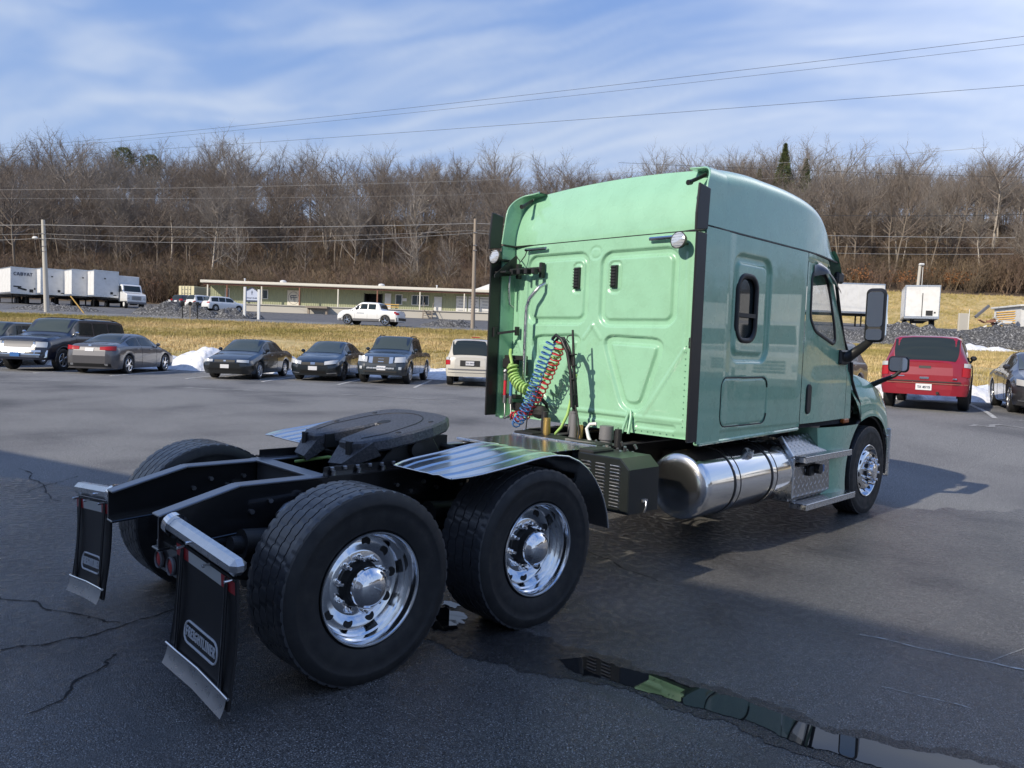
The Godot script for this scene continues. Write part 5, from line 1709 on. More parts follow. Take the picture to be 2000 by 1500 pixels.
	# light sport utility seen from behind, beside the truck's wall
	var c5 := {"L": 4.6, "W": 1.80, "top": [Vector2(0, 1.06), Vector2(0.05, 1.10), Vector2(0.22, 1.52), Vector2(0.42, 1.70), Vector2(1.0, 1.745), Vector2(2.4, 1.74), Vector2(2.7, 1.66), Vector2(3.3, 1.18), Vector2(4.2, 1.05), Vector2(4.6, 0.8)], "belt": [Vector2(0, 1.05), Vector2(3.3, 1.10), Vector2(4.6, 0.8)], "wr": 0.37, "axles": [0.95, 3.65], "paint": gold, "style": 2, "mirror": 3.0, "roof_w": 0.76, "ride": 0.36, "tail_back": 0.06,
		"windows": [[0.45, 1.2], [1.28, 2.05], [2.12, 2.9]], "screen": [2.62, 3.22], "rear": [0.07, 0.36], "seams": [1.24, 2.08, 3.0], "handles": [1.4, 2.3], "round_rear": 0.22,
		"patches": [["tail_light", "tail_red", false, 0.73, 0.895, 0.79, 0.95, 0.77, 0.95, true], ["reversing_light", "head", false, 0.76, 0.88, 0.96, 1.06, 0.96, 1.06, true], ["plate_recess", "grime", false, -0.36, 0.36, 0.74, 0.95, 0.74, 0.95, false], ["bumper_strip", "grey_plastic", false, -0.8, 0.8, 0.60, 0.64, 0.60, 0.64, false], ["bumper_strip", "grey_plastic", false, -0.8, 0.8, 0.50, 0.515, 0.50, 0.515, false]]}
	t = car(c5, "parked_car", "pale gold sport utility wagon seen from behind, half hidden by the truck cab", "car", lot(-1.55, 29.5), R, "cars parked in the lot")
	var b := B.new()
	b.box(Vector3(0, 0.845, 2.30 + 0.012), Vector3(0.31, 0.15, 0.012), Basis(), 0.004)
	part("number_plate", b, M.plate, t)
	b = B.new()
	b.box(Vector3(0.15, 1.80, 1.75), Vector3(0.32, 0.03, 0.06), Basis(), 0.01)
	part("roof_brake_light", b, M.tail_red, t)
	plate_text(t, "TEA 5897", Vector3(0, 0.845, 2.32), false)
	# red pickup with topper
	var c6 := {"L": 5.2, "W": 1.80, "top": [Vector2(0, 1.12), Vector2(0.05, 1.15), Vector2(0.22, 1.50), Vector2(0.40, 1.69), Vector2(0.9, 1.73), Vector2(2.6, 1.76), Vector2(3.0, 1.70), Vector2(3.6, 1.20), Vector2(4.7, 1.05), Vector2(5.2, 0.85)], "belt": [Vector2(0, 1.10), Vector2(3.6, 1.12), Vector2(5.2, 0.85)], "wr": 0.37, "axles": [1.1, 4.3], "paint": redp, "style": 3, "mirror": 3.3, "roof_w": 0.74, "ride": 0.36, "tail_back": 0.05, "mirror_m": M.black_plastic,
		"windows": [[0.5, 1.5], [1.7, 2.4], [2.47, 3.25]], "screen": [2.9, 3.5], "rear": [0.045, 0.36], "seams": [1.6, 2.43, 3.3], "handles": [1.9, 2.7], "round_rear": 0.24, "rack": [1.9, 2.9],
		"patches": [["tail_light", "tail_red", false, 0.74, 0.895, 0.80, 1.0, 0.78, 0.99, true], ["reversing_light", "head", false, 0.76, 0.89, 1.01, 1.10, 1.0, 1.09, true], ["bumper_top", "rust", false, -0.86, 0.86, 0.615, 0.63, 0.615, 0.63, false], ["number_plate", "plate", false, -0.16, 0.16, 0.47, 0.61, 0.47, 0.61, false], ["tailgate_gap", "grime", false, -0.72, 0.72, 0.655, 0.68, 0.655, 0.68, false], ["lettering_strip", "bright", false, -0.68, -0.40, 0.765, 0.785, 0.765, 0.785, false], ["badge", "bright", false, -0.09, 0.09, 0.72, 0.77, 0.72, 0.77, false], ["badge", "bright", false, 0.56, 0.64, 0.73, 0.76, 0.73, 0.76, false], ["tailgate_handle", "black_plastic", false, -0.12, 0.12, 0.965, 1.02, 0.965, 1.02, false], ["sticker", "plate", false, -0.60, -0.43, 0.90, 0.945, 0.90, 0.945, false], ["sticker", "plate", false, -0.58, -0.42, 1.15, 1.18, 1.15, 1.18, false]]}
	t = car(c6, "parked_pickup", "red pickup truck with a red topper and dark rear glass", "pickup truck", lot(10.7, 19.2), R - 0.56, "cars parked along the right row")
	for sg in [-1, 1]:
		b = B.new()
		b.box(Vector3(sg * 0.74, 0.42, 1.12), Vector3(0.26, 0.34, 0.012))
		part("mud_flap", b, M.grey_plastic, t)
	b = B.new()
	b.box(Vector3(0.05, 0.40, 2.3), Vector3(0.5, 0.10, 0.3), Basis(), 0.03); b.bar(Vector3(0.28, 0.42, 2.3), Vector3(0.28, 0.42, 2.75), 0.05, 0.05)
	part("tow_hitch", b, M.grime, t)
	plate_text(t, "TX 4S15", Vector3(0, 0.54, 2.6 + 0.022), false)
	# dark sedan cut by the right edge
	var c7 := c3.duplicate()
	c7.merge({"paint": char, "style": 1, "rim_m": M.brushed, "wr": 0.345, "sill": "brushed"}, true)
	c7.erase("sill")
	t = car(c7, "parked_car", "charcoal sedan at the right edge, nose towards the camera, alloy wheels", "car", lot(13.15, 18.6), R + PI - 0.45, "cars parked along the right row")
	# brown car half hidden behind the truck's hood and the hood mirror
	var c8 := c2.duplicate()
	c8.merge({"paint": brown, "top": [Vector2(0, 1.0), Vector2(0.1, 1.1), Vector2(0.5, 1.5), Vector2(1.2, 1.62), Vector2(2.6, 1.60), Vector2(3.5, 1.08), Vector2(4.3, 0.95), Vector2(4.65, 0.85), Vector2(4.78, 0.7)], "belt": [Vector2(0, 0.98), Vector2(3.4, 1.02), Vector2(4.78, 0.7)], "rear": []}, true)
	car(c8, "parked_car", "brown wagon mostly hidden behind the truck's hood, left of the red pickup", "car", lot(9.0, 22.3), R + PI - 0.7, "cars parked along the right row")
	# big dark wagon at the left, nose to the camera
	var c9 := {"L": 5.76, "W": 2.02, "top": [Vector2(0, 1.25), Vector2(0.06, 1.4), Vector2(0.22, 1.75), Vector2(0.5, 1.90), Vector2(1.5, 1.945), Vector2(3.3, 1.94), Vector2(3.6, 1.86), Vector2(4.15, 1.36), Vector2(5.0, 1.25), Vector2(5.5, 1.20), Vector2(5.76, 1.05)], "belt": [Vector2(0, 1.22), Vector2(4.2, 1.28), Vector2(5.76, 1.05)], "wr": 0.41, "axles": [1.15, 4.63], "paint": navy, "style": 2, "mirror": 3.85, "roof_w": 0.80, "ride": 0.42, "mirror_m": M.bright, "handle_m": M.black_plastic,
		"windows": [[0.35, 1.5], [1.6, 2.55], [2.65, 3.75]], "screen": [3.5, 4.05], "seams": [1.55, 2.6, 3.85], "handles": [1.8, 2.9], "round_front": 0.35, "rack": [0.6, 3.2],
		"patches": [["headlight", "head", true, 0.60, 0.95, 0.86, 1.06, 0.86, 1.05, true], ["grille", "grey_plastic", true, -0.52, 0.52, 0.84, 1.06, 0.84, 1.06, false], ["grille_frame", "bright", true, -0.58, 0.58, 1.06, 1.12, 1.06, 1.12, false], ["grille_frame", "bright", true, 0.52, 0.58, 0.80, 1.08, 0.80, 1.08, true], ["grille_bottom", "bright", true, -0.58, 0.58, 0.79, 0.84, 0.79, 0.84, false], ["badge", "bright", true, -0.11, 0.11, 0.92, 0.98, 0.92, 0.98, false], ["bumper", "bright", true, -0.98, 0.98, 0.50, 0.76, 0.50, 0.76, false], ["air_slot", "grime", true, 0.30, 0.62, 0.63, 0.69, 0.63, 0.69, true], ["air_slot", "grime", true, 0.66, 0.9, 0.63, 0.69, 0.64, 0.69, true]]}
	t = car(c9, "parked_car", "large navy wagon with bright bumper and grille, beside the grey sedan", "car", lot(-17.35, 29.15), R + PI - 0.02, "cars parked in the lot")
	b = B.new()
	b.box(Vector3(0.02, 0.60, -2.92), Vector3(0.34, 0.16, 0.012), Basis(), 0.004)
	part("number_plate", b, M.hose_blue, t)
	for m in [false, true]:
		b = B.new()
		b.mir = m
		b.grid(20, 1, func(u, v):
			var a := lerpf(-0.1, PI + 0.1, u)
			return Vector3(1.012 + 0.012 * v, 0.41 + (0.47 + 0.05 * v) * sin(a), -(4.63 - 2.88) + (0.47 + 0.05 * v) * cos(a)))
		part("wheel_lip", b, M.grey_plastic, t)
	# black utility at the far left edge
	var c10 := c5.duplicate()
	c10.merge({"paint": black, "rear": [], "patches": []}, true)
	car(c10, "parked_car", "black sport utility wagon cut off by the left edge of the picture", "car", lot(-20.5, 30.0), R + PI, "cars parked in the lot")
	# white pickup on the road
	var c11 := {"L": 5.07, "W": 1.84, "top": [Vector2(0, 1.10), Vector2(0.06, 1.13), Vector2(1.35, 1.16), Vector2(1.45, 1.22), Vector2(1.62, 1.62), Vector2(1.95, 1.72), Vector2(2.9, 1.73), Vector2(3.25, 1.62), Vector2(3.85, 1.20), Vector2(4.6, 1.10), Vector2(4.95, 0.98), Vector2(5.07, 0.85)], "belt": [Vector2(0, 1.08), Vector2(3.9, 1.14), Vector2(5.07, 0.85)], "wr": 0.36, "axles": [1.05, 4.1], "paint": white, "style": 1, "rim_m": M.bright, "mirror": 3.4, "roof_w": 0.78, "ride": 0.3, "sill": "grey_plastic", "mirror_m": M.black_plastic,
		"windows": [[1.85, 2.45], [2.53, 3.4]], "screen": [3.1, 3.75], "rear": [1.46, 1.64], "seams": [1.7, 2.5, 3.5], "handles": [2.0, 2.8],
		"patches": [["tail_light", "tail_red", false, 0.60, 0.91, 0.82, 0.97, 0.80, 0.98, true], ["bumper", "black_plastic", false, -0.9, 0.9, 0.40, 0.60, 0.40, 0.60, false]],
		"side_patches": [["tail_lamp_side", "tail_red", 0.12, 0.34, 2.6, 3.6], ["door_print", "print_grey", 2.75, 3.35, 2.1, 2.6], ["door_print", "print_dark", 3.62, 3.72, 2.9, 3.5], ["door_print", "print_dark", 3.80, 3.88, 2.9, 3.5]]}
	mat("print_grey", lin(0.42, 0.45, 0.48), 0.6)
	car(c11, "parked_pickup", "white crew cab pickup standing on the road above the grass bank", "pickup truck", site(-10.9, 57.4, land(-10.9, 57.4) + 0.02), R + PI / 2 - 0.22)
	# three vehicles by the low building
	var c12 := {"L": 4.7, "W": 1.85, "top": [Vector2(0, 1.0), Vector2(0.06, 1.08), Vector2(0.35, 1.50), Vector2(0.7, 1.63), Vector2(1.6, 1.67), Vector2(2.7, 1.62), Vector2(3.5, 1.12), Vector2(4.4, 0.98), Vector2(4.7, 0.75)], "belt": [Vector2(0, 0.98), Vector2(3.5, 1.0), Vector2(4.7, 0.75)], "wr": 0.35, "axles": [0.95, 3.7], "paint": white, "style": 3, "mirror": 3.1, "roof_w": 0.74, "ride": 0.25, "windows": [[0.5, 1.3], [1.38, 2.1], [2.18, 3.1]], "screen": [2.7, 3.4], "rear": [0.07, 0.5], "handles": [1.5, 2.4],
		"patches": [["tail_light", "tail_red", false, 0.6, 0.91, 0.85, 0.97, 0.85, 1.0, true], ["bumper", "grime", false, -0.8, 0.8, 0.27, 0.42, 0.27, 0.42, false]]}
	car(c12, "parked_car", "white utility wagon behind the white sign posts, nearest the building", "car", site(-33.2, 86.0, land(-33.2, 86.0)), R - 0.75, "cars parked by the low building")
	var c13 := c12.duplicate()
	c13.top = [Vector2(0, 1.0), Vector2(0.06, 1.12), Vector2(0.25, 1.55), Vector2(0.6, 1.68), Vector2(1.6, 1.72), Vector2(2.7, 1.64), Vector2(3.5, 1.15), Vector2(4.4, 1.0), Vector2(4.7, 0.78)]
	car(c13, "parked_car", "white utility wagon between the dark one and the one behind the sign", "car", site(-36.3, 88.5, land(-36.3, 88.5)), R - 0.5, "cars parked by the low building")
	var c14 := c12.duplicate()
	c14.merge({"paint": navy, "patches": [["tail_light", "tail_red", false, 0.5, 0.91, 0.95, 1.12, 0.95, 1.15, true], ["number_plate", "plate", false, -0.2, 0.2, 0.8, 0.95, 0.8, 0.95, false]]}, true)
	car(c14, "parked_car", "dark utility wagon by the shipping container beyond the mailboxes", "car", site(-38.8, 90.0, land(-38.8, 90.0)), R - 0.35, "cars parked by the low building")

# ---------------------------------------------------------------- land
func lot_h(a: float, d: float) -> float:   # the lot rises slightly towards its far edge
	var k := sstep(0.5, 9.0, a)
	return 0.20 * sstep(10.0, 26.0, d) * (1.0 - k) + 0.65 * k * sstep(9.0, 17.6, d)
func lot_edge(a: float) -> float:
	return 31.9 - 9.6 * sstep(0.0, 10.5, a)
func lot(a: float, d: float) -> Vector3:
	return site(a, d, lot_h(a, d))
func land(a: float, d: float) -> float:
	var e := lot_edge(a)
	if d <= e: return lot_h(a, d)
	var y := 0.0
	if d < 54.0: y = lerpf(lot_h(a, e), 2.52, line([Vector2(0, 0), Vector2(0.2, 0.17), Vector2(1, 1)], (d - e) / (54.0 - e)))
	else: y = line([Vector2(54.0, 2.52), Vector2(57.0, 2.80), Vector2(95.0, 4.75), Vector2(104.0, 5.5), Vector2(112.0, 7.6), Vector2(170.0, 25.5), Vector2(190.0, 28.0), Vector2(240.0, 27.0)], d)
	y += 1.15 * sstep(20, 29, a) * sstep(54, 60, d) + 3.0 * sstep(84, 112, d) * sstep(38, 54, a)
	return y
func land_sheet(called: String, m: Material, a0: float, a1: float, da: float, edge0, edge1, nd: int, bump := 0.0, lift := 0.0) -> MeshInstance3D:
	var b := B.new()
	var nz := noise(90, 0.12, 3)
	b.grid(int((a1 - a0) / da), nd, func(u, v):
		var a := lerpf(a0, a1, u)
		var d := lerpf(edge0.call(a), edge1.call(a), v)
		var w := sin(clampf(v, 0, 1) * PI)
		return site(a, d, land(a, d) + lift + bump * w * nz.get_noise_2d(a, d)))
	return struct(called, b, m)
func pile(label: String, a: float, d: float, ra: float, rd: float, h: float, sd: int, m: Material, group := "heaps of dirty ploughed snow and grit"):
	var b := B.new()
	var nz := noise(sd, 0.35, 4)
	b.grid(26, 26, func(u, v):
		var x := lerpf(-1, 1, u)
		var y := lerpf(-1, 1, v)
		var r := sqrt(x * x + y * y)
		var k := maxf(0.0, 1.0 - r * r)
		var q := Vector2(a + x * ra, d + y * rd)
		return site(q.x, q.y, land(q.x, q.y) - 0.06 + h * k * (0.75 + 0.7 * nz.get_noise_2d(q.x * 2.2, q.y * 2.2)) + 0.12 * sqrt(k) * nz.get_noise_2d(q.x * 7.0, q.y * 7.0)))
	var o := part("grit_heap", b, m)
	tag(o, label, "heap", group)

func setting():
	var b := B.new()
	# the far ground below everything, then the lot
	b.quad(site(-900, -700, -0.4), site(900, -700, -0.4), site(900, 1100, -0.4), site(-900, 1100, -0.4))
	struct("ground", b, M.leaf_litter)
	b = B.new()
	b.grid(120, 80, func(u, v):
		var a := lerpf(-60, 60, u)
		return lot(a, lerpf(-50, lot_edge(a) + 0.4, v)))
	b.grid(4, 4, func(u, v): return site(lerpf(-160, -60, u), lerpf(-110, 32.3, v), lot_h(-60, lerpf(-110, 32.3, v))))
	b.grid(4, 4, func(u, v): return site(lerpf(60, 260, u), lerpf(-110, 22.7, v), lot_h(60, lerpf(-110, 22.7, v))))
	b.grid(4, 2, func(u, v): return site(lerpf(-60, 60, u), lerpf(-110, -50, v)))
	struct("parking_lot", b, M.asphalt)
	# damp part of the asphalt round the truck: an uneven outline
	b = B.new()
	var nz := noise(95, 0.5, 5)
	var outline := func(k: float) -> Vector3:   # across, deep, 0
		var ang: float = TAU * k
		var dir := Vector2(cos(ang), sin(ang))
		var r := 1.0 / sqrt(pow(dir.x / 24.0, 2.0) + pow(dir.y / 10.2, 2.0))
		r *= 1.0 + 0.07 * nz.get_noise_2d(dir.x * 4.0, dir.y * 4.0) + 0.06 * nz.get_noise_2d(dir.x * 22.0, dir.y * 22.0) + 0.03 * nz.get_noise_2d(dir.x * 90.0, dir.y * 90.0)
		return Vector3(2.0 + dir.x * r, -1.0 + dir.y * r, 0.0)
	b.grid(600, 14, func(u, v):
		var q: Vector3 = outline.call(u).lerp(Vector3(2.0, -1.0, 0.0), v)
		return site(q.x, q.y, lot_h(q.x, q.y) + 0.004))
	struct("damp_asphalt", b, M.damp_asphalt)
	# puddle
	b = B.new()
	var mid_line := [Vector2(0.58, 0.74), Vector2(0.75, 0.79), Vector2(1.16, 0.85), Vector2(1.50, 0.93), Vector2(1.81, 1.04), Vector2(2.08, 1.12), Vector2(2.42, 1.19), Vector2(2.70, 1.26), Vector2(3.0, 1.255), Vector2(3.18, 1.32), Vector2(3.42, 1.40), Vector2(3.69, 1.49), Vector2(4.2, 1.66)]
	var wide := [0.06, 0.40, 0.42, 0.38, 0.28, 0.24, 0.25, 0.27, 0.24, 0.27, 0.30, 0.37, 0.05]
	var pc := Curve2D.new()
	for i in mid_line.size():
		var dd: Vector2 = (mid_line[mini(i + 1, mid_line.size() - 1)] - mid_line[maxi(i - 1, 0)]) * 0.16
		pc.add_point(mid_line[i], -dd, dd)
	var pl := pc.get_baked_length()
	for ps in [[1.0, 0.0065, "wet_edge", 0.05, 2.4, 0.0], [1.0, 0.009, "puddle", 0.0, 1.0, 0.285]]:
		b = B.new()
		b.grid(200, 4, func(u, v):
			var o: float = lerpf(pl * ps[5], pl, u)
			var c := pc.sample_baked(o)
			var n := (pc.sample_baked(minf(o + 0.05, pl)) - pc.sample_baked(maxf(o - 0.05, 0.0))).normalized()
			n = Vector2(-n.y, n.x)
			var k := 0.0
			var best := 9.0
			for i in mid_line.size() - 1:
				var cp := Geometry2D.get_closest_point_to_segment(c, mid_line[i], mid_line[i + 1])
				if cp.distance_to(c) < best:
					best = cp.distance_to(c)
					k = lerpf(wide[i], wide[i + 1], cp.distance_to(mid_line[i]) / mid_line[i].distance_to(mid_line[i + 1]))
			var half: float = (0.5 * k + 0.0) * ps[0] + ps[3] * minf(k * 6.0, 1.0)
			if ps[5] > 0.0: half *= sstep(0.0, 0.06, u) * (0.82 + 0.25 * nz.get_noise_2d(u * 17.0, 51.0))
			var f := minf(half * 8.0, 1.0)
			var e := f * (0.03 * nz.get_noise_2d(u * 24.0, 3.0) + 0.016 * nz.get_noise_2d(u * 110.0, 9.0))
			var e2 := f * (0.03 * nz.get_noise_2d(u * 24.0, 23.0) + 0.016 * nz.get_noise_2d(u * 110.0, 29.0))
			var q := c + n * lerpf(-half - e * ps[4], half + e2 * ps[4], v)
			return V(q.x, ps[1], q.y))
		struct(ps[2], b, M[ps[2]])
	for q in [[0.40, 0.92, 0.16, 0.10], [0.52, 0.80, 0.09, 0.09], [0.26, 1.07, 0.07, 0.05]]:
		b = B.new()
		b.grid(60, 2, func(u, v):
			var ang: float = TAU * u
			var r := 1.0 + 0.5 * nz.get_noise_2d(cos(ang) * 3.0 + q[0] * 9.0, sin(ang) * 3.0)
			return V(q[0] + 0.3 + (1.0 - v) * cos(ang) * q[2] * r, 0.0085, q[1] + (1.0 - v) * sin(ang) * q[3] * r))
		struct("puddle", b, M.puddle)
	# cracks
	for c in [[Vector2(-0.6, -1.75), Vector2(-0.25, -0.95)], [Vector2(-0.25, -0.95), Vector2(-0.55, -0.1)], [Vector2(0.45, -1.35), Vector2(0.05, -0.85)], [Vector2(-6.5, -0.05), Vector2(-4.3, -0.1)], [Vector2(-5.6, 0.35), Vector2(-4.9, -0.35)], [Vector2(0.2, 2.85), Vector2(1.2, 2.72)], [Vector2(-1.5, -1.2), Vector2(-0.4, -0.7)]]:
		b = B.new()
		var n := 26
		var ps := []
		for i in n + 1:
			var t := float(i) / n
			var p: Vector2 = c[0].lerp(c[1], t)
			p += Vector2(0.16 * nz.get_noise_2d(p.x * 2.0, p.y * 2.0) + 0.05 * nz.get_noise_2d(p.x * 12.0, 5.0), 0.16 * nz.get_noise_2d(p.y * 2.0, p.x * 2.0 + 7.0) + 0.05 * nz.get_noise_2d(p.y * 12.0, 11.0))
			ps.append(p)
		for i in n:
			var w := 0.007 * (0.4 + absf(nz.get_noise_2d(i * 2.0, c[0].x)) * 2.0)
			var d: Vector2 = (ps[i + 1] - ps[i]).normalized()
			var nn := Vector2(-d.y, d.x) * w
			b.quad(V(ps[i].x - nn.x, 0.0078, ps[i].y - nn.y), V(ps[i + 1].x - nn.x, 0.0078, ps[i + 1].y - nn.y), V(ps[i + 1].x + nn.x, 0.0078, ps[i + 1].y + nn.y), V(ps[i].x + nn.x, 0.0078, ps[i].y + nn.y))
		struct("pavement_crack", b, M.crack)
	# pale worn streak of old paint at the right
	for c in [[Vector2(2.62, 2.79), Vector2(3.6, 3.03), 0.008], [Vector2(3.3, 2.95), Vector2(3.42, 3.5), 0.012], [Vector2(3.0, 2.1), Vector2(3.4, 2.2), 0.004]]:
		b = B.new()
		var n := 30
		for i in n:
			var q0: Vector2 = c[0].lerp(c[1], float(i) / n)
			var q1: Vector2 = c[0].lerp(c[1], float(i + 1) / n)
			var o0 := 0.03 * nz.get_noise_2d(q0.x * 6.0, 1.0)
			var o1 := 0.03 * nz.get_noise_2d(q1.x * 6.0, 1.0)
			var w0: float = c[2] * (0.25 + absf(nz.get_noise_2d(i * 3.0, 40.0)) * 2.2)
			var w1: float = c[2] * (0.25 + absf(nz.get_noise_2d((i + 1) * 3.0, 40.0)) * 2.2)
			b.quad(V(q0.x, 0.008, q0.y + o0 - w0), V(q1.x, 0.008, q1.y + o1 - w1), V(q1.x, 0.008, q1.y + o1 + w1), V(q0.x, 0.008, q0.y + o0 + w0))
		struct("paint_streak", b, M.line_paint)
	# parking lines
	for i in 8:
		var a := -3.32 - i * 2.6
		b = B.new()
		b.box(lot(a, 28.1) + Vector3(0, 0.003, 0), Vector3(0.11, 0.010, 5.0), Basis(Vector3.UP, SITE_YAW) * Basis(Vector3.RIGHT, 0.0))
		struct("parking_line", b, M.line_paint)
	for q in [[11.45, 18.3], [8.6, 20.2], [14.6, 16.9]]:
		b = B.new()
		b.grid(20, 1, func(u, v):
			var o := Vector2(sin(0.44), cos(0.44)) * lerpf(-2.4, 2.4, u) + Vector2(cos(0.44), -sin(0.44)) * lerpf(-0.055, 0.055, v)
			return lot(q[0] + o.x, q[1] + o.y) + Vector3(0, 0.006, 0))
		struct("parking_line", b, M.line_paint)
	for q in [[-14, 22.5, 4.5], [-8, 22.0, 3.6], [-3.2, 21.4, 4.0], [9.8, 15.0, 1.2], [11.2, 15.8, 0.8]]:
		b = B.new()
		b.grid(40, 1, func(u, v): return lot(q[0] + (u - 0.5) * q[2], q[1] + 0.5 * nz.get_noise_2d(u * 2.0, q[0]) + (v - 0.5) * (0.06 + 0.30 * absf(nz.get_noise_2d(u * 9.0, q[1])))) + Vector3(0, 0.0065, 0))
		struct("paint_streak", b, M.faint_paint)
	# land behind
	var e36 := func(a): return lot_edge(a)
	var e55 := func(a): return 55.3 + 0.02 * a
	var e61 := func(a): return 60.5 + 0.02 * a - 0.10 * minf(a + 8.0, 0.0)
	var e104 := func(a): return 104.0 - 18.0 * sstep(36.0, 48.0, a)
	land_sheet("grass_bank", M.grass_soil, -90, 150, 1.0, e36, e55, 30, 0.18)
	land_sheet("road", M.asphalt, -90, 150, 3.0, e55, e61, 4)
	land_sheet("gravel_yard", M.gravel, -110, 150, 3.0, e61, e104, 26, 0.10)
	land_sheet("grass_slope", M.grass_soil, 34, 150, 3.0, func(a): return e104.call(a), func(a): return 112.0, 12, 0.25)
	land_sheet("wooded_hill", M.leaf_litter, -190, 340, 4.0, func(a): return 104.0 if a < 34 else 112.0, func(a): return 240.0, 34, 0.6)
	# snow along the back of the lot
	b = B.new()
	var snz := noise(97, 0.5, 4)
	var sh := [Vector2(-24, 0.25), Vector2(-17, 0.3), Vector2(-14.6, 0.45), Vector2(-13.4, 0.85), Vector2(-12.2, 1.0), Vector2(-10.9, 0.88), Vector2(-9.9, 0.6), Vector2(-8.8, 0.3), Vector2(-7.1, 0.34), Vector2(-5.8, 0.15), Vector2(-3.2, 0.28), Vector2(-1, 0.25), Vector2(3, 0.3), Vector2(8, 0.4), Vector2(13, 0.5), Vector2(26, 0.4)]
	b.grid(260, 22, func(u, v):
		var a := lerpf(-24, 26, u)
		var h := line(sh, a) * (1.0 + 0.5 * snz.get_noise_2d(a * 2.0, 1.0))
		var d := lot_edge(a) + lerpf(-0.7, 3.0 if a < 2.0 else 1.6, v) + 0.5 * snz.get_noise_2d(a * 1.1, 7.0)
		var k := pow(maxf(0.0, sin(v * PI)), 0.8)
		return site(a, d, land(a, d) - 0.04 + h * k + 0.10 * k * snz.get_noise_2d(a * 3.0, d * 3.0)))
	var so := part("snow", b, M.snow)
	tag(so, "ploughed white snow bank along the back of the lot", "snow", "", "stuff")
	# grass blades
	var tb := B.new()
	for i in 7:
		var an := i * 2.4
		var o := Vector3(cos(an), 0, sin(an)) * 0.06
		var w := Vector3(-sin(an), 0, cos(an)) * 0.016
		var tip := o * (1.6 + 0.9 * (i % 3)) + Vector3(0, 0.16 + 0.05 * (i % 4), 0)
		tb.tri(o - w, o + w, tip)
	var mm := MultiMesh.new()
	mm.transform_format = MultiMesh.TRANSFORM_3D
	mm.use_colors = true
	mm.mesh = tb.done()
	var gn := noise(98, 0.09, 4)
	var gn2 := noise(99, 0.5, 2)
	var N := 60000
	mm.instance_count = N
	for i in N:
		var d := 0.0
		var fr := sqrt(rng.randf())
		var along := rng.randf_range(-0.72, 0.74)
		if i % 9 == 0: d = lerpf(86.0, 112.0, rng.randf())
		if d == 0.0: d = lerpf(lot_edge(along * 34.0) + 0.5, 55.6, fr)
		var a := along * d
		if d > 80.0: a = rng.randf_range(44, 82)
		var s := rng.randf_range(0.5, 1.25)
		var k := clampf(0.5 + 0.9 * gn.get_noise_2d(a * 0.6, d * 2.0) + 0.35 * gn2.get_noise_2d(a, d) + 0.3 * sstep(50.0, 40.0, d) - 0.15, 0, 1)
		var c := Color(0.34, 0.285, 0.085).lerp(Color(0.70, 0.535, 0.28), k)
		c = c * rng.randf_range(0.75, 1.15)
		mm.set_instance_transform(i, Transform3D(Basis(Vector3.UP, rng.randf() * TAU).scaled(Vector3(s * 1.2, s * (0.65 if d < 80.0 else 1.2), s * 1.2)), site(a, d, land(a, d) - 0.01)))
		mm.set_instance_color(i, c)
	var mi := MultiMeshInstance3D.new()
	mi.name = "grass"
	mi.multimesh = mm
	mi.material_override = M.grass
	mm.mesh.surface_set_material(0, M.grass)
	add_child(mi)
	tag(mi, "dry tan and olive winter grass on the bank behind the cars", "grass", "", "stuff")

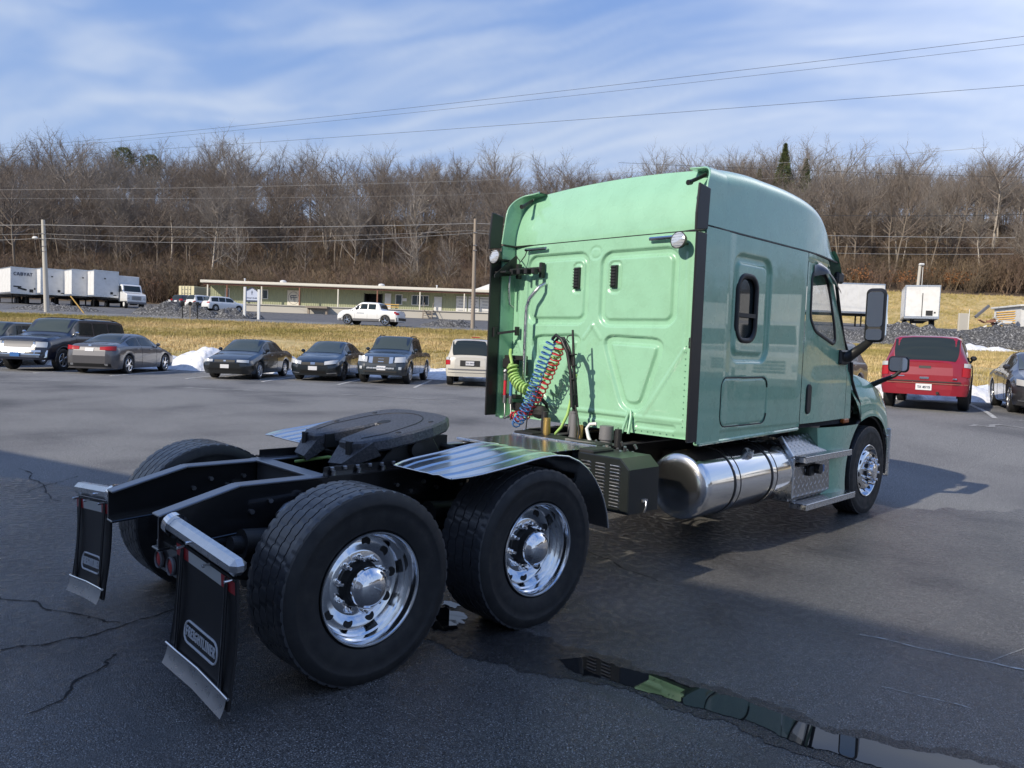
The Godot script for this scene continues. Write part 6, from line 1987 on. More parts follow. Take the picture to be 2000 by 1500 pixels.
# ---------------------------------------------------------------- buildings, trailers, poles
func low_building():
	var a0 := -38.4
	var yaw := SITE_YAW - 0.035
	var y0 := 4.35
	var t := thing("low_building", "long low green metal building with a cream roof edge, porch posts and concrete base", "building", site(a0, 95.0, y0), yaw)
	var Lg := 46.0
	var H := 3.95
	var m := func(u: float) -> float: return (u - 410.0) * 0.0655   # metres along the front
	var b := B.new()
	b.box(Vector3(Lg / 2, 0.42, -7.0), Vector3(Lg, 1.5, 14.0))
	part("concrete_base", b, M.concrete, t)
	# corrugated wall: each sheet with its ribs, with openings left out
	var open := [[m.call(709), m.call(742), 1.18, 3.1]]
	var x := 0.0
	var i := 0
	while x < Lg - 0.1:
		var w := 1.15
		b = B.new()
		b.mir = false
		var gx := x
		var y1 := 1.18
		for o in open:
			if gx + w > o[0] + 0.1 and gx < o[1] - 0.1: y1 = o[3]
		b.grid(24, 1, func(u, v): return Vector3(gx + u * w, lerpf(y1, 3.55, v), 0.012 + 0.035 * (sstep(0.30, 0.42, fposmod(u * 4.0, 1.0)) - sstep(0.58, 0.70, fposmod(u * 4.0, 1.0)))), null, true)
		part("wall_sheet", b, M.siding, t)
		x += w
		i += 1
	b = B.new()
	b.box(Vector3(0.03, 2.36, -7.0), Vector3(0.06, 2.38, 14.0)); b.box(Vector3(Lg, 2.36, -7.0), Vector3(0.06, 2.38, 14.0)); b.box(Vector3(Lg / 2, 2.36, -14.0), Vector3(Lg, 2.38, 0.06))
	part("end_wall", b, M.siding, t)
	b = B.new()
	b.box(Vector3(Lg / 2, 3.66, -6.0), Vector3(Lg + 0.6, 0.10, 16.6)); b.box(Vector3(Lg / 2, 3.80, 2.28), Vector3(Lg + 0.6, 0.30, 0.12), Basis(), 0.02)
	part("roof", b, M.cream, t)
	b = B.new()
	b.box(Vector3(Lg / 2, 3.50, 2.0), Vector3(Lg, 0.22, 0.16), Basis(), 0.01)
	part("porch_beam", b, M.rust, t)
	b = B.new()
	b.box(Vector3(Lg / 2, 1.17, 1.2), Vector3(Lg, 0.10, 2.3)); b.box(Vector3(Lg / 2, 0.55, 1.15), Vector3(Lg, 1.2, 2.1))
	part("porch_floor", b, M.concrete, t)
	var k := 0
	for u in [418, 455, 521, 593, 666, 740, 820, 903, 985]:
		b = B.new()
		b.box(Vector3(m.call(u), 2.34, 2.0), Vector3(0.15, 2.3, 0.15), Basis(), 0.01)
		part("porch_post", b, M.rust if k in [1, 3, 5] else M.cream, t)
		k += 1
	for q in [[440, 447, 2.0, 3.1], [512, 522, 2.0, 3.1], [769, 781, 1.9, 3.1], [800, 832, 1.9, 3.1]]:
		b = B.new()
		var xa: float = m.call(q[0])
		var xb: float = m.call(q[1])
		for xx in ([xa, xb] if q[1] - q[0] < 20 else [xa, lerpf(xa, xb, 0.33), lerpf(xa, xb, 0.67), xb]): b.box(Vector3(xx, (q[2] + q[3]) / 2, 0.09), Vector3(0.09, q[3] - q[2] + 0.1, 0.09))
		for yy in [q[2], q[3]]: b.box(Vector3((xa + xb) / 2, yy, 0.088), Vector3(xb - xa, 0.09, 0.085))
		var wn := part("window", b, M.white_plastic, t)
		b = B.new()
		b.box(Vector3((xa + xb) / 2, (q[2] + q[3]) / 2, 0.07), Vector3(xb - xa, q[3] - q[2], 0.02))
		put("pane", b.done(), M.dark_glass, wn)
	# dark doorway with its reveal
	b = B.new()
	b.box(Vector3(m.call(725.5), 2.2, -2.5), Vector3(m.call(742) - m.call(709), 2.1, 0.05)); b.box(Vector3(m.call(709), 2.15, -1.2), Vector3(0.08, 2.0, 2.6)); b.box(Vector3(m.call(742), 2.15, -1.2), Vector3(0.08, 2.0, 2.6))
	part("doorway", b, M.grime, t)
	b = B.new()
	b.box(Vector3(m.call(754), 2.2, 0.09), Vector3(m.call(760) - m.call(748), 2.0, 0.05)); b.box(Vector3(m.call(850), 2.1, 0.09), Vector3(0.95, 1.85, 0.06))
	part("door", b, M.white_panel, t)
	b = B.new()
	b.box(Vector3(m.call(572.5), 2.2, 0.085), Vector3(m.call(585) - m.call(560), 1.95, 0.05))
	var sg := part("sign_board", b, M.cream, t)
	b = B.new()
	var ring := []
	for j in 33: ring.append(Vector3(m.call(572.5) + 0.68 * cos(TAU * j / 32), 2.2 + 0.78 * sin(TAU * j / 32), 0.115))
	b.tube(ring, 0.022, 5)
	put("sign_ring", b.done(), M.grey_plastic, sg)
	b = B.new()
	var cx: float = m.call(572.5)
	b.bar(Vector3(cx - 0.42, 2.48, 0.12), Vector3(cx + 0.34, 2.52, 0.12), 0.02, 0.09); b.bar(Vector3(cx - 0.42, 2.46, 0.121), Vector3(cx - 0.30, 2.0, 0.121), 0.02, 0.08); b.bar(Vector3(cx - 0.36, 2.26, 0.122), Vector3(cx + 0.46, 2.30, 0.122), 0.02, 0.08)
	b.bar(Vector3(cx + 0.02, 2.50, 0.123), Vector3(cx + 0.0, 1.88, 0.123), 0.09, 0.02); b.bar(Vector3(cx + 0.16, 2.28, 0.124), Vector3(cx + 0.15, 1.70, 0.124), 0.08, 0.02)
	put("sign_letters", b.done(), M.print_dark, sg)
	for u in [895, 918, 940]:
		b = B.new()
		b.box(Vector3(m.call(u), 2.2, 0.085), Vector3(1.35, 2.0, 0.04))
		var wb := part("white_board", b, M.white_panel, t)
		b = B.new()
		for j in 5: b.box(Vector3(m.call(u) + 0.1 * sin(j * 3.0), 1.45 + j * 0.38, 0.11), Vector3(0.9 + 0.3 * sin(j * 2.0), 0.05, 0.012))
		put("board_strips", b.done(), M.print_dark, wb)
	b = B.new()
	b.box(Vector3(m.call(786), 2.5, 0.09), Vector3(0.55, 0.36, 0.03))
	part("notice", b, M.white_panel, t)
	for u in [480, 848]:
		b = B.new()
		b.cyl(Vector3(m.call(u), 3.7, 0.6), Vector3(m.call(u), 4.3, 0.6), 0.08, 10); b.cyl(Vector3(m.call(u), 4.3, 0.6), Vector3(m.call(u), 4.4, 0.6), 0.16, 10, 0.08)
		part("roof_pipe", b, M.white_plastic, t)
	for u in [553, 742]:
		b = B.new()
		b.lathe([Vector2(0.45, 0), Vector2(0.3, 0.22), Vector2(0.26, 0.3), Vector2(0.38, 0.36), Vector2(0.42, 0.5), Vector2(0.3, 0.62), Vector2(0, 0.68)], Transform3D(Basis(), Vector3(m.call(u), 3.7, 0.4)), 16)
		part("roof_ventilator", b, M.white_plastic, t)
	b = B.new()
	b.prism(PackedVector2Array([Vector2(0, 0), Vector2(3.2, 0), Vector2(3.2, 1.5), Vector2(2.0, 1.5), Vector2(0, 0.7)]), Transform3D(Basis(), Vector3(m.call(910), 3.72, -8.0)), 3.0)
	part("roof_hood", b, M.white_panel, t)
	b = B.new()
	for j in 4: b.box(Vector3(m.call(838), 0.25 + j * 0.28, 3.4 - j * 0.28), Vector3(1.1, 0.05, 0.3))
	for sx in [-0.55, 0.55]:
		b.bar(Vector3(m.call(838) + sx, 0.1, 3.55), Vector3(m.call(838) + sx, 1.2, 2.35), 0.05, 0.2); b.bar(Vector3(m.call(838) + sx, 1.0, 3.55), Vector3(m.call(838) + sx, 2.1, 2.35), 0.05, 0.05); b.bar(Vector3(m.call(838) + sx, 0.1, 3.55), Vector3(m.call(838) + sx, 1.0, 3.55), 0.05, 0.05)
	part("porch_stairs", b, M.pole_wood, t)
	b = B.new()
	b.box(Vector3(m.call(632), 1.05, 2.8), Vector3(2.6, 0.25, 1.3))
	for sx in [-1.1, 1.1]: b.box(Vector3(m.call(632) + sx, 0.5, 2.9), Vector3(0.25, 1.0, 0.25))
	part("loading_dock", b, M.pole_wood, t)
	b = B.new()
	b.box(Vector3(m.call(765), 1.45, 2.2), Vector3(2.2, 0.12, 0.1), Basis(), 0.01); b.box(Vector3(m.call(765), 1.75, 2.2), Vector3(2.2, 0.12, 0.1), Basis(), 0.01)
	part("porch_rail", b, M.wood_yellow, t)

func box_trailer(label: String, a: float, d: float, yaw: float, L := 9.0, W := 2.55, h0 := 1.15, H := 2.95, group := "white box trailers in the yard") -> Node3D:   # origin: middle of the near end face; the body runs along -z
	var y := land(a, d)
	var t := thing("box_trailer", label, "trailer", site(a, d, y), yaw, group)
	var b := B.new()
	b.box(Vector3(0, h0 + H / 2, -L / 2), Vector3(W, H, L), Basis(), 0.03)
	part("box_body", b, M.white_panel, t)
	for z in range(1, int(L / 1.22) + 1):
		for sx in [-1, 1]:
			b = B.new()
			b.box(Vector3(sx * (W / 2 + 0.004), h0 + H / 2, -z * 1.22), Vector3(0.012, H - 0.3, 0.05), Basis(), 0.003)
			part("panel_joint", b, M.white_plastic, t)
	b = B.new()
	for sx in [-1, 1]:
		for z in [0.0, -L]: b.box(Vector3(sx * (W / 2 - 0.02), h0 + H / 2, z), Vector3(0.07, H - 0.02, 0.07), Basis(), 0.015)
		b.box(Vector3(sx * W / 2, h0 + 0.09, -L / 2), Vector3(0.04, 0.18, L)); b.box(Vector3(sx * W / 2, h0 + H - 0.06, -L / 2), Vector3(0.045, 0.10, L))
	b.box(Vector3(0, h0 + 0.09, 0.01), Vector3(W, 0.2, 0.04)); b.box(Vector3(0, h0 + H - 0.06, 0.01), Vector3(W, 0.12, 0.04))
	part("edge_rail", b, M.brushed, t)
	b = B.new()
	b.box(Vector3(0, h0 - 0.10, -L / 2), Vector3(1.0, 0.2, L * 0.98))
	for sx in [-0.7, 0.7]: b.box(Vector3(sx, h0 / 2, -1.9 if L > 7 else -1.2), Vector3(0.12, h0, 0.12))
	part("underframe", b, M.grime, t)
	for z in [-L + 1.2, -L + 2.4]:
		for sx in [-1.05, 1.05]:
			b = B.new()
			b.cyl(Vector3(sx - 0.14, 0.5, z), Vector3(sx + 0.14, 0.5, z), 0.5, 24)
			part("wheel", b, M.rubber, t)
	return t

func pole(label: String, a: float, d: float, h: float, r: float, m: Material, lean := 0.0) -> Node3D:
	var t := thing("utility_pole", label, "utility pole", site(a, d, land(a, d) - 0.1), SITE_YAW, "utility poles along the road")
	var b := B.new()
	b.tube([Vector3(0, 0, 0), Vector3(lean * 0.5, h * 0.5, 0), Vector3(lean, h, 0)], [r * 1.2, r, r * 0.75], 12)
	part("post", b, m, t)
	b = B.new()
	for y in [h - 1.1, h - 2.1, h - 2.5]: b.cyl(Vector3(lean * y / h - 0.1, y, 0.12), Vector3(lean * y / h + 0.2, y, 0.12), 0.05, 8)
	b.box(Vector3(lean, h - 0.25, 0.0), Vector3(0.06, 0.5, 0.06))
	part("insulator", b, M.grey_plastic, t)
	return t
func wire(label: String, pts: Array, r: float, m: Material, sag := 0.4):
	var b := B.new()
	var o := []
	for i in pts.size() - 1:
		for k in 12:
			var t := k / 12.0
			o.append(pts[i].lerp(pts[i + 1], t) - Vector3(0, sag * 4.0 * t * (1.0 - t), 0))
	o.append(pts[-1])
	b.tube(o, r, 5, false)
	var w := part("overhead_wire", b, m)
	tag(w, label, "wire", "overhead wires")

func yard():
	low_building()
	# shipping container left of the building, and small things near it
	var t := thing("shipping_container", "pale yellow and grey shipping container left of the low building", "container", site(-43.2, 99.0, land(-43.2, 99.0)), SITE_YAW - 0.3)
	var b := B.new()
	b.box(Vector3(0, 1.45, -3.0), Vector3(2.44, 2.6, 6.0), Basis(), 0.02)
	part("container_body", b, M.container, t)
	b = B.new()
	for i in 28: b.box(Vector3(1.23, 1.45, -0.15 - i * 0.21), Vector3(0.04, 2.4, 0.09))
	part("side_ribs", b, M.grey_plastic, t)
	b = B.new()
	for x in [-0.7, -0.25, 0.25, 0.7]: b.cyl(Vector3(x, 0.2, 0.04), Vector3(x, 2.7, 0.04), 0.025, 8)
	for x in [-0.6, 0.0, 0.6]:
		for y in [0.8, 1.3, 1.8, 2.3]: b.box(Vector3(x, y, 0.02), Vector3(0.3, 0.05, 0.02))
	part("door_bar", b, M.print_dark, t)
	t = thing("storage_box", "small white box on the ground in front of the shipping container", "box", site(-44.0, 97.0, land(-44.0, 97.0)), SITE_YAW)
	b = B.new()
	b.box(Vector3(0, 0.45, 0), Vector3(0.95, 0.9, 0.8), Basis(), 0.04)
	part("case", b, M.white_panel, t)
	b = B.new()
	b.box(Vector3(0, 0.92, 0), Vector3(1.0, 0.06, 0.85), Basis(), 0.02)
	part("lid", b, M.white_panel, t)
	# trailers at the left, echeloned
	var ty := SITE_YAW + 0.806
	t = box_trailer("white trailer with dark blue lettering on its front, leftmost of the row", -55.1, 84.5, ty)
	var tm := TextMesh.new()
	tm.text = "CABYAT"
	var sf := SystemFont.new()
	sf.font_names = PackedStringArray(["Droid Sans"])
	sf.font_weight = 700
	tm.font = sf
	tm.font_size = 40
	tm.pixel_size = 0.0125
	tm.depth = 0.02
	put("lettering", tm, M.print_dark, t, Transform3D(Basis(), Vector3(-0.1, 3.35, 0.04)))
	b = B.new()
	b.bar(Vector3(-1.0, 1.95, 0.02), Vector3(-0.25, 1.92, 0.02), 0.02, 0.14); b.bar(Vector3(-0.6, 1.80, 0.021), Vector3(0.25, 1.62, 0.021), 0.02, 0.18); b.box(Vector3(0.72, 1.55, 0.02), Vector3(0.36, 0.34, 0.03)); b.box(Vector3(1.05, 1.8, 0.02), Vector3(0.14, 0.2, 0.03))
	part("scuff_mark", b, M.grime, t)
	for q in [["white trailer directly behind the leaning left utility pole", -52.2, 85.2], ["white trailer with a shadow edge on its long side, third of the row", -48.6, 85.0], ["white trailer beside the white box truck, last of the row", -45.9, 84.6]]:
		t = box_trailer(q[0], q[1], q[2], ty)
		b = B.new()
		b.box(Vector3(0.55, 1.62, 0.02), Vector3(0.26, 0.26, 0.03)); b.box(Vector3(-0.15, 3.2, 0.02), Vector3(0.18, 0.12, 0.03)); b.box(Vector3(0.9, 1.4, 0.021), Vector3(0.3, 0.1, 0.03))
		part("scuff_mark", b, M.grime, t)
	# white box truck
	t = thing("box_truck", "white medium box truck facing right at the end of the trailer row", "truck", site(-42.6, 84.8, land(-42.6, 84.8)), ty)
	b = B.new()
	b.box(Vector3(0, 2.35, -5.6), Vector3(2.4, 2.7, 6.0), Basis(), 0.03)
	part("cargo_box", b, M.white_panel, t)
	b = B.new()
	b.prism(PackedVector2Array([Vector2(0, 0.75), Vector2(0, 1.45), Vector2(-0.15, 1.62), Vector2(-0.95, 1.78), Vector2(-1.2, 1.85), Vector2(-1.55, 2.60), Vector2(-1.75, 2.70), Vector2(-2.55, 2.70), Vector2(-2.55, 0.75)]), Transform3D(Basis(Vector3(0, 0, 1), Vector3(0, 1, 0), Vector3(-1, 0, 0)), Vector3(1.05, 0, 0)), 2.1, 0.06)
	part("cab", b, paint("truck_white", lin(0.76, 0.76, 0.75)), t)
	b = B.new()
	b.face([Vector3(-0.9, 1.9, -1.21), Vector3(0.9, 1.9, -1.21), Vector3(0.85, 2.55, -1.51), Vector3(-0.85, 2.55, -1.51)], Vector3(0, 2, -3))
	part("windscreen", b, M.dark_glass, t)
	for sx in [-1, 1]:
		b = B.new()
		b.face([Vector3(sx * 1.055, 1.85, -1.45), Vector3(sx * 1.055, 1.85, -2.3), Vector3(sx * 1.055, 2.5, -2.3), Vector3(sx * 1.055, 2.5, -1.72)], Vector3(0, 2, -2))
		part("side_window", b, M.dark_glass, t)
		b = B.new()
		b.box(Vector3(sx * 0.86, 1.12, -0.02), Vector3(0.34, 0.26, 0.1), Basis(), 0.04)
		part("headlight", b, M.head, t)
		b = B.new()
		b.box(Vector3(sx * 1.25, 2.05, -1.3), Vector3(0.16, 0.4, 0.1), Basis(), 0.03); b.bar(Vector3(sx * 1.02, 2.0, -1.4), Vector3(sx * 1.25, 2.0, -1.3), 0.04, 0.04)
		part("mirror", b, M.black_plastic, t)
		for z in [-0.95, -6.9]:
			b = B.new()
			b.cyl(Vector3(sx * 0.86 - 0.15, 0.45, z), Vector3(sx * 0.86 + 0.15, 0.45, z), 0.45, 24)
			var wn := part("wheel", b, M.rubber, t)
			b = B.new()
			b.cyl(Vector3(sx * 1.0, 0.45, z), Vector3(sx * 1.03, 0.45, z), 0.26, 20)
			put("rim", b.done(), M.white_plastic, wn)
	b = B.new()
	for i in 4: b.box(Vector3(0, 0.98 + i * 0.11, 0.02), Vector3(1.0, 0.06, 0.06), Basis(), 0.01)
	b.box(Vector3(0, 0.62, 0.04), Vector3(2.1, 0.26, 0.2), Basis(), 0.05)
	part("grille", b, M.grey_plastic, t)
	b = B.new()
	b.box(Vector3(0, 0.8, -4.6), Vector3(0.9, 0.25, 8.0)); b.box(Vector3(0.95, 0.7, -3.6), Vector3(0.5, 0.45, 1.2), Basis(), 0.03)
	part("underframe", b, M.grime, t)
	copy_thing(t, "white box truck outside the frame that shows in the cab's glossy side", V(9.6, 0.25, 21.0), -0.5)
	copy_thing(t, "second white box truck outside the frame, mirrored in the cab's side", V(13.6, 0.25, 25.0), -0.9)
	t = thing("storage_tank", "small white tank and pallets beside the box truck", "tank", site(-40.4, 92.0, land(-40.4, 92.0)), SITE_YAW)
	b = B.new()
	b.cyl(Vector3(-1.0, 0.85, 0), Vector3(0.9, 0.85, 0), 0.6, 20)
	part("tank_shell", b, M.white_panel, t)
	b = B.new()
	b.box(Vector3(-0.5, 0.15, 0), Vector3(0.2, 0.3, 1.0)); b.box(Vector3(0.5, 0.15, 0), Vector3(0.2, 0.3, 1.0))
	part("tank_foot", b, M.concrete, t)
	# trailers at the right
	box_trailer("long white trailer behind the truck's hood and door mirror", 36.2, 75.2, SITE_YAW - 1.62 + PI, 13.0, 2.55, 1.25, 2.95, "white trailers at the right")
	t = box_trailer("short white trailer with a dark gap in its rear door, right of the ladder", 33.7, 62.5, SITE_YAW - 0.42, 5.2, 2.55, 1.0, 2.75, "white trailers at the right")
	b = B.new()
	b.box(Vector3(0.0, 2.1, 0.02), Vector3(0.05, 2.0, 0.03)); b.box(Vector3(0.55, 1.45, 0.02), Vector3(0.5, 0.42, 0.02)); b.box(Vector3(0.95, 1.5, 0.021), Vector3(0.12, 0.12, 0.02))
	part("door_fitting", b, M.grime, t)
	t = thing("ladder", "white ladder standing at the end of the long white trailer", "ladder", site(32.4, 66.0, land(32.4, 66.0)), SITE_YAW)
	for sx in [-0.3, 0.3]:
		b = B.new()
		b.bar(Vector3(sx, 0, 0), Vector3(sx, 2.7, -0.5), 0.09, 0.07)
		part("rail", b, M.white_plastic, t)
	for i in 8:
		b = B.new()
		b.box(Vector3(0, 0.3 + i * 0.32, -0.055 - i * 0.06), Vector3(0.55, 0.06, 0.05))
		part("rung", b, M.white_plastic, t)
	t = thing("lamp_post", "pale lamp post behind the short white trailer", "lamp post", site(37.9, 71.5, land(37.9, 71.5)), SITE_YAW)
	b = B.new()
	b.tube([Vector3(0, 0, 0), Vector3(0.1, 3.0, 0), Vector3(0.22, 6.0, 0)], [0.17, 0.15, 0.13], 12)
	part("post", b, M.concrete, t)
	b = B.new()
	b.box(Vector3(0.3, 6.1, 0.1), Vector3(0.5, 0.22, 0.3), Basis(), 0.08); b.cyl(Vector3(0.5, 2.0, 0), Vector3(0.5, 5.9, 0), 0.03, 6)
	part("lamp_head", b, M.white_plastic, t)
	# shed, board stack, scrap
	t = thing("shed", "low pale grey shed with a flat white roof at the right edge", "shed", site(42.6, 63.5, land(42.6, 63.5) + 0.3), SITE_YAW - 0.12)
	b = B.new()
	b.box(Vector3(3.2, 1.0, -2.2), Vector3(6.4, 2.0, 4.4))
	part("wall", b, M.white_panel, t)
	b = B.new()
	b.box(Vector3(3.2, 2.1, -2.1), Vector3(6.9, 0.16, 5.0), Basis(), 0.03)
	part("roof", b, M.white_plastic, t)
	b = B.new()
	b.box(Vector3(1.0, 0.85, 0.03), Vector3(0.9, 1.6, 0.06)); b.box(Vector3(1.4, 1.45, 0.12), Vector3(1.3, 0.08, 0.12))
	part("door", b, M.concrete, t)
	b = B.new()
	b.box(Vector3(3.2, 1.5, 0.03), Vector3(1.5, 0.22, 0.05))
	part("plank", b, M.rust, t)
	t = thing("digger_arm", "yellow arm of a machine in front of the shed", "machine", site(47.4, 62.6, land(47.4, 62.6)), SITE_YAW)
	b = B.new()
	b.prism(PackedVector2Array([Vector2(-1.1, 1.3), Vector2(-0.2, 1.25), Vector2(1.2, 1.2), Vector2(1.2, 2.2), Vector2(0.2, 2.1), Vector2(-0.9, 1.75)]), Transform3D(), 0.5, 0.05)
	part("arm", b, M.yellow, t)
	b = B.new()
	b.box(Vector3(0.6, 0.7, 0.2), Vector3(1.4, 1.3, 0.9), Basis(), 0.1)
	part("base", b, M.grime, t)
	t = thing("board_stack", "stack of yellow boards against the left end of the shed", "stack of boards", site(41.0, 63.0, land(41.0, 63.0) + 0.15), SITE_YAW - 0.5)
	for i in 9:
		b = B.new()
		b.box(Vector3(0.04 * sin(i * 2.3), 0.12 + i * 0.19, 0.05 * cos(i * 1.7)), Vector3(1.3, 0.10, 0.9), Basis(Vector3(0, 0, 1), 0.10), 0.015)
		part("board", b, M.wood_yellow, t)
	t = thing("concrete_slab", "grey slab standing on edge between the short trailer and the scrap", "slab", site(37.2, 62.5, land(37.2, 62.5)), SITE_YAW)
	b = B.new()
	b.box(Vector3(0, 0.75, 0), Vector3(0.85, 1.6, 0.2), Basis(), 0.03)
	part("slab_body", b, M.concrete, t)
	b = B.new()
	b.cyl(Vector3(0.38, 0, 0.12), Vector3(0.38, 1.9, 0.12), 0.03, 6)
	part("stake", b, M.white_plastic, t)
	t = thing("scrap_heap", "heap of scrap metal, beams and pipes left of the yellow boards", "scrap", site(39.2, 62.0, land(39.2, 62.0)), SITE_YAW)
	b = B.new()
	b.bar(Vector3(-1.1, 1.3, -0.4), Vector3(0.1, 2.3, -0.6), 0.16, 0.2)
	part("conveyor_arm", b, M.grey_plastic, t)
	rng.seed = 4
	for i in 26:
		b = B.new()
		var p := Vector3(rng.randf_range(-1.1, 1.1), rng.randf_range(0.1, 1.1), rng.randf_range(-0.5, 0.5))
		b.bar(p, p + Vector3(rng.randf_range(-0.9, 0.9), rng.randf_range(-0.35, 0.35), rng.randf_range(-0.3, 0.3)), rng.randf_range(0.05, 0.3), rng.randf_range(0.05, 0.2))
		part("scrap_piece", b, [M.rust, M.grey_plastic, M.white_plastic, M.grime, M.concrete][i % 5], t)
	b = B.new()
	b.bar(Vector3(-0.7, 0.1, 0.8), Vector3(0.4, 0.9, 0.7), 0.08, 0.08)
	part("pale_beam", b, M.white_plastic, t)
	# roadside sign
	t = thing("road_sign", "blue grey sign board hung between two white posts by the road", "sign", site(-21.65, 62.0, land(-21.65, 62.0)), SITE_YAW)
	for q in [[-0.58, 2.62], [0.58, 2.45]]:
		b = B.new()
		b.box(Vector3(q[0], q[1] / 2 - 0.1, 0), Vector3(0.2, q[1] + 0.2, 0.2), Basis(), 0.015)
		part("post", b, M.white_plastic, t)
	b = B.new()
	b.prism(PackedVector2Array([Vector2(-0.48, 1.55), Vector2(0.48, 1.50), Vector2(0.48, 2.20), Vector2(0.30, 2.42), Vector2(0, 2.52), Vector2(-0.30, 2.46), Vector2(-0.48, 2.26)]), Transform3D(Basis(), Vector3(0, 0, -0.03)), 0.06, 0.01)
	part("board", b, M.sign_face, t)
	b = B.new()
	b.box(Vector3(0, 1.48, 0), Vector3(0.96, 0.14, 0.1)); b.bar(Vector3(-0.45, 2.36, 0.05), Vector3(0, 2.60, 0.05), 0.06, 0.06); b.bar(Vector3(0, 2.60, 0.05), Vector3(0.45, 2.32, 0.05), 0.06, 0.06)
	part("frame", b, M.print_dark, t)
	var t2 := TextMesh.new()
	t2.text = "Desert Gold"
	t2.font = sf
	t2.font_size = 24
	t2.pixel_size = 0.0062
	t2.depth = 0.01
	put("lettering", t2, M.print_dark, t, Transform3D(Basis(), Vector3(0, 1.74, 0.035)))
	b = B.new()
	b.bar(Vector3(0, 2.02, 0.04), Vector3(0, 2.34, 0.04), 0.03, 0.03); b.bar(Vector3(-0.07, 2.22, 0.041), Vector3(0.07, 2.22, 0.041), 0.03, 0.03)
	part("emblem", b, M.print_dark, t)
	# mailboxes
	for q in [[-25.6, 58.0, "dark mailbox on a thin post, leftmost of three"], [-25.0, 58.0, "dark mailbox on a post, middle of three"], [-24.35, 57.8, "larger dark mailbox on a dark post, rightmost of three"]]:
		t = thing("mailbox", q[2], "mailbox", site(q[0], q[1], land(q[0], q[1])), SITE_YAW + 0.4, "mailboxes by the road")
		b = B.new()
		b.box(Vector3(0, 0.5, 0), Vector3(0.08, 1.1, 0.08))
		part("post", b, M.grime if q[0] != -25.0 else M.pole_wood, t)
		b = B.new()
		b.prism(PackedVector2Array([Vector2(-0.11, 0), Vector2(0.11, 0), Vector2(0.11, 0.13), Vector2(0.07, 0.22), Vector2(-0.07, 0.22), Vector2(-0.11, 0.13)]), Transform3D(Basis.from_scale(Vector3(1.2, 1.2, 1)), Vector3(0, 1.02, -0.25)), 0.5, 0.01)
		part("box", b, M.grime, t)
	t = thing("guide_stake", "leaning yellow guard over a pole's guy wire", "guard", site(-35.1, 60.5, land(-35.1, 60.5)), SITE_YAW)
	b = B.new()
	b.tube([Vector3(0.5, 0, 0), Vector3(-0.6, 1.35, 0)], 0.05, 8)
	part("tube", b, M.wood_yellow, t)
	# ploughed heaps
	pile("low grey heap at the foot of the left utility pole", -40.0, 66.0, 4.5, 2.0, 0.7, 301, M.dirty_rubble)
	pile("grey heap left of the mailboxes", -29.2, 63.0, 3.0, 1.8, 1.15, 302, M.dirty_rubble)
	pile("long dark heap directly left of the mailboxes", -26.6, 62.0, 2.6, 1.6, 1.2, 303, M.dirty_rubble)
	pile("brownish heap right of the mailboxes", -23.6, 62.5, 2.0, 1.5, 1.0, 304, M.dirty_rubble)
	pile("small heap at the left foot of the white sign posts", -22.3, 63.4, 1.3, 1.1, 0.75, 305, M.dirty_rubble)
	pile("low heap behind the white pickup, left of the brown pole", -5.4, 62.5, 2.6, 1.5, 0.75, 306, M.dirty_rubble)
	pile("long dark berm with white snow at its foot, above the red pickup", 30.5, 57.2, 5.8, 2.2, 1.1, 307, M.dirty_rubble)
	pile("tallest dark berm at the right edge", 38.5, 57.2, 6.2, 2.4, 1.35, 308, M.dirty_rubble)
	pile("low dark heap under the long white trailer", 24.0, 59.0, 4.4, 1.8, 0.6, 309, M.dirty_rubble)
	pile("dirty white snow heap in front of the berms", 32.5, 54.9, 5.2, 0.8, 0.45, 310, M.snow)
	# poles and wires
	pole("grey leaning utility pole at the left, with a lamp", -37.4, 60.2, 7.4, 0.17, M.concrete, -0.35)
	pole("brown wooden utility pole just left of the truck's cab", -3.3, 60.0, 8.75, 0.145, M.pole_wood, -0.1)
	t = thing("street_lamp", "small white lamp on an arm beside the left utility pole", "lamp", site(-37.9, 60.0, 8.7), SITE_YAW)
	b = B.new()
	b.bar(Vector3(0.3, 0.0, 0), Vector3(-0.2, 0.1, 0), 0.04, 0.04)
	part("arm", b, M.grey_plastic, t)
	b = B.new()
	b.ball(Vector3(-0.35, 0.1, 0), Vector3(0.24, 0.12, 0.14), 12)
	part("lamp_shade", b, M.white_plastic, t)
	var ap := site(-37.7, 60.1, 9.85)
	var bp := site(-3.4, 60.0, 11.25)
	wire("thick pale cable between the two utility poles, topmost", [site(-62, 60, 9.6), ap, bp, site(40, 61, 11.9)], 0.0279, M.wire_pale, 0.25)
	wire("thin pale cable just under the thick one", [site(-62, 60, 9.1), ap - Vector3(0, 0.7, 0), bp - Vector3(0, 0.55, 0), site(40, 61, 11.1)], 0.0136, M.wire_pale, 0.4)
	wire("lowest pale cable between the poles", [site(-62, 60, 8.7), ap - Vector3(0, 1.05, 0), bp - Vector3(0, 0.75, 0), site(40, 61, 10.6)], 0.0186, M.wire_pale, 0.55)
	wire("high power line across the sky, upper of the nearest pair", [site(-66, 84.6, 20.4), site(36, 40.6, 20.6)], 0.0124, M.wire, 0.5)
	wire("high power line across the sky, beside the topmost one", [site(-66, 85.2, 20.3), site(36, 41.8, 20.5)], 0.0105, M.wire, 0.5)
	wire("high power line across the sky, lower single line", [site(-66, 82.6, 18.9), site(36, 40.5, 17.6)], 0.0124, M.wire, 0.3)
	wire("pale line over the trees behind the roof", [site(-60, 78, 15.4), site(-5, 67, 16.0), site(36, 59, 18.4)], 0.0136, M.wire_pale, 0.2)
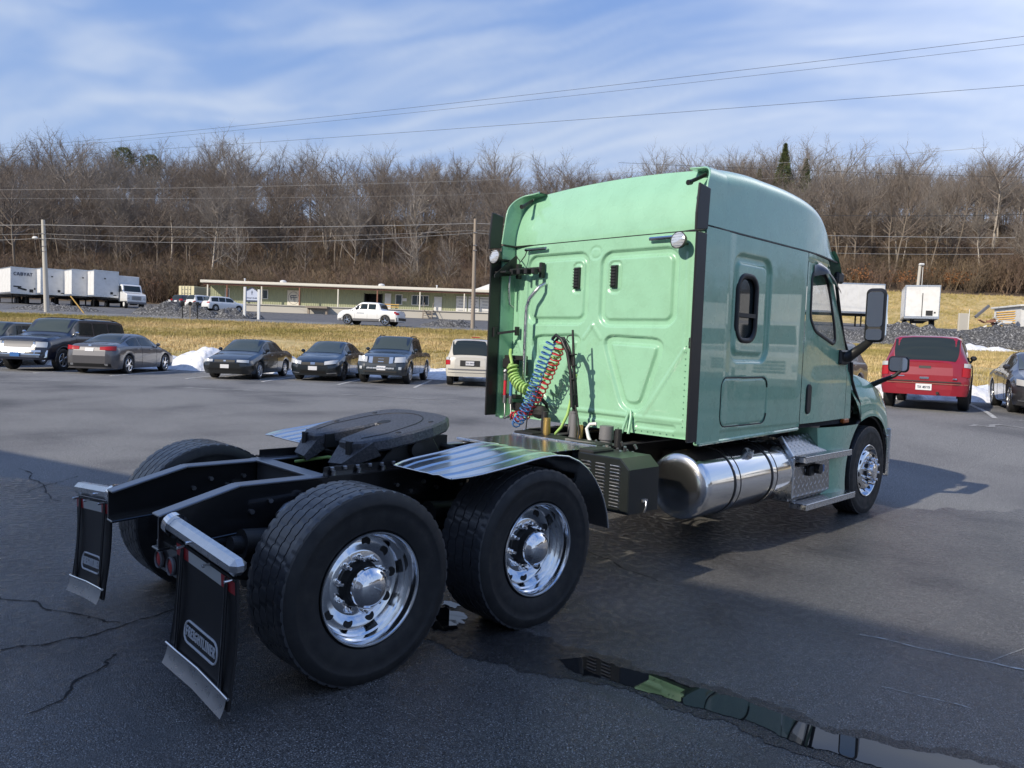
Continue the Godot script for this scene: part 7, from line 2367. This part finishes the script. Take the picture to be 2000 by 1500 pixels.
	wire("faint line over the trees, second behind the roof", [site(-60, 78, 14.6), site(-5, 67, 14.8), site(36, 59, 17.2)], 0.0087, M.wire_pale, 0.2)
	wire("dark line over the trees at the right", [site(8, 62, 16.9), site(46, 62, 17.0)], 0.0136, M.wire, 0.1)
	wire("dark twisted cable at the right, level with the roof", [site(10, 64, 13.6), site(50, 62, 14.6)], 0.0248, M.wire, 0.5)
	# service building behind the camera; its gable shades the near part of the lot
	t = thing("service_building", "large tan service building with a stepped gable behind the viewer", "building", Vector3.ZERO, 0.0)
	b = B.new()
	b.prism(PackedVector2Array([Vector2(-32, 0), Vector2(34, 0), Vector2(34, 6.2), Vector2(20, 7.4), Vector2(9, 8.75), Vector2(3.6, 8.45), Vector2(1.3, 8.25), Vector2(-8, 6.62), Vector2(-22, 4.2), Vector2(-32, 4.0)]), Transform3D(Basis(), V(0, 0, -10.75)), 30.0)
	part("wall", b, M.service_wall, t)
	for i in 4:
		b = B.new()
		b.box(V(-10 + i * 7.5, 2.1, -10.72), Vector3(4.2, 4.2, 0.1), Basis(), 0.02)
		var dr := part("door", b, M.white_panel, t)
		b = B.new()
		for j in 5: b.box(V(-10 + i * 7.5, 0.6 + j * 0.8, -10.66), Vector3(4.1, 0.04, 0.03))
		put("door_seam", b.done(), M.grey_plastic, dr)

# ---------------------------------------------------------------- trees
func limb(b: B, p: Vector3, d: Vector3, len: float, r: float, sides: int, segs: int, wander: float, up: float) -> Array:   # returns points along it
	var pts := [p]
	var rs := [r]
	var dir := d
	for i in segs:
		dir = (dir + Vector3(rng.randf_range(-1, 1), rng.randf_range(-1, 1), rng.randf_range(-1, 1)) * wander + Vector3(0, up, 0)).normalized()
		p += dir * len / segs
		pts.append(p)
		rs.append(r * (1.0 - 0.78 * (i + 1.0) / segs))
	b.tube(pts, rs, sides, false)
	return pts
func bare_tree(sd: int, H: float, r0: float, spread: float, low: float, twigs: int) -> Array:
	rng.seed = sd
	var tb := B.new()
	var cb := B.new()
	var forks := 1 if sd % 3 else 2
	var trunk := []
	for f in forks:
		trunk.append_array(limb(tb, Vector3(0.15 * f, -0.3, 0), Vector3(0.12 * (f * 2 - 1) * (forks - 1), 1, rng.randf_range(-0.05, 0.05)), H * (0.74 - 0.08 * f), r0, 7, 9, 0.06, 0.08).slice(1))
	for k in trunk.size():
		var p: Vector3 = trunk[k]
		var h := p.y / H
		if h < low: continue
		for j in 2 + int(h > 0.45) + int(h > 0.6):
			var a := rng.randf() * TAU
			var d := Vector3(cos(a), rng.randf_range(0.25, 0.75) + 1.1 * h * h, sin(a)).normalized()
			var ll := spread * rng.randf_range(0.75, 1.2) * (1.15 - 0.25 * h)
			var l1 := limb(cb, p + Vector3(0, rng.randf_range(-0.6, 0.6), 0), d, ll, r0 * 0.42 * (1.1 - 0.45 * h), 4, 6, 0.20, 0.06)
			for q in range(1, 7):
				for jj in 2:
					var d2: Vector3 = ((l1[q] - l1[q - 1]).normalized() + Vector3(rng.randf_range(-1, 1), rng.randf_range(-0.6, 0.8), rng.randf_range(-1, 1)) * 0.95).normalized()
					var l2 := limb(cb, l1[q], d2, ll * rng.randf_range(0.28, 0.48), r0 * 0.13, 3, 3, 0.28, 0.05)
					for z in range(1, 4):
						for jjj in twigs:
							var d3: Vector3 = ((l2[z] - l2[z - 1]).normalized() + Vector3(rng.randf_range(-1, 1), rng.randf_range(-0.7, 0.8), rng.randf_range(-1, 1)) * 1.1).normalized()
							limb(cb, l2[z], d3, rng.randf_range(0.5, 1.3), r0 * 0.046, 3, 1, 0.0, 0.0)
	return [tb.done(), cb.done()]
func shrub(sd: int, stems: int, H: float, c0: Color, c1: Color) -> ArrayMesh:
	rng.seed = sd
	var b := B.new()
	for i in stems:
		b.st.set_color(c0.lerp(c1, rng.randf()))
		var a := rng.randf() * TAU
		var o := Vector3(cos(a), 0, sin(a)) * rng.randf() * H * 0.35
		var p := limb(b, o, Vector3(cos(a) * 0.5, 1.2, sin(a) * 0.5).normalized(), H * rng.randf_range(0.6, 1.0), 0.035, 3, 4, 0.2, 0.05)
		for q in range(1, 5):
			for j in 4:
				var d: Vector3 = ((p[q] - p[q - 1]).normalized() + Vector3(rng.randf_range(-1, 1), rng.randf_range(-0.3, 0.8), rng.randf_range(-1, 1))).normalized()
				limb(b, p[q], d, H * rng.randf_range(0.15, 0.34), 0.016, 3, 2, 0.25, 0.05)
	return b.done()
func leafy(sd: int, H: float, R: float, cone: bool, n: int) -> ArrayMesh:
	rng.seed = sd
	var b := B.new()
	for i in n:
		var y := pow(rng.randf(), 0.8)
		var rad := R * ((1.0 - y) if cone else sqrt(maxf(0.02, 1.0 - pow(2.0 * y - 1.0, 2.0))))
		var a := rng.randf() * TAU
		var rr := rad * sqrt(rng.randf_range(0.25, 1.0)) * (1.0 + 0.25 * sin(a * 3.0 + y * 9.0))
		var p := Vector3(cos(a) * rr, H * (0.12 + 0.88 * y), sin(a) * rr)
		b.st.set_color(Color(0.035, 0.055, 0.02).lerp(Color(0.10, 0.115, 0.035), rng.randf()))
		for k in 4:
			var d := Vector3(rng.randf_range(-1, 1), rng.randf_range(-0.2, 1), rng.randf_range(-1, 1)).normalized() * rng.randf_range(0.25, 0.55)
			var w := d.cross(Vector3(rng.randf(), rng.randf(), rng.randf())).normalized() * 0.07
			b.tri(p - w, p + w, p + d)
	return b.done()

func scatter(called: String, mesh: Mesh, m: Material, places: Array, label := "", tints := []):
	var mm := MultiMesh.new()
	mm.transform_format = MultiMesh.TRANSFORM_3D
	mm.use_colors = tints.size() > 0
	mm.mesh = mesh
	mesh.surface_set_material(0, m)
	mm.instance_count = places.size()
	for i in places.size():
		mm.set_instance_transform(i, places[i])
		if tints.size(): mm.set_instance_color(i, tints[i])
	var o := MultiMeshInstance3D.new()
	o.name = numbered(called)
	o.multimesh = mm
	o.material_override = m
	add_child(o)
	tag(o, label, called.replace("_", " "), "", "stuff")

func ordinal(i: int) -> String:
	return "%d%s" % [i, "th" if i % 100 in [11, 12, 13] else ["th", "st", "nd", "rd", "th", "th", "th", "th", "th", "th"][i % 10]]

func woods():
	var kinds := []
	for i in 8:
		var H: float = [19.0, 17.0, 21.0, 16.0, 18.5, 20.0, 15.0, 17.5][i]
		var tr := bare_tree(500 + i, H, [0.26, 0.2, 0.3, 0.18, 0.24, 0.27, 0.17, 0.21][i], [5.6, 4.2, 6.2, 3.8, 5.2, 5.6, 3.8, 4.6][i], [0.32, 0.42, 0.28, 0.40, 0.34, 0.38, 0.28, 0.45][i], 2 + i % 2)
		kinds.append(tr)
	rng.seed = 77
	var look := ["tall bare tree with a wide crown", "slender bare tree with a high crown", "big spreading bare tree", "thin bare tree", "bare tree with a rounded crown", "tall forked bare tree", "short bare tree with fine twigs", "straight bare tree with few low limbs"]
	var spots := []
	# rows up the hill; the skyline row is dense
	var guard := 0
	while spots.size() < 285 and guard < 6000:
		guard += 1
		var d := lerpf(106.0, 186.0, pow(rng.randf(), 0.85))
		var a := rng.randf_range(-0.76, 0.76) * d
		if a > 34 and d < 114: continue
		var ok := true
		for s in spots:
			if Vector2(s.x - a, s.y - d).length() < 4.2: ok = false; break
		if ok: spots.append(Vector2(a, d))
	spots.sort_custom(func(p, q): return p.x / p.y < q.x / q.y)
	var n := 0
	var count := {}
	for s in spots:
		var k := n % 8 if n % 5 else (n * 3) % 8
		var row := "at the hill foot" if s.y < 122 else "on the mid slope" if s.y < 155 else "on the hilltop"
		count[row] = count.get(row, 0) + 1
		var t := thing("bare_tree", "%s %s, %s from left" % [look[k], row, ordinal(count[row])], "tree", site(s.x, s.y, land(s.x, s.y)), rng.randf() * TAU, "bare trees on the wooded hill")
		var sc := rng.randf_range(0.76, 1.02)
		if s.y < 130: sc *= 0.85
		put("trunk", kinds[k][0], M.bark_pale if rng.randf() < (0.45 if s.x > 34 else 0.12) else M.bark, t, Transform3D(Basis.from_scale(Vector3(sc, sc, sc)), Vector3.ZERO))
		put("crown", kinds[k][1], M.twig_grey if rng.randf() < 0.5 else M.twig, t, Transform3D(Basis.from_scale(Vector3(sc, sc, sc)), Vector3.ZERO))
		n += 1
	# trees past the first 300, merged
	var far := [[], []]
	for i in 320:
		var d := rng.randf_range(112.0, 205.0)
		var a := rng.randf_range(-0.8, 0.8) * d
		if i % 3 == 0: a = rng.randf_range(0.8, 1.9) * d
		var sc := rng.randf_range(0.7, 1.0)
		far[i % 2].append(Transform3D(Basis(Vector3.UP, rng.randf() * TAU).scaled(Vector3(sc, sc, sc)), site(a, d, land(a, d) - 0.3)))
	for i in 330:
		var sc := rng.randf_range(0.6, 0.9)
		far[i % 2].append(Transform3D(Basis(Vector3.UP, rng.randf() * TAU).scaled(Vector3(sc, sc, sc)), site(rng.randf_range(95, 175), rng.randf_range(-70, 100), -0.3)))
	for i in 2:
		scatter("woods", kinds[1 + i * 3][1], M.twig if i else M.twig_grey, far[i], "bare woods filling the hill between the nearer trees")
		scatter("woods", kinds[1 + i * 3][0], M.bark, far[i], "trunks of the bare woods between the nearer trees")
	# undergrowth
	var tans := [shrub(601, 16, 2.6, Color(0.19, 0.135, 0.09), Color(0.30, 0.225, 0.15)), shrub(602, 20, 3.4, Color(0.13, 0.095, 0.07), Color(0.22, 0.165, 0.12))]
	for kx in 2:
		var pl := []
		var ti := []
		for i in 2700:
			var d := lerpf(105.0, 190.0, pow(rng.randf(), 1.6))
			var a := rng.randf_range(-0.78, 0.78) * d
			if i % 4 == 0: a = rng.randf_range(0.78, 1.8) * d
			if a > 34 and d < 113: continue
			var sc := rng.randf_range(0.7, 1.7)
			pl.append(Transform3D(Basis(Vector3.UP, rng.randf() * TAU).scaled(Vector3(sc * 1.2, sc, sc * 1.2)), site(a, d, land(a, d) - 0.1)))
			var v := rng.randf_range(0.75, 1.2)
			ti.append(Color(v, v * rng.randf_range(0.92, 1.04), v * rng.randf_range(0.85, 1.05)))
		scatter("undergrowth", tans[kx], M.brush, pl, "brown leafless brush under the trees", ti)
	# a few shrubs that still hold rust coloured leaves
	rng.seed = 88
	var lb := B.new()
	for i in 420:
		var p := Vector3(rng.randfn(0, 1.0), 1.0 + absf(rng.randfn(0.7, 0.6)), rng.randfn(0, 1.0))
		lb.st.set_color(Color(0.20, 0.085, 0.03).lerp(Color(0.36, 0.16, 0.06), rng.randf()))
		var d := Vector3(rng.randf_range(-1, 1), rng.randf_range(-1, 1), rng.randf_range(-1, 1)).normalized() * 0.2
		var w := d.cross(Vector3(rng.randf(), rng.randf(), rng.randf())).normalized() * 0.11
		lb.tri(p - w, p + w, p + d)
	var lm := lb.done()
	var stem := shrub(603, 8, 2.4, Color(0.14, 0.10, 0.07), Color(0.2, 0.15, 0.1))
	var k2 := 0
	var rusty := [[36.5, 106.0], [46.0, 114.0], [52.0, 115.0], [58.0, 114.0], [63.0, 117.0], [40.0, 112.0], [70.0, 116.0], [-4.0, 118.0], [0.0, 121.0], [-46.0, 107.0], [-48.5, 109.0], [-51.0, 106.5], [66.0, 114.5], [55.0, 122.0]]
	rusty.sort_custom(func(p, q): return p[0] / p[1] < q[0] / q[1])
	for q in rusty:
		var t := thing("rusty_shrub", "shrub with rust brown dead leaves at the edge of the woods, %s from the left" % ordinal(k2 + 1), "shrub", site(q[0], q[1], land(q[0], q[1])), k2 * 1.3, "rust leaved shrubs at the edge of the woods")
		put("stems", stem, M.brush, t)
		put("foliage", lm, M.leaves, t)
		k2 += 1
	var pine := leafy(701, 5.0, 2.6, false, 700)
	var cedar := leafy(702, 15.0, 3.4, true, 2600)
	for q in [[-86.5, 166.0, 12.0, "dark green round topped pine on the skyline at the left"], [-81.5, 168.0, 10.5, "smaller dark pine beside the round topped one on the left skyline"]]:
		var t := thing("pine_tree", q[3], "tree", site(q[0], q[1], land(q[0], q[1])))
		var b := B.new()
		b.tube([Vector3(0, 0, 0), Vector3(0.2, q[2] * 0.6, 0), Vector3(0, q[2] + 2.0, 0)], [0.25, 0.2, 0.1], 8)
		part("trunk", b, M.bark, t)
		put("crown", pine, M.leaves, t, Transform3D(Basis(), Vector3(0, q[2], 0)))
	for q in [[52.0, 150.0, 1.05, "green cedar with a pointed top behind the truck's roof"], [57.0, 152.0, 0.85, "yellowish green cedar right of the pointed one behind the roof"], [46.5, 148.0, 0.8, "smaller green cedar left of the pointed one behind the roof"]]:
		var t := thing("cedar_tree", q[3], "tree", site(q[0], q[1], land(q[0], q[1])))
		var b := B.new()
		b.tube([Vector3(0, -1, 0), Vector3(0, 16, 0)], [0.25, 0.08], 8)
		part("trunk", b, M.bark, t)
		put("crown", cedar, M.leaves, t, Transform3D(Basis.from_scale(Vector3(q[2], q[2], q[2])), Vector3(0, 4, 0)))

func _ready():
	make_view()
	make_materials()
	setting()
	truck()
	cars()
	yard()
	woods()
